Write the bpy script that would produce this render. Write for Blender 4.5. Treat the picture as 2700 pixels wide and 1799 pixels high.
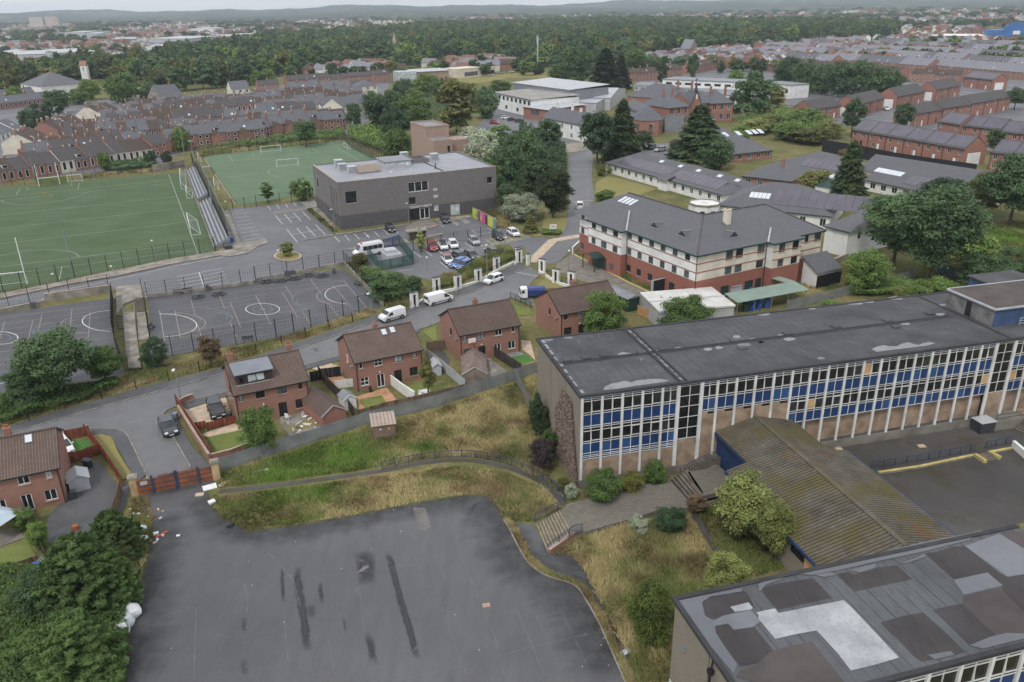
import bpy,bmesh,math,random
import numpy as np
from mathutils import Vector,Matrix
from math import radians,sin,cos,pi,hypot,atan2
# scene, camera, light
for o in list(bpy.data.objects):
 bpy.data.objects.remove(o)
scene=bpy.context.scene
COL=scene.collection
random.seed(7)
RNG=np.random.default_rng(11)
CAM_H,PITCH,ROLL,FPX=50.0,radians(22.6),radians(1.0),2130.0
cam_data=bpy.data.cameras.new('camera')
cam=bpy.data.objects.new('camera',cam_data)
COL.objects.link(cam)
cam_data.sensor_width=36.0
cam_data.lens=36.0*FPX/2700.0
cam_data.clip_start,cam_data.clip_end=1.0,30000.0
cam.matrix_world=(Matrix.Translation((0,0,CAM_H))@Matrix.Rotation(radians(90)-PITCH,4,'X')
@Matrix.Rotation(-ROLL,4,'Z'))
scene.camera=cam
SUN_EL,SUN_AZ=radians(52),radians(205)
world=bpy.data.worlds.new('World')
scene.world=world
world.use_nodes=True
wn,wl=world.node_tree.nodes,world.node_tree.links
wn.clear()
w_out=wn.new('ShaderNodeOutputWorld');w_bg=wn.new('ShaderNodeBackground')
w_sky=wn.new('ShaderNodeTexSky');w_sky.sky_type='NISHITA';w_sky.sun_disc=False
w_sky.sun_elevation=SUN_EL;w_sky.sun_rotation=SUN_AZ
w_co=wn.new('ShaderNodeTexCoord');w_map=wn.new('ShaderNodeMapping');w_map.inputs['Scale'].default_value=(1.5,1.5,9.0)
w_noise=wn.new('ShaderNodeTexNoise');w_noise.inputs['Scale'].default_value=2.2;w_noise.inputs['Detail'].default_value=6
w_ramp=wn.new('ShaderNodeValToRGB')
w_ramp.color_ramp.elements[0].position=.32;w_ramp.color_ramp.elements[0].color=(8.6,9.0,9.5,1)
w_ramp.color_ramp.elements[1].position=.68;w_ramp.color_ramp.elements[1].color=(11.6,11.8,12.1,1)
w_mix=wn.new('ShaderNodeMixRGB');w_mix.inputs['Fac'].default_value=.86
wl.new(w_co.outputs['Generated'],w_map.inputs['Vector']);wl.new(w_map.outputs['Vector'],w_noise.inputs['Vector'])
wl.new(w_noise.outputs['Fac'],w_ramp.inputs['Fac'])
wl.new(w_sky.outputs['Color'],w_mix.inputs['Color1']);wl.new(w_ramp.outputs['Color'],w_mix.inputs['Color2'])
wl.new(w_mix.outputs['Color'],w_bg.inputs['Color']);w_bg.inputs['Strength'].default_value=.09
wl.new(w_bg.outputs['Background'],w_out.inputs['Surface'])
sun_d=bpy.data.lights.new('sun','SUN');sun_d.energy=1.5;sun_d.angle=radians(10);sun_d.color=(1.0,.965,.91)
sun=bpy.data.objects.new('sun',sun_d);COL.objects.link(sun)
sdir=Vector((sin(SUN_AZ)*cos(SUN_EL),cos(SUN_AZ)*cos(SUN_EL),sin(SUN_EL)))
sun.rotation_euler=(-sdir).to_track_quat('-Z','Y').to_euler();sun.location=sdir*300
vs=scene.view_settings
vs.view_transform='Standard';vs.look='None';vs.gamma=1.0;vs.use_curve_mapping=False;vs.exposure=.25
# survey: image bearing -> point on the site plane
_fw=Vector((0,cos(PITCH),-sin(PITCH)));_r0=Vector((1,0,0));_u0=_r0.cross(_fw)
_rt=_r0*cos(ROLL)-_u0*sin(ROLL);_up=_u0*cos(ROLL)+_r0*sin(ROLL)
DS=2700.0/2353.0
def N(px,py,z=0.0):
 d=_fw+_rt*((px-1350.0)/FPX)-_up*((py-899.5)/FPX)
 t=(z-CAM_H)/d.z
 return Vector((d.x*t,d.y*t,z))
def g(x,y,z=0.0):
 return N(x*DS,y*DS,z)
RX,RY=(0,680,1340,2000),(0,440,880,1339)
def Z(c,r,x,y,z=0.0):
 return N(RX[c]+x/3.3629,RY[r]+y/3.3629,z)
def hgt(base,py):
 b=base;lo,hi=0.0,49.0
 d0=hypot(b.x,b.y)
 v=_fw*1.0
 for _ in range(40):
  m=(lo+hi)/2
  p=Vector((b.x,b.y,m-CAM_H));y=899.5-FPX*p.dot(_up)/p.dot(_fw)
  if y>py*DS:lo=m
  else:hi=m
 return lo
 # materials
def S(r,gg,b):
 f=lambda c:(c/255/12.92)if c<=10 else((c/255+.055)/1.055)**2.4
 return(f(r),f(gg),f(b))
_M={}
def mix(nt,fac,a,b,mode='MIX'):
 n=nt.nodes.new('ShaderNodeMixRGB');n.blend_type=mode
 for k,v in(('Fac',fac),('Color1',a),('Color2',b)):
  if hasattr(v,'is_output'):nt.links.new(v,n.inputs[k])
  elif isinstance(v,(int,float)):n.inputs[k].default_value=v if k=='Fac' else(v,v,v,1)
  else:n.inputs[k].default_value=tuple(v[:3])+(1,)
 return n.outputs['Color']
def ramp(nt,src,p0,p1,c0=(0,0,0),c1=(1,1,1)):
 n=nt.nodes.new('ShaderNodeValToRGB');e=n.color_ramp.elements
 e[0].position,e[1].position=p0,p1;e[0].color=tuple(c0)+(1,);e[1].color=tuple(c1)+(1,)
 nt.links.new(src,n.inputs['Fac']);return n.outputs['Color']
def noise(nt,vec,scale,detail=4,rough=.55,stretch=None):
 if stretch:
  mp=nt.nodes.new('ShaderNodeMapping');mp.inputs['Scale'].default_value=stretch
  if len(stretch)==3:pass
  nt.links.new(vec,mp.inputs['Vector']);vec=mp.outputs['Vector']
 n=nt.nodes.new('ShaderNodeTexNoise');n.inputs['Scale'].default_value=scale
 n.inputs['Detail'].default_value=detail;n.inputs['Roughness'].default_value=rough
 nt.links.new(vec,n.inputs['Vector']);return n.outputs['Fac']
def new_mat(name):
 m=bpy.data.materials.new(name);m.use_nodes=True
 nt=m.node_tree;b=nt.nodes['Principled BSDF']
 geo=nt.nodes.new('ShaderNodeNewGeometry');uv=nt.nodes.new('ShaderNodeUVMap');uv.uv_map='uv'
 return m,nt,b,geo.outputs['Position'],uv.outputs['UV']
def bump(nt,b,h,strength=.4,dist=.02):
 n=nt.nodes.new('ShaderNodeBump');n.inputs['Strength'].default_value=strength;n.inputs['Distance'].default_value=dist
 nt.links.new(h,n.inputs['Height']);nt.links.new(n.outputs['Normal'],b.inputs['Normal'])
def M(name,col,rough=.7,var=.18,scale=.6,fine=8.0,metal=0.0,spec=.4,col2=None,bmp=0.0,grime=0.0,streak=None):
 if name in _M:return _M[name]
 m,nt,b,pos,uv=new_mat(name)
 c2=col2 if col2 else tuple(x*(1-var*2.2)for x in col)
 hi=tuple(min(1,x*(1+var))for x in col)
 f1=ramp(nt,noise(nt,pos,scale,5),.35,.7)
 c=mix(nt,f1,hi,c2)
 f2=ramp(nt,noise(nt,pos,fine,3),.3,.75)
 c=mix(nt,f2,c,mix(nt,.5*var/.18*.5,c,tuple(x*.6 for x in col)))
 if streak:
  f3=ramp(nt,noise(nt,pos,1.0,4,.6,streak),.5,.72)
  c=mix(nt,mix(nt,.55,0.0,f3),c,tuple(x*.55 for x in col))
 if grime:
  f4=ramp(nt,noise(nt,pos,.35,6,.65),.48,.75)
  c=mix(nt,mix(nt,grime,0.0,f4),c,S(58,56,48))
 nt.links.new(c,b.inputs['Base Color']);b.inputs['Roughness'].default_value=rough
 b.inputs['Metallic'].default_value=metal;b.inputs['Specular IOR Level'].default_value=spec
 if bmp:bump(nt,b,noise(nt,pos,fine*2,3),bmp,.03)
 _M[name]=m;return m
def Mbrick(name,c1,c2,mortar,w=.225,h=.075,rough=.85,grime=.25):
 if name in _M:return _M[name]
 m,nt,b,pos,uv=new_mat(name)
 t=nt.nodes.new('ShaderNodeTexBrick');t.inputs['Scale'].default_value=1.0
 t.inputs['Brick Width'].default_value=w;t.inputs['Row Height'].default_value=h;t.inputs['Mortar Size'].default_value=.008
 for k,v in(('Color1',c1),('Color2',c2),('Mortar',mortar)):t.inputs[k].default_value=tuple(v)+(1,)
 nt.links.new(uv,t.inputs['Vector'])
 f=ramp(nt,noise(nt,pos,.5,5),.4,.72)
 c=mix(nt,mix(nt,grime,0.0,f),t.outputs['Color'],tuple(x*.5 for x in c1))
 f2=ramp(nt,noise(nt,pos,2.5,3),.3,.8)
 c=mix(nt,mix(nt,.3,0.0,f2),c,c2)
 nt.links.new(c,b.inputs['Base Color']);b.inputs['Roughness'].default_value=rough
 _M[name]=m;return m
def Mslate(name,c1,c2,gap,w=.3,h=.22,rough=.62,moss=None,mossf=0.0,mosst=(.5,.7)):
 if name in _M:return _M[name]
 m,nt,b,pos,uv=new_mat(name)
 t=nt.nodes.new('ShaderNodeTexBrick');t.inputs['Scale'].default_value=1.0
 t.inputs['Brick Width'].default_value=w;t.inputs['Row Height'].default_value=h;t.inputs['Mortar Size'].default_value=.022
 t.inputs['Mortar Smooth'].default_value=.3
 for k,v in(('Color1',c1),('Color2',c2),('Mortar',gap)):t.inputs[k].default_value=tuple(v)+(1,)
 nt.links.new(uv,t.inputs['Vector'])
 oi=nt.nodes.new('ShaderNodeObjectInfo')
 f=ramp(nt,noise(nt,pos,.35,6,.6),.36,.7)
 c=mix(nt,mix(nt,.5,0.0,f),t.outputs['Color'],tuple(x*.6 for x in c1))
 f3=ramp(nt,noise(nt,pos,4.0,4,.7),.55,.75)
 c=mix(nt,mix(nt,.4,0.0,f3),c,tuple(min(1,x*1.5)for x in c2))
 if moss:
  fm=ramp(nt,noise(nt,pos,.7,7,.7),*mosst)
  c=mix(nt,mix(nt,mossf,0.0,fm),c,moss)
 nt.links.new(c,b.inputs['Base Color']);b.inputs['Roughness'].default_value=rough
 bump(nt,b,t.outputs['Fac'],-.5,.02)
 _M[name]=m;return m
def Mglass(name,col=(.012,.014,.016),rough=.06,spec=.5):
 if name in _M:return _M[name]
 m,nt,b,pos,uv=new_mat(name)
 f=ramp(nt,noise(nt,pos,.9,3),.35,.7)
 nt.links.new(mix(nt,f,col,tuple(x*2.2+.004 for x in col)),b.inputs['Base Color'])
 b.inputs['Roughness'].default_value=rough;b.inputs['Specular IOR Level'].default_value=spec
 _M[name]=m;return m
def Mleaf(name,c1,c2,c3,scale=.9,trans=.25):
 if name in _M:return _M[name]
 m,nt,b,pos,uv=new_mat(name)
 oi=nt.nodes.new('ShaderNodeObjectInfo')
 f=ramp(nt,noise(nt,pos,scale,4,.6),.34,.68)
 c=mix(nt,f,c1,c2)
 c=mix(nt,mix(nt,oi.outputs['Random'],0.0,.55),c,c3)
 at=nt.nodes.new('ShaderNodeAttribute');at.attribute_name='tint'
 c=mix(nt,1.0,c,at.outputs['Color'],'MULTIPLY')
 c=mix(nt,1.0,c,ramp(nt,oi.outputs['Random'],0,1,(.72,)*3,(1.2,)*3),'MULTIPLY')
 nt.links.new(c,b.inputs['Base Color']);b.inputs['Roughness'].default_value=.75;b.inputs['Specular IOR Level'].default_value=.25
 out=nt.nodes['Material Output']
 tr=nt.nodes.new('ShaderNodeBsdfTranslucent');nt.links.new(c,tr.inputs['Color'])
 mx=nt.nodes.new('ShaderNodeMixShader');mx.inputs['Fac'].default_value=trans
 nt.links.new(b.outputs['BSDF'],mx.inputs[1]);nt.links.new(tr.outputs['BSDF'],mx.inputs[2]);nt.links.new(mx.outputs['Shader'],out.inputs['Surface'])
 _M[name]=m;return m
 # mesh kit
class MB:
 def __init__(s):s.v,s.f=[],[]
 def quad(s,*p):
  n=len(s.v);s.v+=[tuple(q)for q in p];s.f.append(tuple(range(n,n+len(p))));return s
 def box(s,x0,y0,z0,x1,y1,z1,bottom=True):
  n=len(s.v)
  s.v+=[(x0,y0,z0),(x1,y0,z0),(x1,y1,z0),(x0,y1,z0),(x0,y0,z1),(x1,y0,z1),(x1,y1,z1),(x0,y1,z1)]
  fs=[(4,5,6,7),(0,1,5,4),(1,2,6,5),(2,3,7,6),(3,0,4,7)]
  if bottom:fs.append((3,2,1,0))
  s.f+=[tuple(n+i for i in q)for q in fs];return s
 def bar(s,a,b,w,h=None,up=(0,0,1)):
  a,b=Vector(a),Vector(b);h=h or w;d=(b-a)
  if d.length<1e-6:return s
  d.normalize();upv=Vector(up)
  if abs(d.dot(upv))>.98:upv=Vector((0,1,0))
  sx=d.cross(upv).normalized()*(w/2);sz=sx.cross(d).normalized()*(h/2)
  n=len(s.v)
  for p in(a,b):s.v+=[tuple(p-sx-sz),tuple(p+sx-sz),tuple(p+sx+sz),tuple(p-sx+sz)]
  s.f+=[(n,n+1,n+5,n+4),(n+1,n+2,n+6,n+5),(n+2,n+3,n+7,n+6),(n+3,n,n+4,n+7),(n+3,n+2,n+1,n),(n+4,n+5,n+6,n+7)]
  return s
 def tube(s,a,b,r0,r1=None,k=6):
  a,b=Vector(a),Vector(b);r1=r0 if r1 is None else r1;d=(b-a).normalized()
  u=d.orthogonal().normalized();w=d.cross(u);n=len(s.v)
  for p,r in((a,r0),(b,r1)):
   for i in range(k):
    t=2*pi*i/k;s.v.append(tuple(p+u*(r*cos(t))+w*(r*sin(t))))
  for i in range(k):j=(i+1)%k;s.f.append((n+i,n+j,n+k+j,n+k+i))
  s.f.append(tuple(range(n+k-1,n-1,-1)));s.f.append(tuple(range(n+k,n+2*k)));return s
 def prism(s,poly,z0,z1):
  k=len(poly);n=len(s.v)
  s.v+=[(p[0],p[1],z0)for p in poly]+[(p[0],p[1],z1)for p in poly]
  s.f.append(tuple(n+k+i for i in range(k)))
  s.f.append(tuple(n+k-1-i for i in range(k)))
  for i in range(k):j=(i+1)%k;s.f.append((n+i,n+j,n+k+j,n+k+i))
  return s
 def sideprism(s,prof,x0,x1):
  k=len(prof);n=len(s.v)
  s.v+=[(x0,p[0],p[1])for p in prof]+[(x1,p[0],p[1])for p in prof]
  s.f.append(tuple(n+k-1-i for i in range(k)));s.f.append(tuple(n+k+i for i in range(k)))
  for i in range(k):j=(i+1)%k;s.f.append((n+i,n+j,n+k+j,n+k+i))
  return s
 def lathe(s,prof,k=12,c=(0,0,0)):
  n=len(s.v)
  for r,z in prof:
   for i in range(k):t=2*pi*i/k;s.v.append((c[0]+r*cos(t),c[1]+r*sin(t),c[2]+z))
  for a in range(len(prof)-1):
   for i in range(k):j=(i+1)%k;s.f.append((n+a*k+i,n+a*k+j,n+(a+1)*k+j,n+(a+1)*k+i))
  s.f.append(tuple(n+(len(prof)-1)*k+i for i in range(k)));return s
 def mesh(s,name='m'):
  me=bpy.data.meshes.new(name);me.from_pydata(s.v,[],s.f);add_uv(me);return me
def add_uv(me):
 uvl=me.uv_layers.new(name='uv')
 vs_=me.vertices;out=np.zeros((len(me.loops),2),np.float32)
 for p in me.polygons:
  n=p.normal
  if abs(n.z)>.995:u,v=Vector((1,0,0)),Vector((0,1,0))
  else:
   u=Vector((-n.y,n.x,0)).normalized();v=n.cross(u)
  for li in p.loop_indices:
   c=vs_[me.loops[li].vertex_index].co;out[li]=(c.dot(u),c.dot(v))
 uvl.data.foreach_set('uv',out.ravel())
def fix_normals(me):
 bm=bmesh.new();bm.from_mesh(me);bmesh.ops.recalc_face_normals(bm,faces=bm.faces[:]);bm.to_mesh(me);bm.free()
def thing(name,label,cat,loc=(0,0,0),rz=0.0,group=None):
 o=bpy.data.objects.new(name,None);COL.objects.link(o);o.location=loc;o.rotation_euler=(0,0,rz)
 o.empty_display_size=.5
 o['label']=label;o['category']=cat
 if group:o['group']=group
 return o
def part(name,src,mat,parent=None,loc=None,rz=None,label=None,kind=None,smooth=False):
 if isinstance(src,MB):src=src.mesh(name)
 if mat is not None and not src.materials:src.materials.append(mat)
 o=bpy.data.objects.new(name,src);COL.objects.link(o)
 if parent is not None:o.parent=parent
 if loc is not None:o.location=loc
 if rz is not None:o.rotation_euler=(0,0,rz)
 if label:o['label']=label
 if kind:o['kind']=kind
 if smooth:
  src.polygons.foreach_set('use_smooth',[True]*len(src.polygons))
 return o
def solo(name,src,mat,label,cat,loc=(0,0,0),rz=0.0,group=None,smooth=False):
 o=part(name,src,mat,None,loc,rz,label,None,smooth);o['category']=cat
 if group:o['group']=group
 return o
def struct(name,src,mat,kind='structure'):
 o=part(name,src,mat);o['kind']=kind;return o
def copy_tree(o,parent=None):
 c=o.copy();COL.objects.link(c);c.parent=parent
 for ch in list(o.children):copy_tree(ch,c)
 return c
def sheet(name,pts,z,mat,parent=None,kind='structure',th=0.0):
 mb=MB();ps=[(p.x,p.y)for p in pts]
 a=sum(ps[i][0]*ps[(i+1)%len(ps)][1]-ps[(i+1)%len(ps)][0]*ps[i][1]for i in range(len(ps)))
 if a<0:ps.reverse()
 if th:mb.prism(ps,z-th,z)
 else:mb.quad(*[(x,y,z)for x,y in ps])
 if parent is None:return struct(name,mb,mat,kind)
 return part(name,mb,mat,parent)
def ribbon(mb,pts,w,z0,z1,off=0.0):
 pts=[Vector((p[0],p[1],0))for p in pts];k=len(pts);L,R=[],[]
 for i,p in enumerate(pts):
  d=(pts[min(i+1,k-1)]-pts[max(i-1,0)]).normalized();nrm=Vector((-d.y,d.x,0))
  L.append(p+nrm*(off+w/2));R.append(p+nrm*(off-w/2))
 for i in range(k-1):
  a,b,c,d=R[i],R[i+1],L[i+1],L[i];n=len(mb.v)
  zz0=z0 if not isinstance(z0,(list,tuple))else z0[i];zz1=z1
  mb.v+=[(q.x,q.y,zz0)for q in(a,b,c,d)]+[(q.x,q.y,zz1)for q in(a,b,c,d)]
  mb.f+=[(n+4,n+5,n+6,n+7),(n,n+1,n+5,n+4),(n+2,n+3,n+7,n+6)]
  if i==0:mb.f.append((n+3,n,n+4,n+7))
  if i==k-2:mb.f.append((n+1,n+2,n+6,n+5))
 return mb
def walk(pts,step):
 pts=[Vector((p[0],p[1],0))for p in pts];out=[];carry=0.0
 for a,b in zip(pts,pts[1:]):
  L=(b-a).length
  if L<1e-6:continue
  d=(b-a)/L;t=carry
  while t<L:out.append((a+d*t,atan2(d.y,d.x)));t+=step
  carry=t-L
 return out
def smooth_line(pts,k=6):
 pts=[Vector((p[0],p[1],0))for p in pts];out=[]
 for i in range(len(pts)-1):
  p0,p1,p2,p3=pts[max(i-1,0)],pts[i],pts[i+1],pts[min(i+2,len(pts)-1)]
  for j in range(k):
   t=j/k;out.append(.5*((2*p1)+(p2-p0)*t+(2*p0-5*p1+4*p2-p3)*t*t+(3*p1-p0-3*p2+p3)*t**3))
 out.append(pts[-1]);return out
def wall_open(mb,x0,x1,z0,z1,y,opens,depth=.14,flip=1):
 xs=sorted({x0,x1,*[o[0]for o in opens],*[o[2]for o in opens]});zs=sorted({z0,z1,*[o[1]for o in opens],*[o[3]for o in opens]})
 for i in range(len(xs)-1):
  for j in range(len(zs)-1):
   cx,cz=(xs[i]+xs[i+1])/2,(zs[j]+zs[j+1])/2
   if any(o[0]<cx<o[2]and o[1]<cz<o[3]for o in opens):continue
   mb.quad((xs[i],y,zs[j]),(xs[i+1],y,zs[j]),(xs[i+1],y,zs[j+1]),(xs[i],y,zs[j+1]))
 for a,b,c,d in opens:
  e=y+depth
  mb.quad((a,y,b),(a,y,d),(a,e,d),(a,e,b));mb.quad((c,y,b),(c,e,b),(c,e,d),(c,y,d))
  mb.quad((a,y,d),(c,y,d),(c,e,d),(a,e,d));mb.quad((a,y,b),(a,e,b),(c,e,b),(c,y,b))
 return mb
def rotmb(mb,ang,off=(0,0,0)):
 c,s=cos(ang),sin(ang)
 mb.v=[(x*c-y*s+off[0],x*s+y*c+off[1],z+off[2])for x,y,z in mb.v];return mb
 # ground, roads, yards, courts, pitches
def L(c,r,*xy,z=0.0):return[Z(c,r,x,y,z)for x,y in xy]
def D(*xy,z=0.0):return[g(x,y,z)for x,y in xy]
def Masphalt(name,base,lightness=1.35,dark=.62,patch=.05,fine=6.0,stretch=None,moss=0.0,rough=(.8,.45)):
 m,nt,b,pos,uv=new_mat(name)
 f=ramp(nt,noise(nt,pos,patch,6,.62),.36,.66)
 c=mix(nt,f,tuple(x*lightness for x in base),tuple(x*dark for x in base))
 f1=ramp(nt,noise(nt,pos,.5,6,.65,stretch),.42,.72)
 c=mix(nt,mix(nt,.45,0.0,f1),c,tuple(x*.6 for x in base))
 f2=ramp(nt,noise(nt,pos,fine,3,.7),.55,.8)
 c=mix(nt,mix(nt,.35,0.0,f2),c,tuple(min(1,x*1.9)for x in base))
 f4=ramp(nt,noise(nt,pos,.9,8,.75,(1,.25,1)),.62,.68)
 c=mix(nt,mix(nt,.25,0.0,f4),c,tuple(min(1,x*1.8)for x in base))
 if moss:
  f3=ramp(nt,noise(nt,pos,.16,7,.7),.5,.68)
  c=mix(nt,mix(nt,moss,0.0,f3),c,S(64,58,34))
 nt.links.new(c,b.inputs['Base Color'])
 nt.links.new(ramp(nt,noise(nt,pos,patch*2,4),.35,.65,(rough[0],)*3,(rough[1],)*3),b.inputs['Roughness'])
 b.inputs['Specular IOR Level'].default_value=.3
 bump(nt,b,noise(nt,pos,14.0,2),.25,.02)
 _M[name]=m;return m
def Mground(name):
 m,nt,b,pos,uv=new_mat(name)
 c=mix(nt,ramp(nt,noise(nt,pos,.12,6,.6),.38,.66),S(98,100,62),S(130,120,84))
 c=mix(nt,mix(nt,.7,0.0,ramp(nt,noise(nt,pos,.9,5,.7),.42,.7)),c,S(74,80,48))
 far=mix(nt,ramp(nt,noise(nt,pos,.004,3,.5),.45,.55),S(74,88,58),S(120,128,84))
 cd=nt.nodes.new('ShaderNodeSeparateXYZ');nt.links.new(pos,cd.inputs['Vector'])
 mr=nt.nodes.new('ShaderNodeMapRange');mr.inputs['From Min'].default_value=500;mr.inputs['From Max'].default_value=1100
 nt.links.new(cd.outputs['Y'],mr.inputs['Value'])
 c=mix(nt,mr.outputs['Result'],c,far)
 nt.links.new(c,b.inputs['Base Color']);b.inputs['Roughness'].default_value=.9;b.inputs['Specular IOR Level'].default_value=.1
 bump(nt,b,noise(nt,pos,3.0,4),.5,.15)
 return m
def Mturf(name,c1,c2,band=None):
 m,nt,b,pos,uv=new_mat(name)
 c=mix(nt,ramp(nt,noise(nt,pos,.1,6,.65),.35,.68),c1,c2)
 c=mix(nt,mix(nt,.5,0.0,ramp(nt,noise(nt,pos,.35,4,.6,(.25,2.4,1)),.45,.7)),c,tuple(x*.72 for x in c1))
 c=mix(nt,mix(nt,.35,0.0,ramp(nt,noise(nt,pos,5.0,3,.7),.45,.75)),c,tuple(x*1.4 for x in c2))
 nt.links.new(c,b.inputs['Base Color']);b.inputs['Roughness'].default_value=.9;b.inputs['Specular IOR Level'].default_value=.12
 bump(nt,b,noise(nt,pos,9.0,3),.5,.05)
 _M[name]=m;return m
m_yard=Masphalt('worn_tarmac',S(94,94,96),1.15,.72,.045,7.0,(1.6,.35,1))
m_road=Masphalt('road_tarmac',S(110,110,112),1.12,.84,.06)
m_pave=Masphalt('footway_tarmac',S(88,88,90),1.15,.75,.2)
m_mossyard=Masphalt('mossy_tarmac',S(80,77,75),1.25,.6,.06,6.0,None,.75)
m_court=Masphalt('court_tarmac',S(86,86,90),1.08,.82,.05)
m_park=Masphalt('car_park_tarmac',S(106,106,110),1.1,.85,.05)
m_lawn=Mturf('mown_lawn',S(98,112,60),S(120,124,72))
m_fakelawn=Mturf('artificial_lawn',S(72,112,58),S(86,126,66))
m_turf=Mturf('pitch_turf',S(74,92,64),S(88,104,77))
m_turf2=Mturf('pitch_turf_pale',S(92,112,88),S(104,122,98))
m_dry=Mturf('dry_grass',S(142,132,88),S(120,118,72))
m_conc=M('old_concrete',S(146,140,130),.85,.22,.5,5,grime=.5,bmp=.3)
m_kerb=M('kerb_concrete',S(140,137,130),.85,.2,1.0,6,grime=.35)
m_block=M('block_paving',S(128,122,114),.85,.16,.8,9)
m_tan=M('tan_paving',S(190,170,148),.8,.12,.8,7)
m_terracotta=M('terracotta_paving',S(186,142,110),.8,.14,.8,7)
m_line=M('white_line_paint',S(215,215,210),.6,.12,2.0,8)
m_faint=M('faded_line_paint',S(160,157,153),.6,.18,2.0,8)
m_yellow_line=M('yellow_line_paint',S(206,186,120),.6,.12,2.0,8)
m_orange_line=M('tan_line_paint',S(164,144,130),.6,.12,2.0,8)
m_blue_line=M('blue_line_paint',S(126,140,150),.6,.12,2.0,8)
gm=MB();gm.quad((-7000,-150,0),(7000,-150,0),(7000,9000,0),(-7000,9000,0))
struct('ground',gm,Mground('rough_ground'))
# foreground yard and the tarmac strip right of its weedy kerb
yard_pts=D((285,1640),(300,1450),(332,1330),(350,1230),(345,1180),(322,1140),(492,1104),(478,1130),(486,1166),(512,1195),(572,1224),(690,1208),(850,1180),(975,1155),
(1080,1138),(1118,1141),(1140,1165),(1157,1197),(1172,1200),(1228,1208),(1262,1271),(1312,1276),(1342,1312),(1382,1392),(1402,1432),(1442,1505),(1478,1640))
yard=sheet('yard',yard_pts,.03,m_yard)
m_patch=M('tarmac_repair',S(112,108,106),.8,.14,.5,6)
def blotch(name,pts,z,mat,parent,jit=.12,sub=3):
 out=[];n=len(pts)
 for i in range(n):
  a,b=pts[i],pts[(i+1)%n]
  for k in range(sub):
   p=a.lerp(b,k/sub);out.append(p+Vector((random.uniform(-jit,jit),random.uniform(-jit,jit),0)))
 return sheet(name,out,z,mat,parent)
def Msoft(name,col,rough=.55,lo=.3,hi=.62,sc=.7):
 m,nt,b,pos,uv=new_mat(name);at=nt.nodes.new('ShaderNodeAttribute');at.attribute_name='tint'
 f=mix(nt,1.0,at.outputs['Color'],ramp(nt,noise(nt,pos,sc,7,.7),lo,hi,(.15,)*3),'MULTIPLY');nt.links.new(f,b.inputs['Alpha'])
 b.inputs['Base Color'].default_value=tuple(col)+(1,);b.inputs['Roughness'].default_value=rough;b.inputs['Specular IOR Level'].default_value=.3;return m
def soft_strip(name,pts,w0,w1,z,mat,parent,a0=.9):
 pl=[p for p,_ in walk(pts,.7)];V,T=[],[]
 for i,p in enumerate(pl):
  d=(pl[min(i+1,len(pl)-1)]-pl[max(i-1,0)]).normalized();n=Vector((-d.y,d.x,0));e=min(1,i/3,(len(pl)-1-i)/3)
  for s,a in((-w0,0),(-w0*.4,a0*.8),(0,a0),(w1*.45,a0*.75),(w1,0)):q=p+n*s*random.uniform(.8,1.2);V.append((q.x,q.y,z));T.append((a*e,)*3)
 F=[(i*5+j,i*5+j+1,i*5+j+6,i*5+j+5)for i in range(len(pl)-1)for j in range(4)]
 me=bpy.data.meshes.new(name);me.from_pydata(V,[],F);at=me.attributes.new('tint','FLOAT_COLOR','POINT');at.data.foreach_set('color',np.concatenate([np.array(T,np.float32),np.ones((len(V),1),np.float32)],1).ravel());return part(name,me,mat,parent)
m_damp=Msoft('damp_dirt',S(54,54,55),.6,.3,.75,.5);m_streak=Msoft('damp_streak',S(58,58,61),.4,.36,.46,1.1)
for pts,w0,w1 in((D((330,1140),(470,1110)),1,5),(D((478,1130),(486,1166),(512,1195),(572,1224),(690,1208),(850,1180),(975,1155),(1080,1138),(1118,1141)),3.2,.4),(D((1080,1138),(1118,1141),(1140,1165),(1157,1197),(1200,1275),(1300,1340),(1350,1390),(1400,1490),(1440,1580)),4.5,2.0),(D((350,1180),(350,1230),(332,1330),(300,1450),(285,1600)),.5,3.8),(D((1240,1240),(1330,1300),(1400,1440),(1460,1560)),1.5,1.0)):
 soft_strip('damp_margin',pts,w0,w1,.034,m_damp,yard,.75)
for c,pts,w in((1,[(360,520),(350,640),(390,860),(420,1080),(440,1290)],.45),(1,[(470,850),(480,1000)],.5),(1,[(1150,380),(1200,560),(1270,830),(1350,1100),(1420,1380)],.4),(1,[(970,1100),(1000,1230),(1045,1450)],.4),(1,[(215,520),(225,880)],.2),(1,[(548,650),(580,900)],.28),(1,[(900,380),(960,480),(960,700)],1.1),(0,[(2165,970),(2165,1140)],.35),(0,[(2165,1340),(2170,1547)],.35),(1,[(760,970),(785,1160)],.18),(1,[(1460,1150),(1520,1140)],.5)):
 soft_strip('damp_stain',L(c,3,*pts),w*.95,w*.95,.037,m_streak,yard,1.0)
blotch('light_scuff',L(1,3,(875,585),(935,525),(980,512),(985,530),(930,565)),.041,m_patch,yard,.03)
sheet('tarmac_patch',L(1,3,(1375,0),(1480,0),(1535,175),(1480,205),(1430,195)),.036,m_patch,yard)
m_seam=M('tarmac_seam',S(112,112,114),.8,.15,1,6)
m_crack=M('tarmac_crack',S(48,48,50),.9,.15,1,6)
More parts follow.
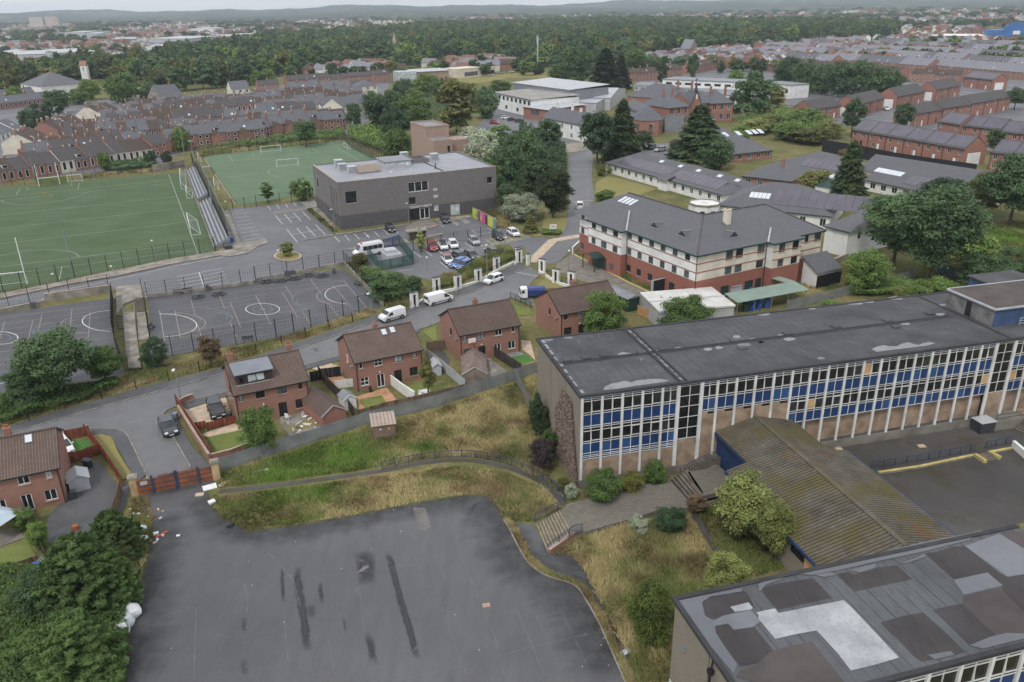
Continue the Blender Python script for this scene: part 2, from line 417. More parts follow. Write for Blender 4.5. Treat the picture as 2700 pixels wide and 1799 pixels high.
def crack(name,pts,w,mat,z=.038,jit=.06,parent=None):
 pl=[]
 for p,a in walk(pts,.5):pl.append(p+Vector((random.uniform(-jit,jit),random.uniform(-jit,jit),0)))
 if len(pl)<2:return
 mb=MB()
 for i in range(len(pl)-1):
  d=(pl[i+1]-pl[i]).normalized();nn=Vector((-d.y,d.x,0))*w*random.uniform(.3,.7)
  a,b=pl[i],pl[i+1];mb.quad((a.x-nn.x,a.y-nn.y,z),(b.x-nn.x,b.y-nn.y,z),(b.x+nn.x,b.y+nn.y,z),(a.x+nn.x,a.y+nn.y,z))
 part(name,mb,mat,parent or yard)
for c,pts in((1,[(1700,140),(1850,560),(1960,810)]),(1,[(1430,260),(1510,450),(1620,850),(1740,1210),(1860,1500)]),(1,[(1390,430),(1480,720)]),(1,[(2000,900),(2110,1180),(2200,1547)]),
(1,[(900,700),(940,1100)]),(1,[(1190,1540),(1440,1490),(1780,1410),(2350,1260)]),(1,[(1210,520),(1480,490)]),(1,[(1590,480),(1680,670)]),(1,[(580,640),(610,1100),(690,1500)]),
(1,[(230,900),(270,1400)]),(2,[(240,930),(420,1350)]),(2,[(450,880),(720,1440)]),(2,[(10,1285),(360,1205),(705,1120)]),(2,[(50,840),(210,1220),(330,1500)]),(0,[(1740,900),(1720,1540)]),
(0,[(1500,940),(1820,880)]),(0,[(2160,660),(2200,780),(2190,950)]),(1,[(100,400),(320,650),(380,900)]),(1,[(0,340),(560,190),(1100,130),(1400,80)]),(1,[(420,620),(1050,560),(1400,500)])):
 crack('tarmac_seam',L(c,3,*pts),random.uniform(.03,.06),m_seam,.038,.025)
kerb_line=smooth_line(D((1157,1196),(1170,1215),(1185,1245),(1215,1295),(1260,1325),(1320,1345),(1350,1385),(1380,1440),(1420,1530),(1450,1600)),4)
struct('kerb',ribbon(MB(),kerb_line,.14,0.0,.06),m_conc)
# estate road, side road, footways and kerbs
north=D((-80,1027),(0,1004),(241,934),(389,894),(508,860),(700,797),(867,738),(930,725),(1033,690),(1111,661),(1203,617),(1215,611))
south=D((1243,631),(1226,644),(1215,656),(1226,703),(1173,684),(1100,712),(1002,744),(965,757),(880,785),(774,821),(711,837),(514,903),(446,920),(413,932))
side_r=L(0,2,(1480,680),(1445,720),(1440,770),(1550,945),(1690,1190),(1745,1262))
side_l=L(0,2,(1320,1330),(1300,1255),(1180,1000),(1140,920),(1110,882),(1060,858),(1000,850),(800,845),(590,884),(0,960),(-400,1050))
struct_road=sheet('road',north+south+side_r+side_l,.03,m_road)
nw=smooth_line(north,3)
sheet('footway',north[:11]+D((1196,604),(1100,650),(1025,678),(925,712),(865,726),(700,783),(508,847),(311,896),(130,948),(0,988),(-80,1010))[0:],.14,m_pave)
struct('kerb',ribbon(MB(),nw,.16,0.0,.16),m_kerb)
sw_out=D((965,764),(880,795),(774,832),(711,849),(514,915),(430,942))
sheet('footway',D((965,757),(880,785),(774,821),(711,837),(514,903),(446,920),(413,932))+list(reversed(sw_out)),.14,m_pave)
struct('kerb',ribbon(MB(),D((1173,684),(1100,712),(1002,744),(965,757),(880,785),(774,821),(711,837),(514,903),(446,920),(413,932))+side_r[:-1],.16,0.0,.16),m_kerb)
struct('kerb',ribbon(MB(),side_l,.16,0.0,.16),m_kerb)
struct('kerb',ribbon(MB(),D((1243,631),(1226,644),(1215,656),(1226,703)),.16,0.0,.16),m_kerb)
sheet('footway',side_r[2:]+L(0,2,(1880,1200),(1700,1000),(1600,800),(1555,700),(1530,670)),.14,m_pave)
sheet('footway',L(0,2,(1300,1255),(1180,1000),(1110,882),(1000,850),(800,845),(780,875),(850,900),(960,905),(1010,960),(1080,1080),(1180,1270),(1240,1310)),.14,m_pave)
sheet('lawn',L(0,2,(810,905),(900,900),(975,915),(1010,960),(1050,1060),(1110,1160),(1180,1265),(1100,1305),(1060,1280),(980,1120),(880,1000)),.15,m_dry)
sheet('road_patch',D((440,925),(490,910),(470,935)),.036,m_pave)
for a,b in(((500,130),(555,165)),):
 sheet('drain_cover',L(1,2,(485,135),(515,130),(545,155),(510,162)),.037,m_pave)
 # upper school: car park, footways, courts, pitches
park_pts=L(0,1,(-300,1215),(0,1165),(600,1050),(1000,985),(1560,860),(1960,790),(2120,690),(2040,370),(2354,345))+L(1,1,(370,310),(680,610),(1340,520),(1900,450),(2200,560),(2354,590))+L(2,1,(200,620),(380,640),(200,800),(130,700),(0,760))+L(1,1,(2110,800),(1880,960),(1560,1010),(1200,930),(1000,900),(770,870),(700,890),(0,1010))+L(0,1,(2240,1040),(1310,1165),(1000,1090),(410,1180),(0,1265),(-300,1320))
car_park=sheet('car_park',park_pts,.02,m_park)
sheet('footway',L(0,1,(-300,1190),(0,1130),(600,1010),(1100,905),(1500,822),(1930,752),(2030,700),(1985,400),(2030,385),(2130,680),(2354,640))+L(1,1,(60,640),(92,668),(80,685),(0,710))+L(0,1,(2200,770),(2040,800),(1960,790),(1560,860),(1000,985),(600,1050),(0,1165),(-300,1225)),.12,m_conc)
sheet('footway',L(1,1,(340,668),(675,595),(760,590),(1340,505),(1340,520),(690,612)),.12,m_block)
sheet('footway',L(1,1,(1290,540),(1340,520),(1420,478),(1530,475),(1560,500),(1610,518),(1560,545),(1330,568)),.125,m_block)
sheet('footway',L(1,1,(1560,470),(1880,430),(1900,450),(1620,510)),.12,m_conc)
sheet('footway',L(1,1,(370,310),(500,285),(520,330),(700,560),(680,610)),.12,m_conc)
sheet('footway',L(1,1,(130,400),(430,358),(438,385),(145,424)),.06,m_block)
sheet('footway',L(1,1,(765,735),(1240,655),(1340,640),(1640,595),(1645,610),(1340,680),(1000,720),(775,745)),.12,m_conc)
isl=[Z(1,1,265+124*cos(t),795+44*sin(t))for t in np.linspace(0,2*pi,22)[:-1]]
sheet('planted_island',isl,.14,m_tan)
sheet('planted_island',[Z(1,1,265+108*cos(t),795+37*sin(t))for t in np.linspace(0,2*pi,22)[:-1]],.17,m_dry)
court2=L(0,1,(1310,1165),(2240,1040))+L(1,1,(0,1012),(765,905),(1112,1240),(800,1330),(150,1520))+L(0,2,(1500,200),(1290,230),(1340,60))
court_a=sheet('sports_court',court2,.035,m_court)
court1=L(0,1,(-320,1360),(0,1300),(1000,1165))+L(0,2,(1010,60),(1110,345),(800,440),(0,562),(-320,620))
court_b=sheet('sports_court',court1,.035,m_court)
pitch1=sheet('pitch',L(0,1,(-320,1180),(0,1112),(600,992),(1100,890),(1500,810),(1930,750),(1620,50),(850,112),(0,192),(-320,230)),.03,m_turf)
pitch2=sheet('pitch',D((462,352),(600,340),(785,325),(880,368),(900,420),(720,445),(548,472)),.03,m_turf2)
def line(pts,w,mat,parent,z=.05):
 mb=MB();pts=[Vector((p[0],p[1],0))for p in pts]
 for a,b in zip(pts,pts[1:]):
  d=(b-a).normalized();n=Vector((-d.y,d.x,0))*w/2;a2,b2=a-d*w*.3,b+d*w*.3
  mb.quad((a2.x-n.x,a2.y-n.y,z),(b2.x-n.x,b2.y-n.y,z),(b2.x+n.x,b2.y+n.y,z),(a2.x+n.x,a2.y+n.y,z))
  z+=.0006
 part('painted_line',mb,mat,parent)
for pts in([(1495,68),(1620,400),(1755,775)],[(-300,235),(0,205),(1495,68)],[(-300,300),(0,268),(1510,118)],[(10,300),(0,301),(1520,150)],[(-300,465),(0,432),(1565,265)],[(-300,585),(0,548),(1605,372)],
[(-300,730),(0,687),(1648,493)],[(-300,935),(0,890),(1715,678)],[(-300,1010),(0,965),(1740,735)],
[(12,300),(30,318),(120,334),(220,338),(400,322),(560,298),(680,268),(750,240),(785,222)],[(-200,830),(0,790),(180,755),(340,738),(490,738),(600,748),(670,770),(705,800)],
[(178,195),(142,252)],[(703,145),(690,198)],[(250,188),(238,206),(634,165),(636,148)],[(550,885),(528,1000)]):
 line(L(0,1,*pts),.16,m_faint,pitch1)
for pts in([(1815,1410),(1905,1547)],[(1815,1410),(2354,1360)],[(2030,1385),(2065,1428),(2354,1405)],[(2235,1368),(2250,1385)]):
 line(L(0,0,*pts),.2,m_faint,pitch2)
line(L(0,1,(1860,0),(2085,332)),.2,m_faint,pitch2);line(L(0,1,(1940,100),(2354,62)),.18,m_faint,pitch2);line(L(0,1,(2310,232),(2354,285)),.18,m_faint,pitch2)
for pts in([(680,1300),(900,1425)],[(0,1368),(680,1300)],[(480,1315),(540,1356),(330,1380)],[(285,1335),(300,1348)],[(0,1410),(340,1385)]):
 line(L(1,0,*pts),.2,m_faint,pitch2)
line([Z(1,0,330+240*cos(t),1530+52*sin(t))for t in np.linspace(0,2*pi,40)],.18,m_faint,pitch2)
def arc(c,r,cx,cy,a,b,t0,t1,n=28):return[Z(c,r,cx+a*cos(t),cy+b*sin(t))for t in np.linspace(t0,t1,n)]
for c,pts,m,w in((0,[(1415,1275),(1460,1547)],m_faint,.1),(0,[(1550,1275),(1600,1515),(2060,1440)],m_orange_line,.09),(0,[(1688,1165),(1730,1315)],m_orange_line,.09),(0,[(1755,1405),(1795,1547)],m_orange_line,.09),
(0,[(1945,1142),(1992,1258)],m_orange_line,.09),(0,[(2038,1380),(2095,1510)],m_orange_line,.09),(0,[(2038,1198),(2135,1425)],m_orange_line,.09),(0,[(2265,1140),(2330,1265)],m_faint,.09),
(0,[(1450,1262),(2354,1125)],m_faint,.07),(0,[(1550,1275),(2354,1160)],m_orange_line,.07),(0,[(1430,1315),(2354,1200)],m_faint,.07),(0,[(1470,1480),(2354,1350)],m_faint,.07),(0,[(1600,1530),(2354,1420)],m_faint,.07),
(0,[(1690,1165),(2354,1075)],m_faint,.07),(1,[(0,1063),(460,1000),(770,1015)],m_faint,.07),(1,[(465,1000),(570,1138)],m_orange_line,.09),(1,[(240,1050),(310,1160)],m_orange_line,.09),(1,[(218,1120),(355,1340)],m_orange_line,.09),
(1,[(385,1270),(465,1395)],m_orange_line,.09),(1,[(625,1212),(745,1370)],m_orange_line,.09),(1,[(665,1050),(835,1255)],m_orange_line,.09),(1,[(765,1018),(970,1255)],m_faint,.1),(1,[(0,1175),(115,1400)],m_faint,.09),
(1,[(0,1145),(670,1050)],m_orange_line,.07),(1,[(0,1095),(770,1015)],m_faint,.07),(1,[(0,1320),(835,1215)],m_faint,.07),(1,[(0,1400),(960,1245)],m_faint,.07),(1,[(0,1275),(620,1190)],m_orange_line,.06)):
 line(L(c,1,*pts),w,m,court_a,.047)
line(arc(0,1,1430,1408,315,102,-1.62,1.45),.14,m_line,court_a);line(arc(0,1,1560,1390,262,90,-1.6,1.5),.12,m_orange_line,court_a)
line(arc(0,1,1730,1345,330,95,-1.6,1.5),.09,m_blue_line,court_a);line(arc(0,1,1920,1330,100,38,-1.6,1.5),.08,m_blue_line,court_a);line(arc(0,1,1700,1362,82,28,-1.6,1.5),.08,m_blue_line,court_a)
for a,b,m,w in((150,50,m_line,.14),(88,30,m_blue_line,.09),(22,8,m_orange_line,.1)):line(arc(1,1,42,1265,a,b,0,2*pi,40),w,m,court_a)
line(arc(1,1,800,1135,205,82,pi-1.5,pi+1.55),.14,m_line,court_a);line(arc(1,1,690,1150,168,72,pi-1.5,pi+1.5),.12,m_orange_line,court_a)
line(arc(1,1,560,1180,255,92,pi-1.45,pi+1.35),.09,m_blue_line,court_a);line(arc(1,1,430,1200,90,34,pi-1.5,pi+1.5),.08,m_blue_line,court_a);line(arc(1,1,640,1172,75,26,pi-1.5,pi+1.5),.08,m_blue_line,court_a)
for r,pts,m,w in((1,[(640,1255),(625,1410)],m_orange_line,.09),(1,[(800,1285),(785,1515),(590,1547)],m_orange_line,.09),(1,[(372,1312),(345,1435)],m_orange_line,.09),(1,[(292,1365),(248,1547)],m_orange_line,.09),(1,[(45,1372),(0,1510)],m_faint,.09),
(1,[(0,1335),(1000,1225)],m_faint,.07),(1,[(0,1352),(640,1258)],m_orange_line,.07),(1,[(0,1400),(800,1290)],m_orange_line,.07),(1,[(0,1450),(1000,1320)],m_faint,.07),(1,[(0,1500),(790,1400)],m_faint,.07),
(2,[(0,105),(1000,-45)],m_faint,.08),(2,[(0,165),(1000,35)],m_faint,.09),(2,[(0,240),(270,205),(1000,130)],m_faint,.08),(2,[(0,280),(780,175)],m_orange_line,.07),(2,[(325,60),(295,180)],m_orange_line,.09),(2,[(205,240),(185,310)],m_orange_line,.09),(2,[(0,380),(780,260)],m_faint,.07)):
 line(L(0,r,*pts),w,m,court_b,.047)
line(arc(0,1,1000,1370,270,92,pi-1.5,pi+1.5),.14,m_line,court_b);line(arc(0,1,790,1400,250,78,pi-1.55,pi+1.5),.12,m_orange_line,court_b)
line(arc(0,1,560,1465,262,90,pi-1.4,pi+1.2),.09,m_blue_line,court_b);line(arc(0,1,660,1420,78,24,pi-1.5,pi+1.5),.08,m_blue_line,court_b);line(arc(0,1,430,1450,95,32,pi-1.5,pi+1.5),.08,m_blue_line,court_b)
for a,b,m,w in((160,55,m_line,.14),(95,32,m_blue_line,.09),(20,8,m_orange_line,.1)):line(arc(0,1,0,1520,a,b,0,2*pi,40),w,m,court_b)
line(arc(0,2,-60,415,105,42,-1.5,1.5),.14,m_line,court_b)
for pts in([(258,558),(350,670)],[(343,543),(425,632)],[(427,530),(510,617)],[(512,515),(597,605)],[(305,600),(550,560)],[(153,432),(218,508)],[(235,420),(300,494)],[(314,408),(383,482)],[(392,396),(466,468)],[(195,468),(425,432)],
[(85,345),(112,380)],[(165,340),(190,370)],[(242,330),(266,360)],[(317,320),(342,350)],[(678,618),(725,668)],[(768,606),(814,657)],[(853,596),(900,642)],[(940,585),(988,630)],[(1027,573),(1075,617)],[(1107,555),(1160,603)],[(1195,545),(1245,590)],
[(1475,740),(1542,787)],[(1380,753),(1447,802)],[(1570,728),(1636,770)],[(1665,716),(1728,755)],[(1755,705),(1820,740)],[(1836,678),(1915,722)],[(1925,668),(1990,705)],[(1520,660),(1680,635)],[(1225,930),(1375,910)],
[(1615,845),(1680,897)],[(1610,512),(1650,532)],[(1700,475),(1770,520)],[(1790,462),(1850,505)],[(1820,460),(1885,498)],[(2000,780),(2060,830)]):
 line(L(1,1,*pts),.13,m_line,car_park,.03)
for k in range(7):
 t=k/6
 line(L(1,1,(1705+55*t,480+36*t),(1735+40*t+8,475+30*t)),.1,m_line,car_park,.03);line(L(1,1,(1795+50*t,465+36*t),(1830+52*t,462+34*t)),.1,m_line,car_park,.03)
for a in range(9):
 line(L(0,1,(2045+a*15,390+a*33),(2170+a*20,378+a*31)),.13,m_line,car_park,.03)
for a in range(5):line(L(0,1,(1565+a*12,977+a*32),(1970+a*14,900+a*30)),.12,m_line,car_park,.03)
line(L(0,1,(1765,938),(1815,1085)),.14,m_line,car_park,.03);line(L(0,1,(0,1195),(600,1085),(1100,985),(1560,880),(1980,800)),.12,m_line,car_park,.032)
for a in range(4):line(L(0,1,(1090+a*35,1090+a*30),(1305,1058+a*30)),.12,m_line,car_park,.03)
line(L(1,1,(1895,565),(2040,545),(2100,575),(1950,605),(1895,565)),.1,m_line,car_park,.03)
for pts in([(1975,692),(2015,714),(2350,640)],[(2015,640),(2090,690)],[(2055,630),(2140,680)],[(2180,605),(2290,655)],[(2240,640),(2350,595)],[(2150,670),(2350,615)],[(2020,655),(2090,640)],[(2060,700),(2130,655)],[(2110,690),(2240,630)],[(2200,672),(2330,608)],[(2000,670),(2040,664)]):
 line(L(1,1,*pts),.13,m_yellow_line,car_park,.034)
for pts in([(0,655),(190,625)],[(0,600),(60,580),(190,625)],[(20,650),(90,600)],[(70,640),(140,600)],[(0,625),(70,645)],[(60,585),(150,630)]):line(L(2,1,*pts),.13,m_yellow_line,car_park,.034)
drive=sheet('road',L(2,1,(380,640),(460,620),(515,520),(545,320),(525,0))+L(2,0,(528,1360),(690,1330),(760,1340),(740,1547))+L(2,1,(765,300),(720,345),(640,400),(640,600),(645,650),(570,720),(430,860),(350,860),(275,815),(205,845)),.026,m_road)
line(L(2,1,(700,0),(712,348)),.22,m_kerb,drive,.04);line(L(2,1,(545,322),(700,298),(780,305)),.15,m_line,drive,.04);line(L(2,1,(72,935),(255,972)),.14,m_line,struct_road,.04)
sheet('block_band',L(2,1,(205,795),(360,645),(630,600),(640,625),(430,665),(290,805),(250,850),(200,850)),.045,m_tan,drive)
sheet('forecourt',L(2,1,(430,868),(570,770),(700,838),(870,925),(1255,1115),(1280,1160),(1000,1085),(650,1015),(540,965),(420,925)),.05,m_block)
struct('kerb',ribbon(MB(),L(2,1,(580,778),(700,838)),.3,0,.14),m_yellow_line);struct('kerb',ribbon(MB(),L(2,1,(865,922),(1060,1025),(1260,1118)),.3,0,.14),m_yellow_line)
struct('kerb',ribbon(MB(),L(2,1,(350,622),(460,620),(515,520),(548,320)),.16,0,.13),m_kerb)
sheet('lawn',L(2,1,(200,612),(345,618),(458,615),(510,520),(530,380),(500,370),(330,380),(300,560)),.045,m_dry)
sheet('lawn',L(2,1,(780,140),(880,80),(1000,110),(1330,195),(1200,235),(1160,260),(900,280),(770,230)),.045,m_dry)
sheet('lawn',L(2,1,(330,985),(255,1050),(270,1085),(470,1075),(500,1065)),.06,m_dry)
sheet('lawn',L(2,1,(45,1215),(215,1290),(210,1315),(90,1325)),.06,m_lawn)
mossyard=sheet('yard',D((1880,1010),(2000,975),(2353,905),(2500,880),(2600,1180),(2353,1200),(2190,1240),(2000,1100),(1935,1035)),.03,m_mossyard)
sheet('terrace_paving',D((1300,1160),(1420,1130),(1560,1095),(1600,1085),(1650,1150),(1590,1170),(1480,1190),(1340,1218),(1310,1200)),.05,m_block)
sheet('terrace_paving',D((1560,1090),(1640,1060),(1680,1090),(1650,1140),(1600,1165)),.06,m_mossyard)
sheet('path',D((1588,1185),(1640,1270),(1660,1272),(1615,1190),(1600,1175)),.045,m_mossyard)
path_line=smooth_line(D((505,1130),(640,1115),(790,1095),(880,1082),(975,1064),(1070,1058),(1160,1073),(1250,1112),(1298,1160)),5)
struct('path',ribbon(MB(),path_line,.75,0.0,.04),m_mossyard)
sheet('street_ground',D((-80,415),(-80,255),(130,238),(360,222),(560,212),(790,172),(900,170),(880,255),(800,308),(480,338),(430,345),(340,390)),.02,m_park)
sheet('street_ground',D((1430,190),(1560,160),(1700,118),(1960,95),(2450,108),(2450,360),(2250,345),(1990,300),(1830,262),(1780,215),(1560,190)),.02,m_park)
sheet('street_ground',D((1130,250),(1330,255),(1400,300),(1470,330),(1700,330),(1690,360),(1560,372),(1300,345),(1240,320),(1090,300)),.022,m_road)
# far hills
def hills():
 xs=np.linspace(-7000,7000,140);ys=np.linspace(3600,8900,40);v=[];f=[]
 for j,y in enumerate(ys):
  for i,x in enumerate(xs):
   e=max(0.0,(y-3700)/5200);h=58*e**1.4+e*(12*sin(x*.0021+1.0+y*.0004)+9*sin(x*.0047+y*.001)+5*sin(x*.011+y*.003)+3*sin(x*.031+y*.01))
   if y>8800:h-=40
   v.append((x,y,max(h,-1 if j else-1)))
 nx=len(xs)
 for j in range(len(ys)-1):
  for i in range(nx-1):a=j*nx+i;f.append((a,a+1,a+nx+1,a+nx))
 me=bpy.data.meshes.new('hills');me.from_pydata(v,[],f)
 m,nt,b,pos,uv=new_mat('hill_fields')
 vor=nt.nodes.new('ShaderNodeTexVoronoi');vor.inputs['Scale'].default_value=.0035;nt.links.new(pos,vor.inputs['Vector'])
 c=mix(nt,ramp(nt,vor.outputs['Color'],.35,.75),S(60,80,58),S(128,128,90))
 c=mix(nt,ramp(nt,noise(nt,pos,.01,8,.75),.42,.52),c,S(42,58,44))
 nt.links.new(c,b.inputs['Base Color']);b.inputs['Roughness'].default_value=.95;b.inputs['Specular IOR Level'].default_value=.05
 o=struct('hills',me,m);me.polygons.foreach_set('use_smooth',[True]*len(me.polygons))
hills()
# building materials and kit
m_brick=Mbrick('red_brown_brick',S(154,106,90),S(136,90,77),S(158,142,130))
m_brick2=Mbrick('orange_red_brick',S(156,104,88),S(140,91,77),S(152,134,122))
m_carebrick=Mbrick('care_home_brick',S(154,92,78),S(138,80,69),S(150,122,110))
m_greybrick=Mbrick('grey_brick',S(122,117,115),S(107,103,102),S(98,95,94),.44,.22)
m_darkbrick=Mbrick('dark_grey_brick',S(92,90,93),S(80,78,82),S(74,73,76),.44,.22)
m_pinkbrick=Mbrick('pink_brown_brick',S(168,144,130),S(152,128,116),S(140,122,112),.44,.22)
m_tbrick=Mbrick('terrace_brick',S(138,100,86),S(120,86,74),S(140,122,110))
m_tanbrick=Mbrick('school_tan_brick',S(142,133,121),S(128,119,108),S(112,106,98))
m_tile=M('brown_concrete_tile',S(104,84,76),.85,.2,.4,5,col2=S(78,64,60),grime=.35,bmp=.3)
m_slate=Mslate('grey_slate',S(102,102,106),S(88,88,93),S(64,64,68),.34,.24)
m_slate2=Mslate('terrace_slate',S(100,101,106),S(87,88,93),S(68,69,74),.5,.4)
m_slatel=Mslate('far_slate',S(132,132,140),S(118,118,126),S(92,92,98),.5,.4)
m_browntile=Mslate('mossy_brown_tile',S(88,74,66),S(72,61,55),S(52,45,42),.4,.35,.85,S(66,58,42),.6)
m_greytile=Mslate('dark_grey_tile',S(84,80,80),S(74,70,71),S(56,53,54),.4,.35,.8)
m_redtile=Mslate('red_tile',S(134,98,84),S(118,86,74),S(90,68,58),.4,.35,.8)
m_white=M('white_render',S(224,224,222),.75,.07,.4,4,grime=.12)
m_cream=M('cream_and_dimmed_white_render',S(212,204,188),.75,.08,.4,4,grime=.15)
m_upvc=M('white_upvc',S(226,226,224),.4,.05,2,8)
m_blackframe=M('black_frame',S(38,38,42),.4,.1,2,8)
m_greenframe=M('dark_green_frame',S(40,66,60),.45,.1,2,8)
m_darkgrey=M('dark_grey_metal',S(60,61,65),.5,.12,1,6)
m_grey=M('grey_metal',S(128,131,136),.5,.12,.8,6)
m_palegrey=M('pale_grey_cladding',S(178,180,184),.5,.08,.5,5)
m_pipe=M('black_pipe',S(36,36,38),.5,.1,2,8)
m_stone=M('stone_sill',S(168,152,138),.8,.12,1,6)
m_gl=Mglass('window_glass');m_gl2=Mglass('curtained_glass',S(70,74,78),.12);m_gl3=Mglass('blind_glass',S(150,156,158),.2)
m_solar=M('solar_panel',S(92,88,98),.25,.08,.3,3,spec=.5)
m_sky=M('rooflight',S(205,210,216),.2,.05,.5,3)
m_lead=M('lead_flashing',S(170,170,172),.5,.12,1,6)
m_pot=M('clay_pot',S(164,104,80),.85,.15,2,8)
TM={}
def tm(o):
 m=Matrix.Translation(o.location)@Matrix.Rotation(o.rotation_euler.z,4,'Z')
 return tm(o.parent)@m if o.parent else m
def wpart(name,mb,mat,parent,**k):
 inv=tm(parent).inverted();mb.v=[tuple(inv@Vector(p))for p in mb.v]
 return part(name,mb,mat,parent,**k)
_wc={}
def window(parent,x,z0,z1,w,y=0.0,fm=None,gm_=None,cols=2,rows=1,depth=.1,sill=True,ang=0.0,name='window',fw=.07,top_light=False):
 fm=fm or m_upvc;gm_=gm_ or m_gl;h=z1-z0
 key=(round(w,2),round(h,2),cols,rows,fm.name,fw,sill,top_light)
 if key not in _wc:
  f=MB();fw_=fw;d0,d1=-.035,.05
  f.box(0,d0,0,w,d1,fw_);f.box(0,d0,h-fw_,w,d1,h);f.box(0,d0,fw_,fw_,d1,h-fw_);f.box(w-fw_,d0,fw_,w,d1,h-fw_)
  for i in range(1,cols):f.box(w*i/cols-fw_/2,d0+.004,fw_,w*i/cols+fw_/2,d1,h-fw_)
  for j in range(1,rows):f.box(fw_,d0+.008,h*j/rows-fw_/2,w-fw_,d1-.004,h*j/rows+fw_/2)
  if top_light:f.box(fw_,d0+.008,h*.7,w-fw_,d1-.004,h*.7+fw_)
  p=MB();p.quad((fw_*.5,.02,fw_*.5),(w-fw_*.5,.02,fw_*.5),(w-fw_*.5,.02,h-fw_*.5),(fw_*.5,.02,h-fw_*.5))
  s=MB();s.box(-.08,-.2,-.1,w+.08,.02,-.005)
  _wc[key]=(f.mesh('frame'),p.mesh('pane'),s.mesh('sill'))
  _wc[key][0].materials.append(fm);_wc[key][1].materials.append(None);_wc[key][2].materials.append(m_stone)
 fr,pn,sl=_wc[key]
 c,s_=cos(ang),sin(ang);px,py=x*c-(y+depth)*s_,x*s_+(y+depth)*c
 o=part(name,fr,None,parent,(px,py,z0),ang)
 q=part('pane',pn,None,o);q.material_slots[0].link='OBJECT';q.material_slots[0].material=gm_
 if sill:part('sill',sl,None,o)
 return o
def chimney(parent,x,y,z0,z1,w=.6,d=.45,mat=None,pots=2,under=None):
 mb=MB();mb.box(x-w/2,y-d/2,z0,x+w/2,y+d/2,z1-.15);mb.box(x-w/2-.05,y-d/2-.05,z1-.15,x+w/2+.05,y+d/2+.05,z1)
 o=part('chimney',mb,mat or m_brick2,parent)
 pm=MB()
 for i in range(pots):
  pm.lathe([(.11,0),(.1,.3),(.13,.34)],6,(x+(i-(pots-1)/2)*.28,y,z1))
 part('chimney_pots',pm,m_pot,o)
 return o
def gable_roof_courses(x0,x1,y0,y1,ze,zr,course=.34,over=.25,lift=.035):
 mb=MB();ym=(y0+y1)/2
 for side in(0,1):
  a=y0-over if side==0 else y1+over;sl=(zr-ze)/(ym-y0);za=ze-over*sl
  Ls=hypot(ym-a,zr-za);n=int(Ls/course);
  for i in range(n):
   t0,t1=i/n,min(1.0,(i+1.25)/n)
   ya,yb=a+(ym-a)*t0,a+(ym-a)*t1;z0_,z1_=za+(zr-za)*t0,za+(zr-za)*t1
   e=lift
   q=[(x0,ya,z0_+e),(x1,ya,z0_+e),(x1,yb,z1_+.004),(x0,yb,z1_+.004)]
   r=[(x0,ya,z0_-.02),(x1,ya,z0_-.02),(x1,ya,z0_+e),(x0,ya,z0_+e)]
   if side:q.reverse();r.reverse()
   mb.quad(*q);mb.quad(*r)
 return mb
def tile_mat(name,col,col2):
 m,nt,b,pos,uv=new_mat(name)
 w=nt.nodes.new('ShaderNodeTexWave');w.wave_type='BANDS';w.bands_direction='X';w.inputs['Scale'].default_value=1.05;w.inputs['Distortion'].default_value=0.0
 nt.links.new(uv,w.inputs['Vector'])
 c=mix(nt,ramp(nt,noise(nt,pos,.45,6,.65),.35,.7),col,col2)
 c=mix(nt,mix(nt,.55,0.0,ramp(nt,noise(nt,pos,3.2,4,.7),.48,.72)),c,tuple(x*1.5 for x in col))
 c=mix(nt,mix(nt,.6,0.0,ramp(nt,w.outputs['Color'],.1,0.0)),c,tuple(x*.4 for x in col2))
 nt.links.new(c,b.inputs['Base Color']);b.inputs['Roughness'].default_value=.85
 bump(nt,b,w.outputs['Color'],.6,.04);return m
m_tilec=tile_mat('brown_roof_tile',S(122,102,92),S(98,83,76))
m_tiled=tile_mat('darker_brown_roof_tile',S(114,93,85),S(90,75,69))
# derelict school blocks
m_swhite=M('weathered_white_paint',S(214,214,212),.6,.08,.5,5,grime=.3)
m_sblue=M('blue_spandrel',S(34,62,108),.4,.14,.35,4,col2=S(28,50,88))
m_osb=M('weathered_chipboard',S(156,136,116),.9,.2,.8,10,col2=S(122,102,86),grime=.35)
m_osb2=M('fresh_chipboard',S(196,158,112),.9,.14,.5,10)
m_felt=M('roof_felt',S(82,82,85),.85,.16,.22,7,col2=S(58,58,61),grime=.3,bmp=.3,streak=(.5,2.5,1))
m_feltedge=M('felt_upstand',S(58,58,61),.85,.15,.6,6)
m_puddle=M('standing_water',S(92,94,98),.12,.05,.5,3,spec=.6)
m_silt_sheen=M('pale_silt_and_sky_sheen',S(138,138,142),.8,.1,1.0,6)
m_plinth=M('school_plinth',S(124,119,110),.9,.15,.5,5,grime=.5)
m_sglass=Mglass('school_glass',(.010,.010,.010),.05);m_sglass2=Mglass('pale_reflection_school_glass',(.02,.021,.021),.12)  # second glass: varied reflections and blinds put into a lighter pane colour
TOP=11.55
_bay={}
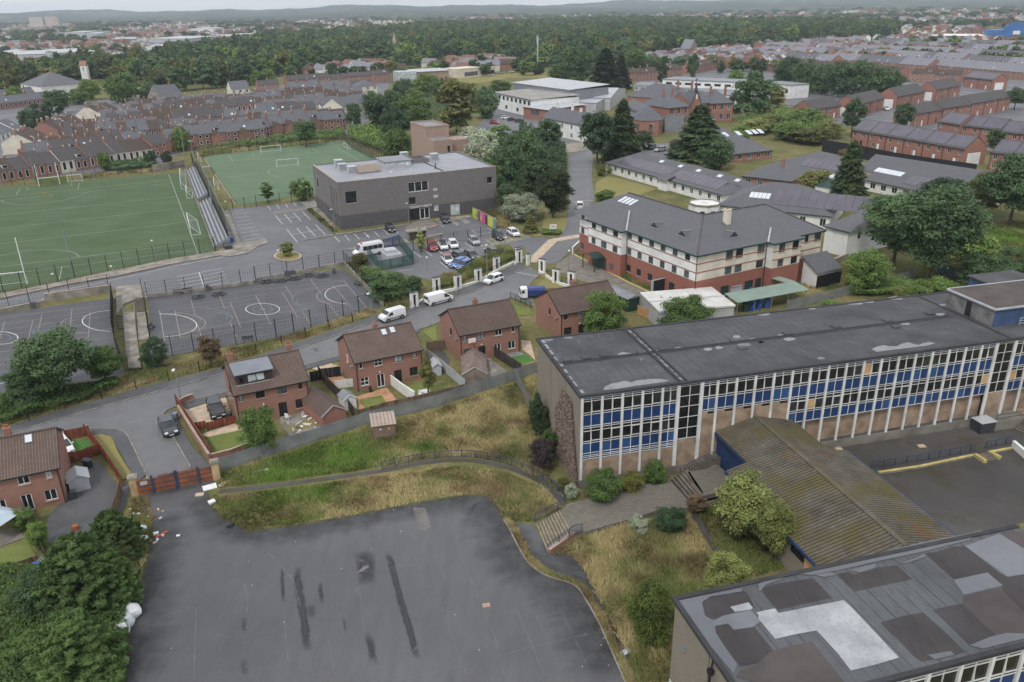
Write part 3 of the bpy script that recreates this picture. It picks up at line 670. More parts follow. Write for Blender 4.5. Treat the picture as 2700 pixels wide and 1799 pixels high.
def school_bay(root,x,w,kind,rnd):
 def glue(k,fn):
  kk=(k,round(w,2))
  if kk not in _bay:mb=MB();fn(mb);_bay[kk]=mb.mesh(k)
  return _bay[kk]
 half=w/2
 def strip_frame(mb,zs,thin=.042,proud=.05):
  for z in zs:mb.box(.1,-proud,z-thin/2,w-.1,.02,z+thin/2)
 if kind=='stair':
  def fr(mb):
   strip_frame(mb,[11.05,9.85,8.55,7.2,5.85,4.5]);mb.box(half-.035,-.055,4.5,half+.035,.02,11.05)
  part('window_frame',glue('stair_frame',fr),m_swhite,root,(x,0,0))
  zs=[4.5,5.85,7.2,8.55,9.85,11.05]
  for j in range(5):
   for i in range(2):
    z0,z1=zs[j]+.03,zs[j+1]-.03
    me=glue('sp%d'%j,lambda mb:mb.quad((0,0,z0),(half-.06,0,z0),(half-.06,0,z1),(0,0,z1)))
    part('glass_pane',me,m_sglass,root,(x+i*half+.03,.03,0))
  part('chipboard_panel',glue('stair_board',lambda mb:mb.box(.1,-.01,1.16,w-.1,.05,4.44)),m_osb,root,(x,0,0));return
 lower=kind in('full','open')
 def fr(mb):
  zs=[11.27,11.03,10.78,9.42,9.17,7.77,7.54]
  if lower:zs+=[7.17,5.92,5.68,4.42]+([4.12,3.92,3.68]if kind=='full' else[])
  strip_frame(mb,zs);zb=(3.68 if kind=='full' else 4.42)if lower else 7.54
  mb.box(half-.03,-.055,zb,half+.03,.02,11.27)
 part('window_frame',glue('frame_'+kind,fr),m_swhite,root,(x,0,0))
 q=lambda mb,z0,z1:mb.box(0,0,z0,half-.04,.03,z1)
 part('spandrel_strip',glue('tb',lambda mb:mb.box(.06,.005,11.05,w-.06,.03,11.25)),m_sblue,root,(x,.02,0))
 for za,zb in((10.8,11.0),(9.2,9.4))+(((7.2,7.5),(5.7,5.9))if lower else()):
  part('vent_strip',glue('td%.1f'%za,lambda mb:mb.box(.06,.01,za,w-.06,.03,zb)),m_sglass,root,(x,.02,0))
 for i in range(2):
  px=x+i*half+.02
  for(z0,z1,ok,mt,nm)in((9.45,10.76,True,m_sglass,'glass_pane'),(7.8,9.14,True,m_sblue,'spandrel_panel'),(5.95,7.14,lower,m_sglass,'glass_pane'),(4.45,5.65,lower,m_sblue,'spandrel_panel')):
   if not ok:continue
   if mt is m_sglass and rnd.random()<.03 and kind=='open':mt=m_osb2;nm='chipboard_panel'
   if mt is m_sglass and rnd.random()<.3:mt=m_sglass2
   if mt is m_sblue and rnd.random()<.12:mt=m_sblue2
   o=part(nm,glue('%s%.2f'%(nm,z0),lambda mb:q(mb,z0,z1)),mt,root,(px,.02,0));o.material_slots[0].link='OBJECT';o.material_slots[0].material=mt
 for(z0,z1,ok)in((9.47,10.74,True),(5.97,7.12,lower)):
  if not ok or rnd.random()<.12:continue
  def cas(mb):
   a,b=0.0,half-.1;t=.048;hh=z1-z0
   mb.box(a,-.07,0,b,0,t);mb.box(a,-.07,hh-t,b,0,hh);mb.box(a,-.07,t,a+t,0,hh-t);mb.box(b-t,-.07,t,b,0,hh-t)
  o=part('casement',glue('cas%.1f'%z0,cas),m_swhite,root,(x+half+.05,-.02,z0));o.rotation_euler=(-.10 if rnd.random()<.55 else-.02,0,0)
 if kind=='full':
  part('spandrel_strip',glue('lb',lambda mb:mb.box(.06,.005,3.7,w-.06,.03,4.4)),m_sblue,root,(x,.02,0))
  part('chipboard_panel',glue('board',lambda mb:mb.box(.1,-.01,1.16,w-.1,.05,3.62)),m_osb,root,(x,0,0))
 elif kind=='boarded':
  def bd(mb):
   st=7.5 if rnd.random()<.5 else 7.1
   mb.box(.1,-.03,1.16,half,.05,7.46);mb.box(half,-.025,1.16,w-.08,.05,7.15)
  part('chipboard_panel',glue('bboard',bd),m_osb,root,(x,0,0))
  part('spandrel_strip',glue('bb',lambda mb:mb.box(.06,.03,7.0,w-.06,.06,7.54)),m_sglass,root,(x,.02,0))
 else:
  part('chipboard_panel',glue('oboard',lambda mb:mb.box(0,.55,1.16,w,.6,4.42)),m_osb,root,(x,0,0))
  part('cill',glue('ocill',lambda mb:mb.box(0,.02,1.12,w,.56,1.16)),m_felt,root,(x,0,0))
  part('soffit',glue('osoff',lambda mb:mb.box(0,.03,4.38,w,.56,4.415)),m_swhite,root,(x,0,0))
m_sblue2=M('bleached_blue_spandrel',S(48,82,128),.4,.12,.5,4)
m_lap=M('felt_lap_line',S(74,74,77),.85,.2,.6,6)
def school_block(label,loc,ang,widths,kinds,depth,seed):
 rnd=random.Random(seed);root=thing('school_building',label,'building',loc,ang)
 Lx=sum(widths)
 w=MB();w.quad((-.0,0,0),(0,0,TOP-.05),(0,depth,TOP-.05),(0,depth,0));w.quad((Lx,0,0),(Lx,depth,0),(Lx,depth,TOP-.05),(Lx,0,TOP-.05));w.quad((0,depth,0),(0,depth,TOP-.05),(Lx,depth,TOP-.05),(Lx,depth,0))
 part('wall',w,m_tanbrick,root)
 bk=MB();bk.quad((.02,.64,1.0),(Lx,.64,1.0),(Lx,.64,TOP-.1),(.02,.64,TOP-.1));part('backing_wall',bk,m_darkgrey,root)
 pl=MB();pl.box(-.06,-.12,0,Lx,.6,1.14);part('plinth',pl,m_plinth,root)
 fa=MB();fa.box(-.05,-.2,11.3,Lx,.1,TOP-.02);part('fascia',fa,m_swhite,root)
 x=0.0;cm={}
 for i,(bw,kd)in enumerate(zip(widths,kinds)):
  cwid=.4 if(kd=='stair' or(i and kinds[i-1]=='stair'))else .26
  if cwid not in cm:cm[cwid]=MB().box(-cwid/2,-.16,1.14,cwid/2,.03,11.3).mesh('column')
  part('column',cm[cwid],m_swhite,root,(x+(cwid/2 if i==0 else 0),0,0))
  school_bay(root,x,bw,kd,rnd);x+=bw
 roof=MB();roof.box(-.1,-.1,TOP-.1,Lx,depth+.1,TOP,False);r=part('roof',roof,m_felt,root)
 up=MB();up.box(-.22,-.24,TOP-.18,Lx,.12,TOP+.1);up.box(-.22,depth-.12,TOP-.18,Lx,depth+.24,TOP+.1);up.box(-.22,.12,TOP-.18,.12,depth-.12,TOP+.1)
 part('roof_edge',up,m_feltedge,r)
 for k in range(1,int(Lx)):
  if k*1.02<54:part('felt_lap',MB().box(k*1.02+rnd.uniform(-.06,.06),.14,TOP,k*1.02+.1,depth-.14,TOP+.0065),m_lap,r)
 return root,r,Lx
widths=[2.4,2.33,2.33,2.33,1.9,2.8,1.9,2.33,2.33,2.33,2.33]+[2.33]*11+[2.2,2.75,2.33,2.33,2.33]
kinds=['full']*5+['stair']+['boarded']*5+['open']*11+['open','stair','open','open','open']
school,sroof,sL=school_block('long derelict school block with blue panels, white grid frame and boarded ground floor',(7.22,76.88,0),radians(14.1),widths,kinds,16.4,3)
def ell(c,r,x,y,a,b,z,n=16,wob=.18):
 ph=random.uniform(0,6);return[Z(c,r,x+a*cos(t)*(1+wob*sin(2*t+ph)*.5),y+b*sin(t)*(1+wob*sin(3*t+ph)),z)for t in np.linspace(0,2*pi,n+1)[:-1]]
def wsheet(name,pts,z,mat,parent,th=0.0):
 mb=MB();ps=[(p.x,p.y)for p in pts]
 a=sum(ps[i][0]*ps[(i+1)%len(ps)][1]-ps[(i+1)%len(ps)][0]*ps[i][1]for i in range(len(ps)))
 if a<0:ps.reverse()
 if th:mb.prism(ps,z-th,z)
 else:mb.quad(*[(x,y,z)for x,y in ps])
 return wpart(name,mb,mat,parent)
for c,r,x,y,a,b in((2,2,355,55,45,13),(2,2,530,35,45,12),(2,2,1035,185,58,20),(2,2,880,216,42,9),(2,2,1525,131,48,12),(2,2,1770,138,40,14),(2,2,1870,125,32,14),(2,2,2025,28,35,14),(2,2,2165,50,30,10),
(2,2,2090,97,58,17),(2,2,2245,76,30,10),(2,2,1330,152,25,10),(2,2,690,243,55,9),(3,2,212,14,40,12),(3,2,275,48,50,16),(3,2,25,76,28,9),(3,2,555,219,35,11),
(3,1,1210,1166,70,14),(3,1,850,1212,75,13),(3,1,960,1196,65,12),(3,1,470,1256,34,11),(3,1,2110,1052,70,14),(3,1,1610,1308,45,12),(3,1,1300,1391,45,13),(3,1,45,1306,60,13),(3,1,1630,1225,35,9)):
 wsheet('puddle',ell(c,r,x,y,a,b,TOP),TOP+.008,m_puddle if random.random()<.45 else m_silt_sheen,sroof)  # matte pale ones carry the sky's reflection as their colour
wsheet('puddle',L(2,2,(845,488),(858,468),(885,458),(925,440),(965,436),(1010,424),(1040,418),(1095,432),(1140,415),(1200,410),(1260,402),(1330,401),(1390,408),(1430,415),(1380,430),(1150,460),(960,492),(850,500),z=TOP),TOP+.008,m_silt_sheen,sroof)  # pale strip: reflected sky painted in as a matte colour
wsheet('puddle',L(3,2,(1000,138),(1050,115),(1110,102),(1160,112),(1230,112),(1270,90),(1330,76),(1370,90),(1420,102),(1460,85),(1510,74),(1570,84),(1500,105),(1300,130),(1050,162),z=TOP),TOP+.008,m_silt_sheen,sroof)  # second pale strip, sky reflection again put into the colour
for c,r,x,y in((2,2,525,230),(2,2,692,208),(2,2,855,187),(2,2,1185,160),(2,2,1375,133),(2,2,2005,55),(2,2,2075,125),(3,1,1140,1360),(3,1,690,1415),(3,1,1220,1415),(3,1,260,1475),(3,1,1520,1300)):
 p=Z(c,r,x,y,TOP+.1);lp=tm(sroof.parent).inverted()@p
 hm=MB().box(-.55,-.45,0,.55,.45,.12);hm.box(-.5,-.4,.12,.5,.4,.17);part('roof_hatch',hm,m_felt,sroof,(lp.x,lp.y,TOP))
mb=MB()
mb.box(.4,8.1,TOP,53.5,8.3,TOP+.06);mb.box(.4,8.7,TOP,53.5,8.85,TOP+.05);part('gutter_edge',mb,m_feltedge,sroof)
mb=MB().box(.4,8.3,TOP,53.5,8.7,TOP+.012);part('gutter',mb,m_crack,sroof)
mb=MB().box(11.35,.2,TOP+.062,11.6,16.2,TOP+.18).box(12.15,.2,TOP+.062,12.4,16.2,TOP+.18);part('expansion_joint',mb,m_feltedge,sroof)
mb=MB()
for k in range(13):mb.box(11.7+(k%3)*.1,.6+k*1.2,TOP+.02,12.05,1.3+k*1.2+random.uniform(-.2,.3),TOP+.03)
part('joint_lining',mb,m_silt_sheen,sroof)
mb=MB()
for k in range(9):mb.box(.18,.3+k*1.8,TOP+.1,.3+random.uniform(.05,.3),1.4+k*1.8+random.uniform(-.5,.5),TOP+.108)
part('silt_streak',mb,m_silt_sheen,sroof)
mb=MB().box(55.0,.2,TOP,55.25,16.2,TOP+.1);part('expansion_joint',mb,m_feltedge,sroof)
for x,y in((4.2,13.0),(9.5,6.2)):part('roof_vent',MB().lathe([(.09,0),(.09,.35),(.16,.36),(.12,.5)],8,(x,y,TOP)),m_grey,sroof)
m_gwood=M('weathered_grey_boards',S(120,118,116),.85,.2,.7,6,grime=.4,streak=(3,3,.4));m_bwood=M('faded_blue_boards',S(62,82,116),.7,.2,.7,6,grime=.4,streak=(3,3,.4))
pr=MB().box(55.9,3.9,TOP,70,11.7,TOP+2.3)
pr_o=part('plant_room',pr,m_bwood,sroof)
mb=MB()
for k in range(14):mb.box(55.83,3.9+k*.557,TOP+.02,55.895,4.44+k*.557,TOP+2.28)
mb.box(55.80,6.9,TOP+.05,55.828,7.5,TOP+2.0);part('board_cladding',mb,m_gwood,sroof)
part('plant_room_door',MB().box(55.77,7.5,TOP+.05,55.8,8.4,TOP+2.0),m_blackframe,sroof)
part('plant_room_roof',MB().box(55.7,3.7,TOP+2.3,70.2,11.9,TOP+2.45),M('brown_felt',S(84,76,73),.85,.14,.4,6),sroof)
part('roof_edge',MB().box(55.6,3.6,TOP+2.28,70.3,3.75,TOP+2.52).box(55.6,3.75,TOP+2.28,55.75,11.95,TOP+2.52).box(55.75,11.85,TOP+2.28,70.3,12.0,TOP+2.52),m_palegrey,sroof)
part('guard_rail',MB().bar((59.5,3.4,TOP+.6),(66,3.4,TOP+.6),.06).bar((59.5,3.4,TOP+.95),(66,3.4,TOP+.95),.06).bar((59.5,3.4,TOP+.25),(66,3.4,TOP+.25),.06).bar((59.6,3.4,TOP),(59.6,3.4,TOP+1),.06),m_palegrey,sroof)
hb=MB().box(64.5,13.2,TOP,72,17.5,TOP+1.6);part('plant_room',hb,m_bwood,sroof);part('roof_edge',MB().box(64.2,13.0,TOP+1.6,72.2,17.8,TOP+1.75),m_felt,sroof)
part('aerial',MB().tube((.3,8,TOP-.4),(-.1,8,TOP+1.6),.03).bar((-.5,7.7,TOP+1.5),(.4,8.3,TOP+1.4),.04).bar((-.3,7.2,TOP+1.1),(.0,8.4,TOP+1.1),.03),m_grey,school)
part('wall_joint',MB().box(-.012,5.4,0,0.0,5.44,TOP-.1).box(-.012,10.8,0,0,10.84,TOP-.1),m_feltedge,school)
o2=Vector((11.1,45.0,0))+Vector((sin(radians(15.1)),-cos(radians(15.1)),0))*10.2
w2=[2.43]+[2.45]*11;k2=['full']*4+['boarded']*2+['full']*6
school2,s2roof,s2L=school_block('nearer derelict school block with patched felt roof and tan brick end wall',(o2.x,o2.y,0),radians(15.1),w2,k2,10.2,5)
part('downpipe',MB().tube((-.25,4.6,0),(-.25,4.6,10.2),.09).box(-.4,4.42,10.2,-.06,4.78,10.55).tube((-.2,4.6,10.5),(-.12,4.6,11.4),.07),m_pipe,school2)
part('wall_panel',MB().box(-.05,7.1,0,-.003,10.2,4.3),M('pale_blue_grey_panel',S(178,188,196),.6,.08,.5,5),school2)
part('wall_joint',MB().box(-.012,5.2,0,0.0,5.25,TOP-.1),m_feltedge,school2)
part('wall_vent',MB().box(-.06,8.3,8.4,-.003,8.75,9.0),m_grey,school2)
m_fb=M('brown_black_felt',S(66,62,63),.85,.14,.3,7,grime=.15,streak=(2.5,.5,1));m_fg=M('mid_grey_felt',S(98,99,104),.75,.1,.3,7,streak=(2.5,.5,1))
m_fl=M('light_grey_felt',S(112,114,120),.65,.1,.3,7);m_fw=M('silver_white_felt',S(164,165,168),.7,.1,.5,4,streak=(5,5,1),col2=S(136,138,142));m_fbr=M('brown_felt_patch',S(82,75,74),.85,.14,.3,7)
_fz=[0]
def fel(c,mat,*pts,dz=.008):
 _fz[0]+=.0012;wsheet('felt_patch',L(c,3,*pts,z=TOP+dz),TOP+dz+_fz[0],mat,s2roof)
m_fg2=M('blue_grey_felt',S(86,88,91),.7,.12,.3,7,streak=(2.5,.5,1))
wsheet('felt_field',[tm(school2)@Vector(p)for p in((.15,.15,0),(s2L-.1,.15,0),(s2L-.1,10.05,0),(.15,10.05,0))],TOP+.004,m_fg2,s2roof)
fel(2,m_fb,(1710,830),(1780,790),(1960,770),(2080,725),(2130,770),(2190,890),(2060,905),(1880,980),(1760,995),(1735,900))
fel(3,m_fb,(30,720),(90,690),(240,660),(480,625),(550,690),(650,800),(420,850),(180,905),(120,850),(60,780))
fel(3,m_fb,(690,590),(800,565),(850,590),(1000,560),(1060,530),(1225,510),(1365,635),(1100,690),(850,745))
fel(3,m_fb,(1475,405),(1580,390),(1720,345),(1830,340),(1990,470),(2110,570),(1920,600),(1740,640),(1600,520))
fel(3,m_fbr,(2130,205),(2354,210),(2354,350),(2230,280));fel(3,m_fb,(1990,470),(2110,570),(2220,615),(2354,590),(2354,960),(2140,780),(2170,690),(2030,575),dz=.01)
fel(3,m_fl,(1830,340),(1940,300),(2130,230),(2354,360),(2354,590),(2205,612));fel(3,m_fl,(1730,640),(2030,575),(2165,690),(1820,775),dz=.014)
fel(3,m_fbr,(1820,780),(2140,710),(2354,920),(2354,1110),(2110,1140),(1960,1000),(1810,850),dz=.012)
fel(3,m_fb,(1080,1020),(1280,960),(1460,930),(1640,1090),(1830,1280),(1690,1320),(1450,1365),(1370,1310),(1240,1170))
fel(3,m_fb,(1545,905),(1700,870),(1810,850),(1960,1000),(2115,1135),(1990,1215),(1880,1230),(1700,1050),dz=.01)
fel(3,m_fw,(0,985),(0,925),(145,895),(180,935),(500,870),(755,820),(840,900),(1010,1080),(1245,1330),(1030,1395),(820,1445),(700,1290),(515,1090),(320,1125),(148,1165),(60,1060),dz=.016)
fel(2,m_fw,(1970,880),(2130,840),(2170,890),(2150,905),(2010,925),dz=.016);fel(2,m_fw,(2200,930),(2354,895),(2354,1150),(2270,1010),dz=.012)
fel(2,m_fb,(1820,1060),(1950,1030),(2000,1090),(2180,1060),(2354,1270),(2354,1345),(2060,1410),(1950,1270),(1870,1150));fel(3,m_fbr,(0,1370),(120,1270),(470,1185),(760,1547),(0,1547),dz=.012);fel(3,m_fb,(0,1130),(120,1260),(160,1330),(0,1370))
fel(2,m_fbr,(2060,1440),(2354,1370),(2354,1547),(2180,1547),(2020,1500),dz=.01);fel(2,m_fl,(1830,1000),(1900,960),(2150,910),(2240,1010),(2170,1060),(2000,1085),(1950,1030),(1830,1050),dz=.012)
for pts in([(500,600),(640,575),(690,600),(580,620)],[(820,560),(950,520),(1040,500),(1030,540),(900,580)],[(1250,500),(1400,450),(1470,410),(1480,440),(1330,490)],[(1500,1310),(1700,1275),(1740,1310),(1560,1350)],[(1870,1225),(2050,1150),(2200,1115),(2354,1120),(2354,1165),(1990,1255)],[(250,590),(460,540),(700,490),(1000,430),(1200,370),(1500,300),(1850,235),(1990,200),(1870,290),(1480,390),(1100,470),(700,560),(480,600)],[(0,680),(100,630),(240,610),(200,640),(60,690),(20,740),(0,745)]):
 wsheet('puddle',L(3,3,*pts,z=TOP),TOP+.05,m_puddle,s2roof)
wsheet('puddle',L(2,3,(1510,830),(1700,790),(2060,720),(2080,745),(1800,790),(1720,840),(1740,960),(1830,1010),(1840,1110),(1930,1250),(2030,1390),(2000,1480),(1800,1240),(1640,1030),z=TOP),TOP+.047,M('shallow_water_film',S(96,98,104),.3,.06,.3,3,spec=.5),s2roof)
R0=Vector((27.9,81.2,0));la=radians(-75.46)
link=thing('link_hall','low gabled hall with mossy corrugated roof joining the two derelict school blocks','building',(R0.x,R0.y,0),la)
m_corr,nt,b,pos,uv=new_mat('mossy_corrugated_sheet')
c=mix(nt,ramp(nt,noise(nt,pos,.5,6,.65),.38,.68),S(96,90,80),S(68,63,56))
c=mix(nt,mix(nt,.9,0.,ramp(nt,noise(nt,pos,3.0,5,.75),.6,.72)),c,S(160,156,144))
c=mix(nt,mix(nt,.85,0.,ramp(nt,noise(nt,pos,.17,6,.7),.46,.62)),c,S(86,79,40))
c=mix(nt,mix(nt,.8,0.,ramp(nt,noise(nt,pos,.13,5,.6,(1,1.0,1)),.6,.72)),c,S(104,70,36))
nt.links.new(c,b.inputs['Base Color']);b.inputs['Roughness'].default_value=.9
def corr_sheet(x0,x1,yr,zr,ye,ze,pitch=.36,amp=.05):
 mb=MB();sl=-1 if ye<yr else 1;pts=[];n=max(1,round((x1-x0)/pitch));pt_=(x1-x0)/n
 for i in range(n):x=x0+pt_*i;pts+=[(x,amp),(x+pt_*.7,amp),(x+pt_*.74,-amp*.8),(x+pt_*.96,-amp*.8)]
 pts.append((x1,amp))
 for(xa,ha),(xb,hb_)in zip(pts,pts[1:]):
  q=[(xa,yr,zr+ha),(xb,yr,zr+hb_),(xb,ye,ze+hb_),(xa,ye,ze+ha)]
  if sl<0:q.reverse()
  mb.quad(*q[::-1])
 return mb
lr=part('roof',MB().bar((-1.3,0,6.06),(24.2,0,6.06),.5,.12),m_corr,link)
n_sheet=6
for side in(-1,1):
 for k in range(n_sheet):
  xa,xb=(-1.3+7.5*k/2,-1.3+7.5*(k+1)/2)if k<2 else(6.2+18*(k-2)/4,6.2+18*(k-1)/4)
  hw=4.95 if k<2 else 7.35;ze=6.0-(1.8*hw/7.2)
  part('roof_sheet',corr_sheet(xa,xb,side*.02,6.0,side*hw,ze,pitch=.42,amp=.06),m_corr,lr)
m_navy=M('navy_painted_boards',S(32,56,98),.55,.15,.6,6,grime=.2)
for y in(-4.5,4.5):part('wall',MB().box(-1,y-.06,0,6,y+.06,4.65),m_navy,link)
wl2=MB();wl2.box(6.4,-6.9,0,24,6.9,4.0,False);part('wall',wl2,m_tanbrick,link)
for bb in((-1.3,-5.05,4.45,6.2,-4.95,4.75),(6.2,-7.5,3.9,24.2,-7.36,4.2),(6.2,7.36,3.9,24.2,7.5,4.2)):part('fascia',MB().box(*bb),m_navy,link)
for k in range(4):window(link,12+k*3,2.5,3.8,2.0,-6.9,m_blackframe,m_gl,2,1,-.02,False);
part('chipboard_panel',MB().box(20.2,-6.96,1.2,22.8,-6.91,3.3),m_osb2,link)
# semi-detached brick houses
def slope_pt(y,y0,ym,ze,zr):return ze+(zr-ze)*(y-y0)/(ym-y0)
def roof_window(parent,x,y,w,l,y0,ym,ze,zr,mat=None):
 sl=(zr-ze)/(ym-y0);n=Vector((0,-sl,1)).normalized();d=Vector((0,1,sl)).normalized()
 p=Vector((x,y,slope_pt(y,y0,ym,ze,zr)))+n*.05
 f=MB();q=MB();xx=Vector((1,0,0))
 a=[p-xx*w/2,p+xx*w/2,p+xx*w/2+d*l,p-xx*w/2+d*l]
 f.v+=[tuple(v)for v in a]+[tuple(v+n*.09)for v in a];f.f+=[(4,5,6,7),(0,1,5,4),(1,2,6,5),(2,3,7,6),(3,0,4,7)]
 i=.07;b=[p-xx*(w/2-i)+d*i+n*.1,p+xx*(w/2-i)+d*i+n*.1,p+xx*(w/2-i)+d*(l-i)+n*.1,p-xx*(w/2-i)+d*(l-i)+n*.1]
 q.quad(*b);o=part('roof_window',f,m_grey,parent);part('pane',q,mat or m_sky,o);return o
HZ,RZ,HD=4.65,7.15,9.0
def semi(label,O,ang,Lx=9.8,tile=None,frames=None,rw=(),stacks=((.55,6.2),),dormer=False,hideback=True):
 root=thing('semi_detached_house',label,'house',(O[0],O[1],0),ang,'brick semi-detached houses along the estate road')
 tile=tile or m_tilec;fA,fB=frames or(m_upvc,m_blackframe);k=Lx/9.8
 wins=[(.55,3.45,1.08,4.5,fA,1,1),(2.74,3.35,3.9,4.5,fA,2,2),(5.67,3.35,6.85,4.5,fB,2,1),(8.46,3.45,9.0,4.5,fB,1,1),(.56,.8,1.76,2.05,fA,2,2),(7.8,.75,9.03,2.05,fB,2,1)]
 doors=[(2.9,.05,4.05,2.1,fA,2),(5.48,.05,6.6,2.1,fB,2)]
 wins=[(a*k,b,c*k,d,e,f,h)for a,b,c,d,e,f,h in wins];doors=[(a*k,b,c*k,d,e,f)for a,b,c,d,e,f in doors]
 w=MB();wall_open(w,0,Lx,0,HZ,0,[(a,b,c,d)for a,b,c,d,*_ in wins]+[(a,b,c,d)for a,b,c,d,*_ in doors])
 w.quad((0,HD,0),(0,0,0),(0,0,HZ),(0,HD/2,RZ-.06),(0,HD,HZ));w.quad((Lx,0,0),(Lx,HD,0),(Lx,HD,HZ),(Lx,HD/2,RZ-.06),(Lx,0,HZ));w.quad((Lx,HD,0),(0,HD,0),(0,HD,HZ),(Lx,HD,HZ))
 part('wall',w,m_brick,root)
 r=part('roof',gable_roof_courses(-.22,Lx+.22,0,HD,HZ,RZ),tile,root)
 rt=MB()
 n=int(Lx/.45)
 for i in range(n):rt.bar((-.22+(Lx+.44)*i/n,HD/2,RZ+.05),(-.22+(Lx+.44)*(i+.97)/n,HD/2,RZ+.06),.28,.14)
 part('ridge_tiles',rt,tile,r,kind='stuff')
 sl_=(RZ-HZ)/(HD/2);g_=MB().bar((-.2,-.33,HZ-.16),(Lx+.2,-.33,HZ-.16),.13,.12);part('gutter',g_,m_pipe,root)
 for x in(.12,Lx-.15):part('downpipe',MB().tube((x,-.08,.1),(x,-.08,HZ-.4),.05).tube((x,-.08,HZ-.4),(x,-.33,HZ-.16),.05),m_pipe,root)
 vb=MB();
 for xx in(-.23,Lx+.16):
  vb.bar((xx+.03,-.25,HZ-.17),(xx+.03,HD/2,RZ-.06),.06,.18);vb.bar((xx+.03,HD/2,RZ-.06),(xx+.03,HD+.25,HZ-.17),.06,.18)
 part('bargeboard',vb,m_pipe,root,kind='stuff')
 for a,b,c,d,fm,co,ro in wins:window(root,a,b,d,c-a,0,fm,random.choice((m_gl,m_gl,m_gl2,m_gl3)),co,ro)
 for a,b,c,d,fm,co in doors:window(root,a,b,d,c-a,0,fm,m_gl,co,1,.1,False,name='patio_door',fw=.09)
 window(root,-HD*.45,3.2,4.3,.5,.0,fA,m_gl,1,1,-.03,True,-pi/2)
 for x,y in stacks:chimney(root,x,y,RZ-1.2,RZ+.4,.7,.55,m_brick,2)
 for x,y in rw:roof_window(r,x,y,.78,1.1,0,HD/2,HZ,RZ)
 if dormer:
  dm=part('dormer',MB().sideprism([(1.0,5.25),(1.0,6.75),(4.4,7.05),(4.4,6.9)],.6,5.2),M('dark_brown_cladding',S(66,54,56),.7,.12,1,6),root)
  part('dormer_roof',MB().sideprism([(.7,6.74),(.7,6.84),(4.6,7.2),(4.6,7.08)],.4,5.4),M('blue_grey_felt_roof',S(122,126,134),.6,.08,.5,5),dm)
  part('lead_flashing',MB().box(.5,.93,5.2,5.3,1.0,5.28),m_lead,dm)
  window(dm,2.0,5.45,6.5,2.2,1.0,m_blackframe,m_gl3,2,1,-.03,False);window(dm,1.0,5.5,6.3,.5,1.0,m_blackframe,m_gl,1,1,-.03,False)
 part('satellite_dish',MB().lathe([(.02,0),(.2,.04),(.33,.12)],10,(-.25,1.0,3.6)),m_grey,root)
 part('wall_lamp',MB().lathe([(.05,0),(.12,.08),(.05,.2)],8,(3.4,-.12,2.35)),m_upvc,root)
 return root
def along(O,a,dx,dy=0.0):return(O[0]+cos(a)*dx-sin(a)*dy,O[1]+sin(a)*dx+cos(a)*dy)
a2=radians(26.3);semi('brick house pair with brown dormer and grey flat dormer roof beside two dark cars',along((-36.02,92.66),a2,.45),a2,9.4,m_tilec,(m_blackframe,m_blackframe),(),((.9,6.9),(8.6,6.2)),True)
a3=radians(26.2);semi('brick house pair with two rooflights and a white-fenced patio garden',(-21.84,102.34),a3,9.85,m_tilec,(m_upvc,m_blackframe),((5.6,3.2),(6.9,3.3)),((4.9,5.6),))
a4=radians(23.8);semi('brick house pair with a basketball backboard beside the asbestos garage',(-7.8,111.82),a4,9.85,m_tiled,(m_blackframe,m_upvc),(),((4.9,5.9),))
a5=radians(24);semi('brick house pair half hidden by a leafy tree next to the care home',(7.8,119.9),a5,11.0,m_tiled,(m_blackframe,m_blackframe),(),((5.4,5.9),))
a1=radians(24.4);semi('brick house pair with two rooflights at the left edge beside a white shed',along((-49.52,75.85),a1,-9.4),a1,9.5,m_tilec,(m_upvc,m_upvc),((3.4,3.1),(6.9,3.3)),((4.7,6.2),))
# college building
CA=radians(25.0);CO=(-40.97,192.6);CH=11.4;CL,CD=41.5,27.0
col=thing('college_building','three storey grey brick college with flat roof beyond the car park','building',(CO[0],CO[1],0),CA)
cw=MB();op=[(1.55,6.14,4.47,9.15),(17.5,7.25,22.85,9.7),(38.85,7.3,40.4,9.0),(17.4,.1,22.8,2.95),(17.45,4.1,19.4,6.0),(24.0,1.9,25.2,3.3),(28.4,.1,31.0,3.0)]
wall_open(cw,0,CL,3.4,CH,0,[o for o in op if o[1]>3.4],.3)
cw.quad((0,CD,3.4),(0,0,3.4),(0,0,CH),(0,CD,CH));cw.quad((CL,0,0),(CL,CD,0),(CL,CD,CH),(CL,0,CH));cw.quad((CL,CD,0),(0,CD,0),(0,CD,CH),(CL,CD,CH))
part('wall',cw,m_greybrick,col)
cb=MB();wall_open(cb,0,CL,0,3.4,0,[o for o in op if o[1]<3.4],.5);cb.quad((0,CD,0),(0,0,0),(0,0,3.4),(0,CD,3.4));part('base_wall',cb,m_darkbrick,col)
cr=part('roof',MB().box(.3,.3,CH-.5,CL-.3,CD-.3,CH-.15,False),M('grey_roof_membrane',S(148,149,156),.55,.08,.2,5,grime=.1),col)
for bb in((0,0,CL,.4),(0,CD-.4,CL,CD),(0,.4,.4,CD-.4),(CL-.4,.4,CL,CD-.4)):part('parapet',MB().box(bb[0]-.02,bb[1]-.02,CH-.6,bb[2]+.02,bb[3]+.02,CH+.12),m_greybrick,cr)
for bb in((0,0,CL,.4),(0,.4,.4,CD-.4)):part('coping',MB().box(bb[0]-.06,bb[1]-.06,CH+.12,bb[2]+.06,bb[3]+.06,CH+.18),m_stone,cr)
window(col,1.55,6.14,9.15,2.92,0,m_palegrey,m_gl,1,1,.2,True,fw=.09)
window(col,17.5,7.25,9.7,5.35,0,m_upvc,m_gl,3,1,.2,True,fw=.12);window(col,38.85,7.3,9.0,1.55,0,m_palegrey,m_gl,1,1,.2,True);window(col,17.45,4.1,6.0,1.95,0,m_palegrey,m_gl,1,1,.25,True)
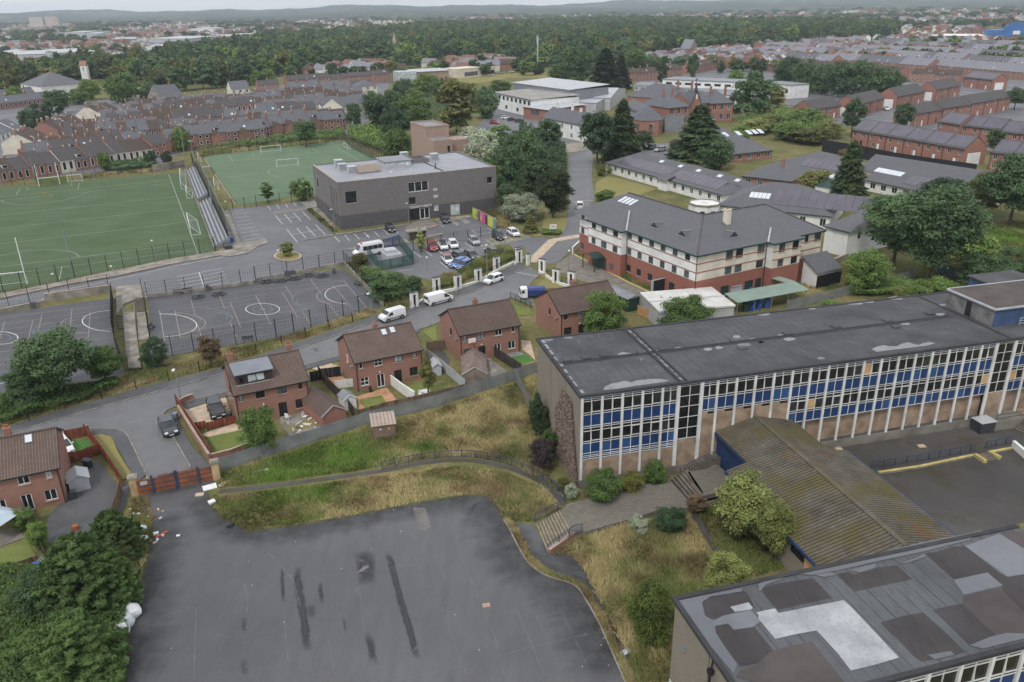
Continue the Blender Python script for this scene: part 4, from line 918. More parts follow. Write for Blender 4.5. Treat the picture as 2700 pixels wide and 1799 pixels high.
window(col,20.2,.12,2.95,2.6,0,m_upvc,m_gl,2,1,.3,False,name='entrance_door',fw=.16);window(col,17.5,.12,2.95,2.6,0,m_darkgrey,m_gl,2,1,.4,False,name='entrance_screen')
window(col,24.0,1.9,3.3,1.2,0,m_upvc,m_gl3,1,1,.1,True);window(col,28.4,.12,3.0,2.6,0,m_palegrey,m_gl3,2,1,.12,False,name='service_door',fw=.3)
for z in(5.2,6.9):part('wall_louvre',MB().box(24.0,-.04,z,25.2,0.0,z+.75),m_palegrey,col)
for k,(y,h0,h1)in enumerate(((2.2,.2,9.6),(5.0,.2,9.6),(7.4,.2,9.6))):part('tall_slot_window',MB().box(-.05,y,3.6,-.003,y+.32,h1),m_gl,col)
for k in range(7):part('side_window',MB().box(-.05,1.6+k*3.3,.3,-.003,2.5+k*3.3,2.9),m_gl2,col)
window(col,-23.5,6.2,9.3,2.4,0,m_palegrey,m_gl,1,1,-.04,False,-pi/2)
def label_text(txt,parent,loc,size,mat,rot=(pi/2,0,0),depth=.04,name='lettering'):
 cu=bpy.data.curves.new('t','FONT');cu.body=txt;cu.size=size;cu.extrude=depth;cu.align_x='LEFT';cu.offset=size*.008
 tmp=bpy.data.objects.new('t',cu);COL.objects.link(tmp);bpy.context.view_layer.update()
 me=bpy.data.meshes.new_from_object(tmp.evaluated_get(bpy.context.evaluated_depsgraph_get()));bpy.data.objects.remove(tmp)
 me.materials.clear();o=part(name,me,mat,parent,loc);o.rotation_euler=rot;return o
label_text('COL\u00c1ISTE FEIRSTE',col,(17.55,-.09,3.2),.72,m_upvc)
for x,y,w,d in((5.0,21.5,1.9,1.9),(4.4,15.2,1.9,1.9),(5.6,10.5,1.9,1.9),(24.0,24.0,1.9,1.9),(30.4,17.6,1.9,1.9)):
 v=part('roof_vent_unit',MB().box(x,y,CH-.15,x+w,y+d,CH+1.5).box(x-.12,y-.12,CH+1.5,x+w+.12,y+d+.12,CH+1.62),m_palegrey,cr)
 for k in range(5):part('louvre',MB().box(x-.04,y-.045,CH+.1+k*.28,x+w+.04,y-.003,CH+.22+k*.28),m_grey,v)
for k in range(13):part('roof_slat',MB().box(7.6+k*.12,9.0+k*.72,CH+.2,13.6+k*.12,9.3+k*.72,CH+.5),m_stone,cr)
sk=part('skylight_box',MB().box(16,13.5,CH-.15,23,21,CH+1.3),m_palegrey,cr);part('skylight_roof',MB().box(15.7,13.2,CH+1.3,23.3,21.3,CH+1.5),m_grey,sk)
for k in range(5):part('pane',MB().box(16.2+k*1.36,13.44,CH+.2,17.4+k*1.36,13.497,CH+1.1),m_gl3,sk)
part('roof_well',MB().box(24.6,16.0,CH-.15,29.0,16.4,CH+.9).box(24.6,22.0,CH-.15,29.0,22.4,CH+.9).box(24.6,16.4,CH-.15,25,22,CH+.9).box(28.6,16.4,CH-.15,29,22,CH+.9),m_greybrick,cr,kind='stuff')
part('roof_joint',MB().box(27.5,.5,CH-.15,27.8,16,CH-.02),m_feltedge,cr)
for x,y in((15.5,7.0),(21,7.5),(26.5,6.4)):part('roof_dome',MB().lathe([(.4,0),(.36,.2),(.18,.36)],10,(x,y,CH-.15)),m_palegrey,cr)
part('flue',MB().tube((27.2,6.2,CH-.2),(27.2,6.2,CH+1.3),.16,.16,8),m_darkgrey,cr)
# care home
E_=9.5;KA=radians(29);KO=Vector((33.9*.956,141.0*.956,0))
care=thing('care_home','three storey care home with slate hipped roof, white upper floors and red brick base','building',(KO.x,KO.y,0),KA)
BT=4.57
def care_wall(x0,x1,y,ang,ws,opened=True):
 up,lo=MB(),MB();wall_open(up,x0,x1,BT,E_,y,[(w[0],w[1],w[2],w[3])for w in ws if w[1]>=BT],.12);wall_open(lo,x0,x1,0,BT,y,[(w[0],w[1],w[2],w[3])for w in ws if w[1]<BT and w[3]<=BT],.12)
 for mb,nm,mt in((up,'wall',m_white if abs(ang)>.1 else m_cream),(lo,'base_wall',m_carebrick)):  # right front in cream: its dimmer light put into the render colour
  part(nm,mb,mt,care,None,ang)
 for z in(7.72,6.12):
  o=part('brick_band',MB().box(x0-.04,y-.05,z-.09,x1+.04,y-.003,z+.09),m_carebrick,care,None,ang)
 for w in ws:
  if w[1]<.3:window(care,w[0],w[1],w[3],w[2]-w[0],y,m_greenframe,m_greenframe,2,1,.1,False,ang,'door',.1)
  else:window(care,w[0],w[1],w[3],w[2]-w[0],y,m_greenframe,random.choice((m_gl2,m_gl,m_gl2)),2,1,.1,True,ang,top_light=True)
k_=.956
def tri(xa,xb):return[(xa*k_,7.85,xb*k_,9.18),(xa*k_,4.62,xb*k_,5.95)]
lf=[]
for xa,xb in((-20.75,-19.4),(-17.4,-16.0),(-13.86,-12.4),(-10.35,-8.9),(-6.83,-5.4),(-3.3,-1.9)):lf+=tri(xa,xb)+[(xa*k_,1.25,xb*k_,2.6)]
lf[-1]=(-3.4*k_,1.9,-1.9*k_,2.6);lf[-4]=(-7.3*k_,.1,-5.7*k_,2.6)
LA=-pi/2
care_wall(-21.0*k_-.0,0.0,0.0,LA,lf)
en=[]
for xa,xb in((-31.5,-30.0),(-28.0,-26.0)):en+=tri(xa,xb)
en+=tri(-23.9,-22.2)+[(-30.9*k_,.1,-26.0*k_,2.7)]
care_wall(-32.6*k_,-21.0*k_,-1.35,LA,en)
le_=tri(-39.6,-38.3)+[(-39.6*k_,1.25,-38.3*k_,2.6)]
care_wall(-40.2*k_,-32.6*k_,1.3,LA,le_)
rf=[]
for xa,xb in((7.0,8.75),(9.5,11.3),(15.0,16.85)):rf+=[(xa*k_,7.4,xb*k_,9.15),(xa*k_,4.62,xb*k_,6.0)]
rf+=[(6.4*k_,.1,8.5*k_,2.5),(12.5*k_,.1,14.7*k_,2.5),(15.3*k_,.1,16.9*k_,2.5)]
XA,XB=17.4*k_,24.9*k_
care_wall(0.0,XA,0.0,0.0,rf)
pf=[]
for xa,xb in((18.9,20.5),(22.5,24.2)):pf+=[(xa*k_,7.4,xb*k_,9.15),(xa*k_,4.62,xb*k_,6.0)]
care_wall(XA,XB,-1.6,0.0,pf)
care_wall(XB,32.5*k_,0.0,0.0,[(27.7*k_,7.5,28.7*k_,9.0),(30.4*k_,7.5,32.2*k_,9.0)])
for(x0,y0,x1,y1)in((XA,0,XA,-1.6),(XB,-1.6,XB,0),(-1.35,21*k_,0,21*k_),(1.3,32.6*k_,-1.35,32.6*k_),(19,40.2*k_,1.3,40.2*k_),(32.5*k_,0,32.5*k_,19),(32.5*k_,19,19,19),(19,19,19,40.2*k_)):
 part('return_wall',MB().quad((x0,y0,BT),(x1,y1,BT),(x1,y1,E_),(x0,y0,E_)),m_white,care)
for(x0,y0,x1,y1)in((XA,0,XA,-1.6),(XB,-1.6,XB,0),(-1.35,21*k_,0,21*k_),(1.3,32.6*k_,-1.35,32.6*k_),(19,40.2*k_,1.3,40.2*k_)):part('return_base_wall',MB().quad((x0,y0,0),(x1,y1,0),(x1,y1,BT),(x0,y0,BT)),m_carebrick,care)
ov=.45;rz_=13.2;xr,yr=9.8,9.9;yq=33.0;XE,YE=32.5*k_,40.2*k_
zo=E_-.12
rf_=MB()
rf_.quad((-ov,YE+ov,zo),(-ov,-ov,zo),(xr,yr,rz_),(xr,yq,rz_))
rf_.quad((-ov,-ov,zo),(XE+ov,-ov,zo),(XE-5.5,yr,rz_),(xr,yr,rz_))
rf_.quad((XE+ov,-ov,zo),(XE+ov,19.4,zo),(XE-5.5,yr,rz_));rf_.quad((19.4,YE+ov,zo),(-ov,YE+ov,zo),(xr,yq,rz_))
rf_.quad((XE+ov,19.4,zo),(19.4,19.4,zo),(xr,yr,rz_),(XE-5.5,yr,rz_));rf_.quad((19.4,19.4,zo),(19.4,YE+ov,zo),(xr,yq,rz_),(xr,yr,rz_))
croof=part('roof',rf_,m_slate,care)
sl=(rz_-zo)/(xr+ov)
def bump_roof(pts,name='bay_roof'):
 mb=MB();[mb.quad(*q)for q in pts];return part(name,mb,m_slate,croof)
zz=lambda d:zo+.02+sl*(d+ov)
xm=(XA+XB)/2;hb=(XB-XA)/2+ov
bump_roof([[(XA-ov,-1.6-ov,zo),(XB+ov,-1.6-ov,zo),(xm,-1.6-ov+hb,zo+sl*hb)],[(XA-ov,-1.6-ov,zo),(xm,-1.6-ov+hb,zo+sl*hb),(xm,-1.6+hb+.6,zo+sl*hb),(XA-ov,-ov+.3,zo)],[(XB+ov,-1.6-ov,zo),(XB+ov,-ov+.3,zo),(xm,-1.6+hb+.6,zo+sl*hb),(xm,-1.6-ov+hb,zo+sl*hb)]])
ya,yb=21*k_,32.6*k_;ym_=(ya+yb)/2;hb2=(yb-ya)/2+ov
bump_roof([[(-1.35-ov,yb+ov,zo),(-1.35-ov,ya-ov,zo),(-1.35-ov+hb2,ym_,zo+sl*hb2)],[(-1.35-ov,ya-ov,zo),(-ov+.3,ya-ov,zo),(-1.0+hb2+.6,ym_,zo+sl*hb2),(-1.35-ov+hb2,ym_,zo+sl*hb2)],[(-1.35-ov,yb+ov,zo),(-1.35-ov+hb2,ym_,zo+sl*hb2),(-1.0+hb2+.6,ym_,zo+sl*hb2),(-ov+.3,yb+ov,zo)]])
def cbar(name,a,b,w,h,m):part(name,MB().bar(a,b,w,h),m,croof)
cbar('hip_tiles',(-ov,-ov,zo+.05),(xr,yr,rz_+.05),.25,.12,m_greytile);cbar('ridge_tiles',(xr,yr,rz_+.05),(xr,yq,rz_+.05),.28,.14,m_greytile);cbar('ridge_tiles',(xr,yr,rz_+.05),(XE-5.5,yr,rz_+.05),.28,.14,m_greytile)
cbar('lead_valley',(XA-ov+.1,-.5,zo+.08),(xm-.3,2.6,zo+sl*hb+.06),.3,.05,m_lead);cbar('lead_valley',(-.5,ya-ov+.1,zo+.08),(4.3,ym_-.4,zo+sl*hb2+.06),.3,.05,m_lead);cbar('hip_tiles',(XE+ov,-ov,zo+.05),(XE-5.5,yr,rz_+.05),.25,.12,m_greytile)
for a,b in(((-ov,-ov),(XA-ov,-ov)),((XA-ov,-1.6-ov),(XB+ov,-1.6-ov)),((XB+ov,-ov),(XE+ov,-ov)),((-ov,ya-ov),(-ov,-ov)),((-1.35-ov,yb+ov),(-1.35-ov,ya-ov)),((1.3-ov,YE+ov),(1.3-ov,yb+ov)),((XA-ov,-1.6-ov),(XA-ov,-ov)),((-1.35-ov,ya-ov),(-ov,ya-ov))):
 part('fascia',MB().bar((a[0],a[1],zo-.1),(b[0],b[1],zo-.1),.14,.26),m_greenframe,croof)
for(x,y,f)in((5.2,3.2,0),):
 pass
def gablet(x,y,face):
 w,d=1.25,2.2
 mb=MB();z0=zz(y if face=='f' else x)
 if face=='f':
  mb.quad((x-w,y,z0),(x,y,z0+1.05),(x,y+d,z0+sl*d+.0),(x-w,y+.02,z0));mb.quad((x,y,z0+1.05),(x+w,y,z0),(x,y+d,z0+sl*d))
  t=MB().quad((x-w+.15,y-.02,z0+.06),(x+w-.15,y-.02,z0+.06),(x,y-.02,z0+.95));l=MB().bar((x-w,y,z0+.03),(x+w,y,z0+.03),.12,.1).bar((x,y,z0+1.08),(x,y+d,z0+sl*d+.04),.14,.06)
 else:
  mb.quad((x,y+w,z0),(x,y,z0+1.05),(x+d,y,z0+sl*d));mb.quad((x,y,z0+1.05),(x,y-w,z0),(x+d,y,z0+sl*d))
  t=MB().quad((x-.02,y+w-.15,z0+.06),(x-.02,y-w+.15,z0+.06),(x-.02,y,z0+.95));l=MB().bar((x,y-w,z0+.03),(x,y+w,z0+.03),.12,.1).bar((x,y,z0+1.08),(x+d,y,z0+sl*d+.04),.14,.06)
 o=part('gablet',mb,m_slate,croof);part('gablet_panel',t,m_darkgrey,o);part('lead_flashing',l,m_lead,o,kind='stuff')
gablet(10.6,2.4,'f');gablet(2.6,15.3,'l');gablet(2.8,7.6,'l')
chimney(care,12.6,6.6,11.2,14.6,.95,1.15,m_cream,3)
for k in range(4):
 y=30.2-k*.0;rl=MB();a=4.9+0*k;yy=27.6+k*1.2
 p=[(6.3,yy+.9,zz(6.3)+.06),(6.3,yy,zz(6.3)+.06),(8.4,yy,zz(8.4)+.06),(8.4,yy+.9,zz(8.4)+.06)];rl.quad(*p);part('rooflight',rl,m_sky,croof)
cn=MB();ye0,ye1=25.3,29.6
for i in range(8):
 t0,t1=i/8,(i+1)/8;y0_,y1_=ye0+(ye1-ye0)*t0,ye0+(ye1-ye0)*t1;z0_,z1_=2.9+.55*sin(pi*t0),2.9+.55*sin(pi*t1)
 cn.quad((-4.0,y0_,z0_),(-1.4,y0_,z0_),(-1.4,y1_,z1_),(-4.0,y1_,z1_));cn.quad((-4.0,y0_,z0_-.14),(-4.0,y0_,z0_),(-4.0,y1_,z1_),(-4.0,y1_,z1_-.14))
cano=part('entrance_canopy',cn,m_greenframe,care)
for y in(ye0+.1,ye1-.1):part('post',MB().tube((-3.8,y,0),(-3.8,y,2.95),.11),m_greenframe,cano)
rw_=MB().lathe([(.0,0),(.55,.001),(.62,.02),(.62,.08)],16);o=part('round_window',rw_,m_gl2,care,(-1.44,23.0,1.7));o.rotation_euler=(0,-pi/2,0)
for x in(-.12,):part('downpipe',MB().tube((x,-.1,0),(x,-.1,E_-.2),.07).tube((XA-.15,-.1,0),(XA-.15,-.1,E_-.2),.07).tube((-.1,ya-.2,0),(-.1,ya-.2,E_-.2),.07),m_pipe,care,kind='stuff')
lt=part('lean_to',MB().sideprism([(0,0),(-.1,3.0),(3.5,5.2),(3.5,0)],25.5*k_,31.5*k_),m_white,care);lt.location=(1.2,-4.6,0)
part('lean_to_roof',MB().sideprism([(-.5,3.0),(-.5,3.12),(3.6,5.5),(3.6,5.3)],25*k_,32*k_),m_slate,lt)
part('timber_screen',MB().box(25.2*k_,-.4,0,32*k_,-.3,2.5),m_blackframe,lt)
# plants
def np_mesh(name,V,F,tint=None):
 me=bpy.data.meshes.new(name);n,k=F.shape
 me.vertices.add(len(V));me.vertices.foreach_set('co',np.ascontiguousarray(V,np.float32).ravel())
 me.loops.add(n*k);me.loops.foreach_set('vertex_index',np.ascontiguousarray(F,np.int32).ravel())
 me.polygons.add(n);me.polygons.foreach_set('loop_start',np.arange(0,n*k,k,dtype=np.int32));me.polygons.foreach_set('loop_total',np.full(n,k,np.int32))
 if tint is not None:
  at=me.attributes.new('tint','FLOAT_COLOR','POINT');c=np.ones((len(V),4),np.float32);c[:,:3]=tint;at.data.foreach_set('color',c.ravel())
 me.update();me.validate();return me
def unit(a):return a/np.maximum(np.linalg.norm(a,axis=1,keepdims=True),1e-9)
def leaves(P,Nn,size,rng,tint,aspect=.55,axis=None):
 n=len(P);r=unit(rng.normal(size=(n,3)))if axis is None else axis
 T=unit(r-Nn*(r*Nn).sum(1,keepdims=True));B=np.cross(Nn,T);s=size[:,None]
 V=np.stack([P-T*s,P+B*s*aspect+T*s*.1,P+T*s,P-B*s*aspect+T*s*.1],1).reshape(-1,3)
 F=np.arange(n*4).reshape(n,4);return np_mesh('crown',V,F,np.repeat(tint,4,0))
def crown_broad(seed,n_leaf,leaf,rad=3.6,z0=1.8,z1=10.0,n_cl=42,squash=1.0,lump=.34):
 rng=np.random.default_rng(seed);zc,hz_=(z0+z1)/2,(z1-z0)/2
 d=unit(rng.normal(size=(n_cl,3)));rr=rng.uniform(.45,.86,n_cl)**.8
 C=d*rr[:,None]*np.array([rad,rad,hz_])+np.array([0,0,zc]);C[:,:2]+=rng.normal(0,.12*rad,(n_cl,2))
 low=C[:,2]<zc;C[low,:2]*=.92
 R=rng.uniform(.65,1.25,n_cl)*lump*rad;w=R**2;w/=w.sum()
 k=rng.choice(n_cl,n_leaf,p=w);q=unit(rng.normal(size=(n_leaf,3)));q[:,2]=np.where(q[:,2]<-.35,-q[:,2],q[:,2])
 P=C[k]+q*(R[k]*rng.uniform(.35,1.3,n_leaf))[:,None]*np.array([1,1,.82])
 N_=unit(q+np.array([0,0,.45])+rng.normal(0,.6,(n_leaf,3)))
 ct=rng.uniform(.74,1.2,n_cl)[k];t=(ct*rng.uniform(.8,1.2,n_leaf))[:,None]*np.ones(3);t[:,0]*=rng.uniform(.92,1.12,n_leaf)
 return leaves(P,N_,leaf*rng.uniform(.6,1.3,n_leaf),rng,t)
def crown_conifer(seed,n_leaf,leaf,rad=2.6,z0=.6,z1=10.0,tiers=16,droop=.25):
 rng=np.random.default_rng(seed);u=rng.uniform(0,1,n_leaf)**.75;tier=np.floor((1-u)*tiers);zt=z0+(z1-z0)*(tier+.3)/tiers
 rmax=rad*(1-(zt-z0)/(z1-z0))**.8+.12;nb=9
 br=rng.integers(0,nb,n_leaf);a=br*2*pi/nb+tier*1.7+rng.normal(0,.13,n_leaf);jit=(np.sin(br*12.9+tier*78.2)*.5+.5)*.4+.7
 t=rng.uniform(.12,1,n_leaf)**.6;r=rmax*t*jit
 P=np.stack([r*np.cos(a),r*np.sin(a),zt+.3*t-droop*r*t+rng.normal(0,.12,n_leaf)],1)
 N_=unit(np.stack([np.cos(a)*.4,np.sin(a)*.4,np.ones(n_leaf)],1)+rng.normal(0,.3,(n_leaf,3)))
 ax=np.stack([np.cos(a),np.sin(a),-.2*np.ones(n_leaf)],1)+rng.normal(0,.35,(n_leaf,3))
 tn=rng.uniform(.75,1.25,n_leaf)[:,None]*np.ones(3)
 return leaves(P,N_,leaf*rng.uniform(.7,1.3,n_leaf),rng,tn,.4,unit(ax))
def crown_cypress(seed,n_leaf,leaf,rad=3.0,z1=10.0,n_cl=230):
 rng=np.random.default_rng(seed);a=rng.uniform(0,2*pi,n_cl);z=rng.uniform(.02,.97,n_cl)*z1;rr=rad*np.clip(1.05-(z/z1)**2.2,.12,1)*rng.uniform(.62,1.0,n_cl)
 C=np.stack([rr*np.cos(a),rr*np.sin(a),z],1);k=rng.integers(0,n_cl,n_leaf)
 out=unit(np.stack([np.cos(a),np.sin(a),.9*np.ones(n_cl)],1))[k];t=rng.uniform(-1.0,.9,n_leaf)
 P=C[k]+out*(t*.8)[:,None]+rng.normal(0,.16,(n_leaf,3))*(1.1-np.abs(t))[:,None]
 N_=unit(np.stack([np.cos(a),np.sin(a),.35*np.ones(n_cl)],1)[k]+rng.normal(0,.5,(n_leaf,3)))
 tn=(rng.uniform(.75,1.2,n_cl)[k]*rng.uniform(.8,1.2,n_leaf))[:,None]*np.ones(3)
 return leaves(P,N_,leaf*rng.uniform(.6,1.4,n_leaf),rng,tn,.22,unit(out+rng.normal(0,.22,(n_leaf,3))))
def trunk_mesh(seed,h=10.0,z0=2.0,r=.26,limbs=7,rad=3.0):
 rng=random.Random(seed);mb=MB();p=Vector((0,0,-.1));prev=r*1.25
 for i in range(5):
  q=Vector((rng.uniform(-.14,.14)*i,rng.uniform(-.14,.14)*i,h*.72*(i+1)/5));rn=r*(1-.17*(i+1));mb.tube(p,q,prev,rn,7)
  if i>=1:
   for _ in range(2):
    a=rng.uniform(0,2*pi);e=q+Vector((cos(a),sin(a),.55))*rad*rng.uniform(.45,.8);mb.tube(q,e,rn*.55,rn*.12,5)
  p,prev=q,rn
 return mb.mesh('trunk')
m_bark=M('bark',S(86,76,66),.9,.2,2,9);m_barkp=M('pale_bark',S(136,126,112),.9,.2,2,9)
G_=lambda a,b,c:(S(*a),S(*b),S(*c))
LM={'green':Mleaf('leaf_green',*G_((108,134,72),(80,106,59),(128,150,80))),'dark':Mleaf('leaf_dark',*G_((86,112,76),(64,86,61),(100,123,78))),'lime':Mleaf('leaf_lime',*G_((141,150,87),(112,123,69),(150,154,96))),
'pale':Mleaf('leaf_silver',*G_((172,182,157),(134,147,122),(187,192,169))),'conifer':Mleaf('leaf_conifer',*G_((92,110,68),(65,80,53),(82,100,63))),'yew':Mleaf('leaf_yew',*G_((70,87,58),(53,68,45),(77,92,60))),
'cypress':Mleaf('leaf_cypress',*G_((106,130,74),(78,100,58),(98,120,68)),1.6),'olive':Mleaf('leaf_olive',*G_((125,127,72),(97,102,58),(134,134,82))),'brown':Mleaf('leaf_brown',*G_((134,112,87),(105,92,70),(125,110,80))),
'purple':Mleaf('leaf_purple',*G_((87,75,77),(68,60,63),(80,75,72))),'rowan':Mleaf('leaf_rowan',*G_((110,127,60),(82,102,53),(164,134,68))),'wood':Mleaf('leaf_wood',*G_((87,107,68),(63,80,55),(110,125,77)),.35)}
CR={}
def crown(kind,lod,v):
 key=(kind,lod,v)
 if key in CR:return CR[key]
 s={"A":300,"B":500,"C":700}[lod]+v*17+{'broad':1,'bush':2,'conifer':3,'cypress':4,'column':5,'slim':6}[kind]*101
 nl,lf={'A':(17000,.185),'B':(5000,.33),'C':(900,.76)}[lod]
 if kind=='broad':me=crown_broad(s,nl,lf,n_cl=90 if lod!='C' else 30,lump=.27 if lod!='C' else .34)
 elif kind=='bush':me=crown_broad(s,nl,lf*1.05,4.6,-.8,10.0,85,1,.26)
 elif kind=='slim':me=crown_broad(s,nl//2,lf,1.7,1.2,10.0,34,1,.42)
 elif kind=='column':me=crown_broad(s,nl,lf,2.6,.3,10.0,60,1,.36)
 elif kind=='conifer':me=crown_conifer(s,nl,lf*1.5)
 else:me=crown_cypress(s,int(nl*2),lf*1.2)
 CR[key]=me;return me
TK=[trunk_mesh(s)for s in range(4)]
BASEW={'broad':8.6,'bush':11.0,'conifer':5.6,'cypress':7.0,'column':6.2,'slim':4.6}
_tn=[0]
def plant(p,h,w,kind='broad',leaf='green',lod='A',label='',name=None,cat=None,group=None):
 _tn[0]+=1;v=_tn[0]%(4 if lod=='A' else 5);sc=h/10.0;sw=w/BASEW[kind]
 name=name or{'bush':'shrub','conifer':'conifer_tree','cypress':'cypress_tree','column':'evergreen_tree','slim':'young_tree'}.get(kind,'broadleaf_tree')
 root=thing(name,label,cat or('shrub' if kind=='bush' else 'tree'),(p[0],p[1],p[2]if len(p)>2 else 0),random.uniform(0,6.28),group)
 me=crown(kind,lod,v);o=bpy.data.objects.new('crown' if kind!='bush' else 'foliage',me);COL.objects.link(o);o.parent=root;o.scale=(sw,sw,sc)
 if not me.materials:me.materials.append(None)
 o.material_slots[0].link='OBJECT';o.material_slots[0].material=LM[leaf]
 t=bpy.data.objects.new('trunk' if kind!='bush' else 'stem',TK[v%4]);COL.objects.link(t);t.parent=root;tw=min(sw,sc)*(1.0 if kind in('broad','slim')else .7);t.scale=(tw,tw,sc*(.95 if kind!='bush' else .6))
 if not TK[v%4].materials:TK[v%4].materials.append(m_bark)
 return root
def tree(x,yb,yt,wpx,kind='broad',leaf='green',lod='A',label='',**k):
 p=g(x,yb);h=max(1.0,hgt(p,yt));dist=(p-Vector((0,0,CAM_H))).length
 return plant((p.x,p.y,0),h,wpx*DS*dist/FPX,kind,leaf,lod,label,**k)
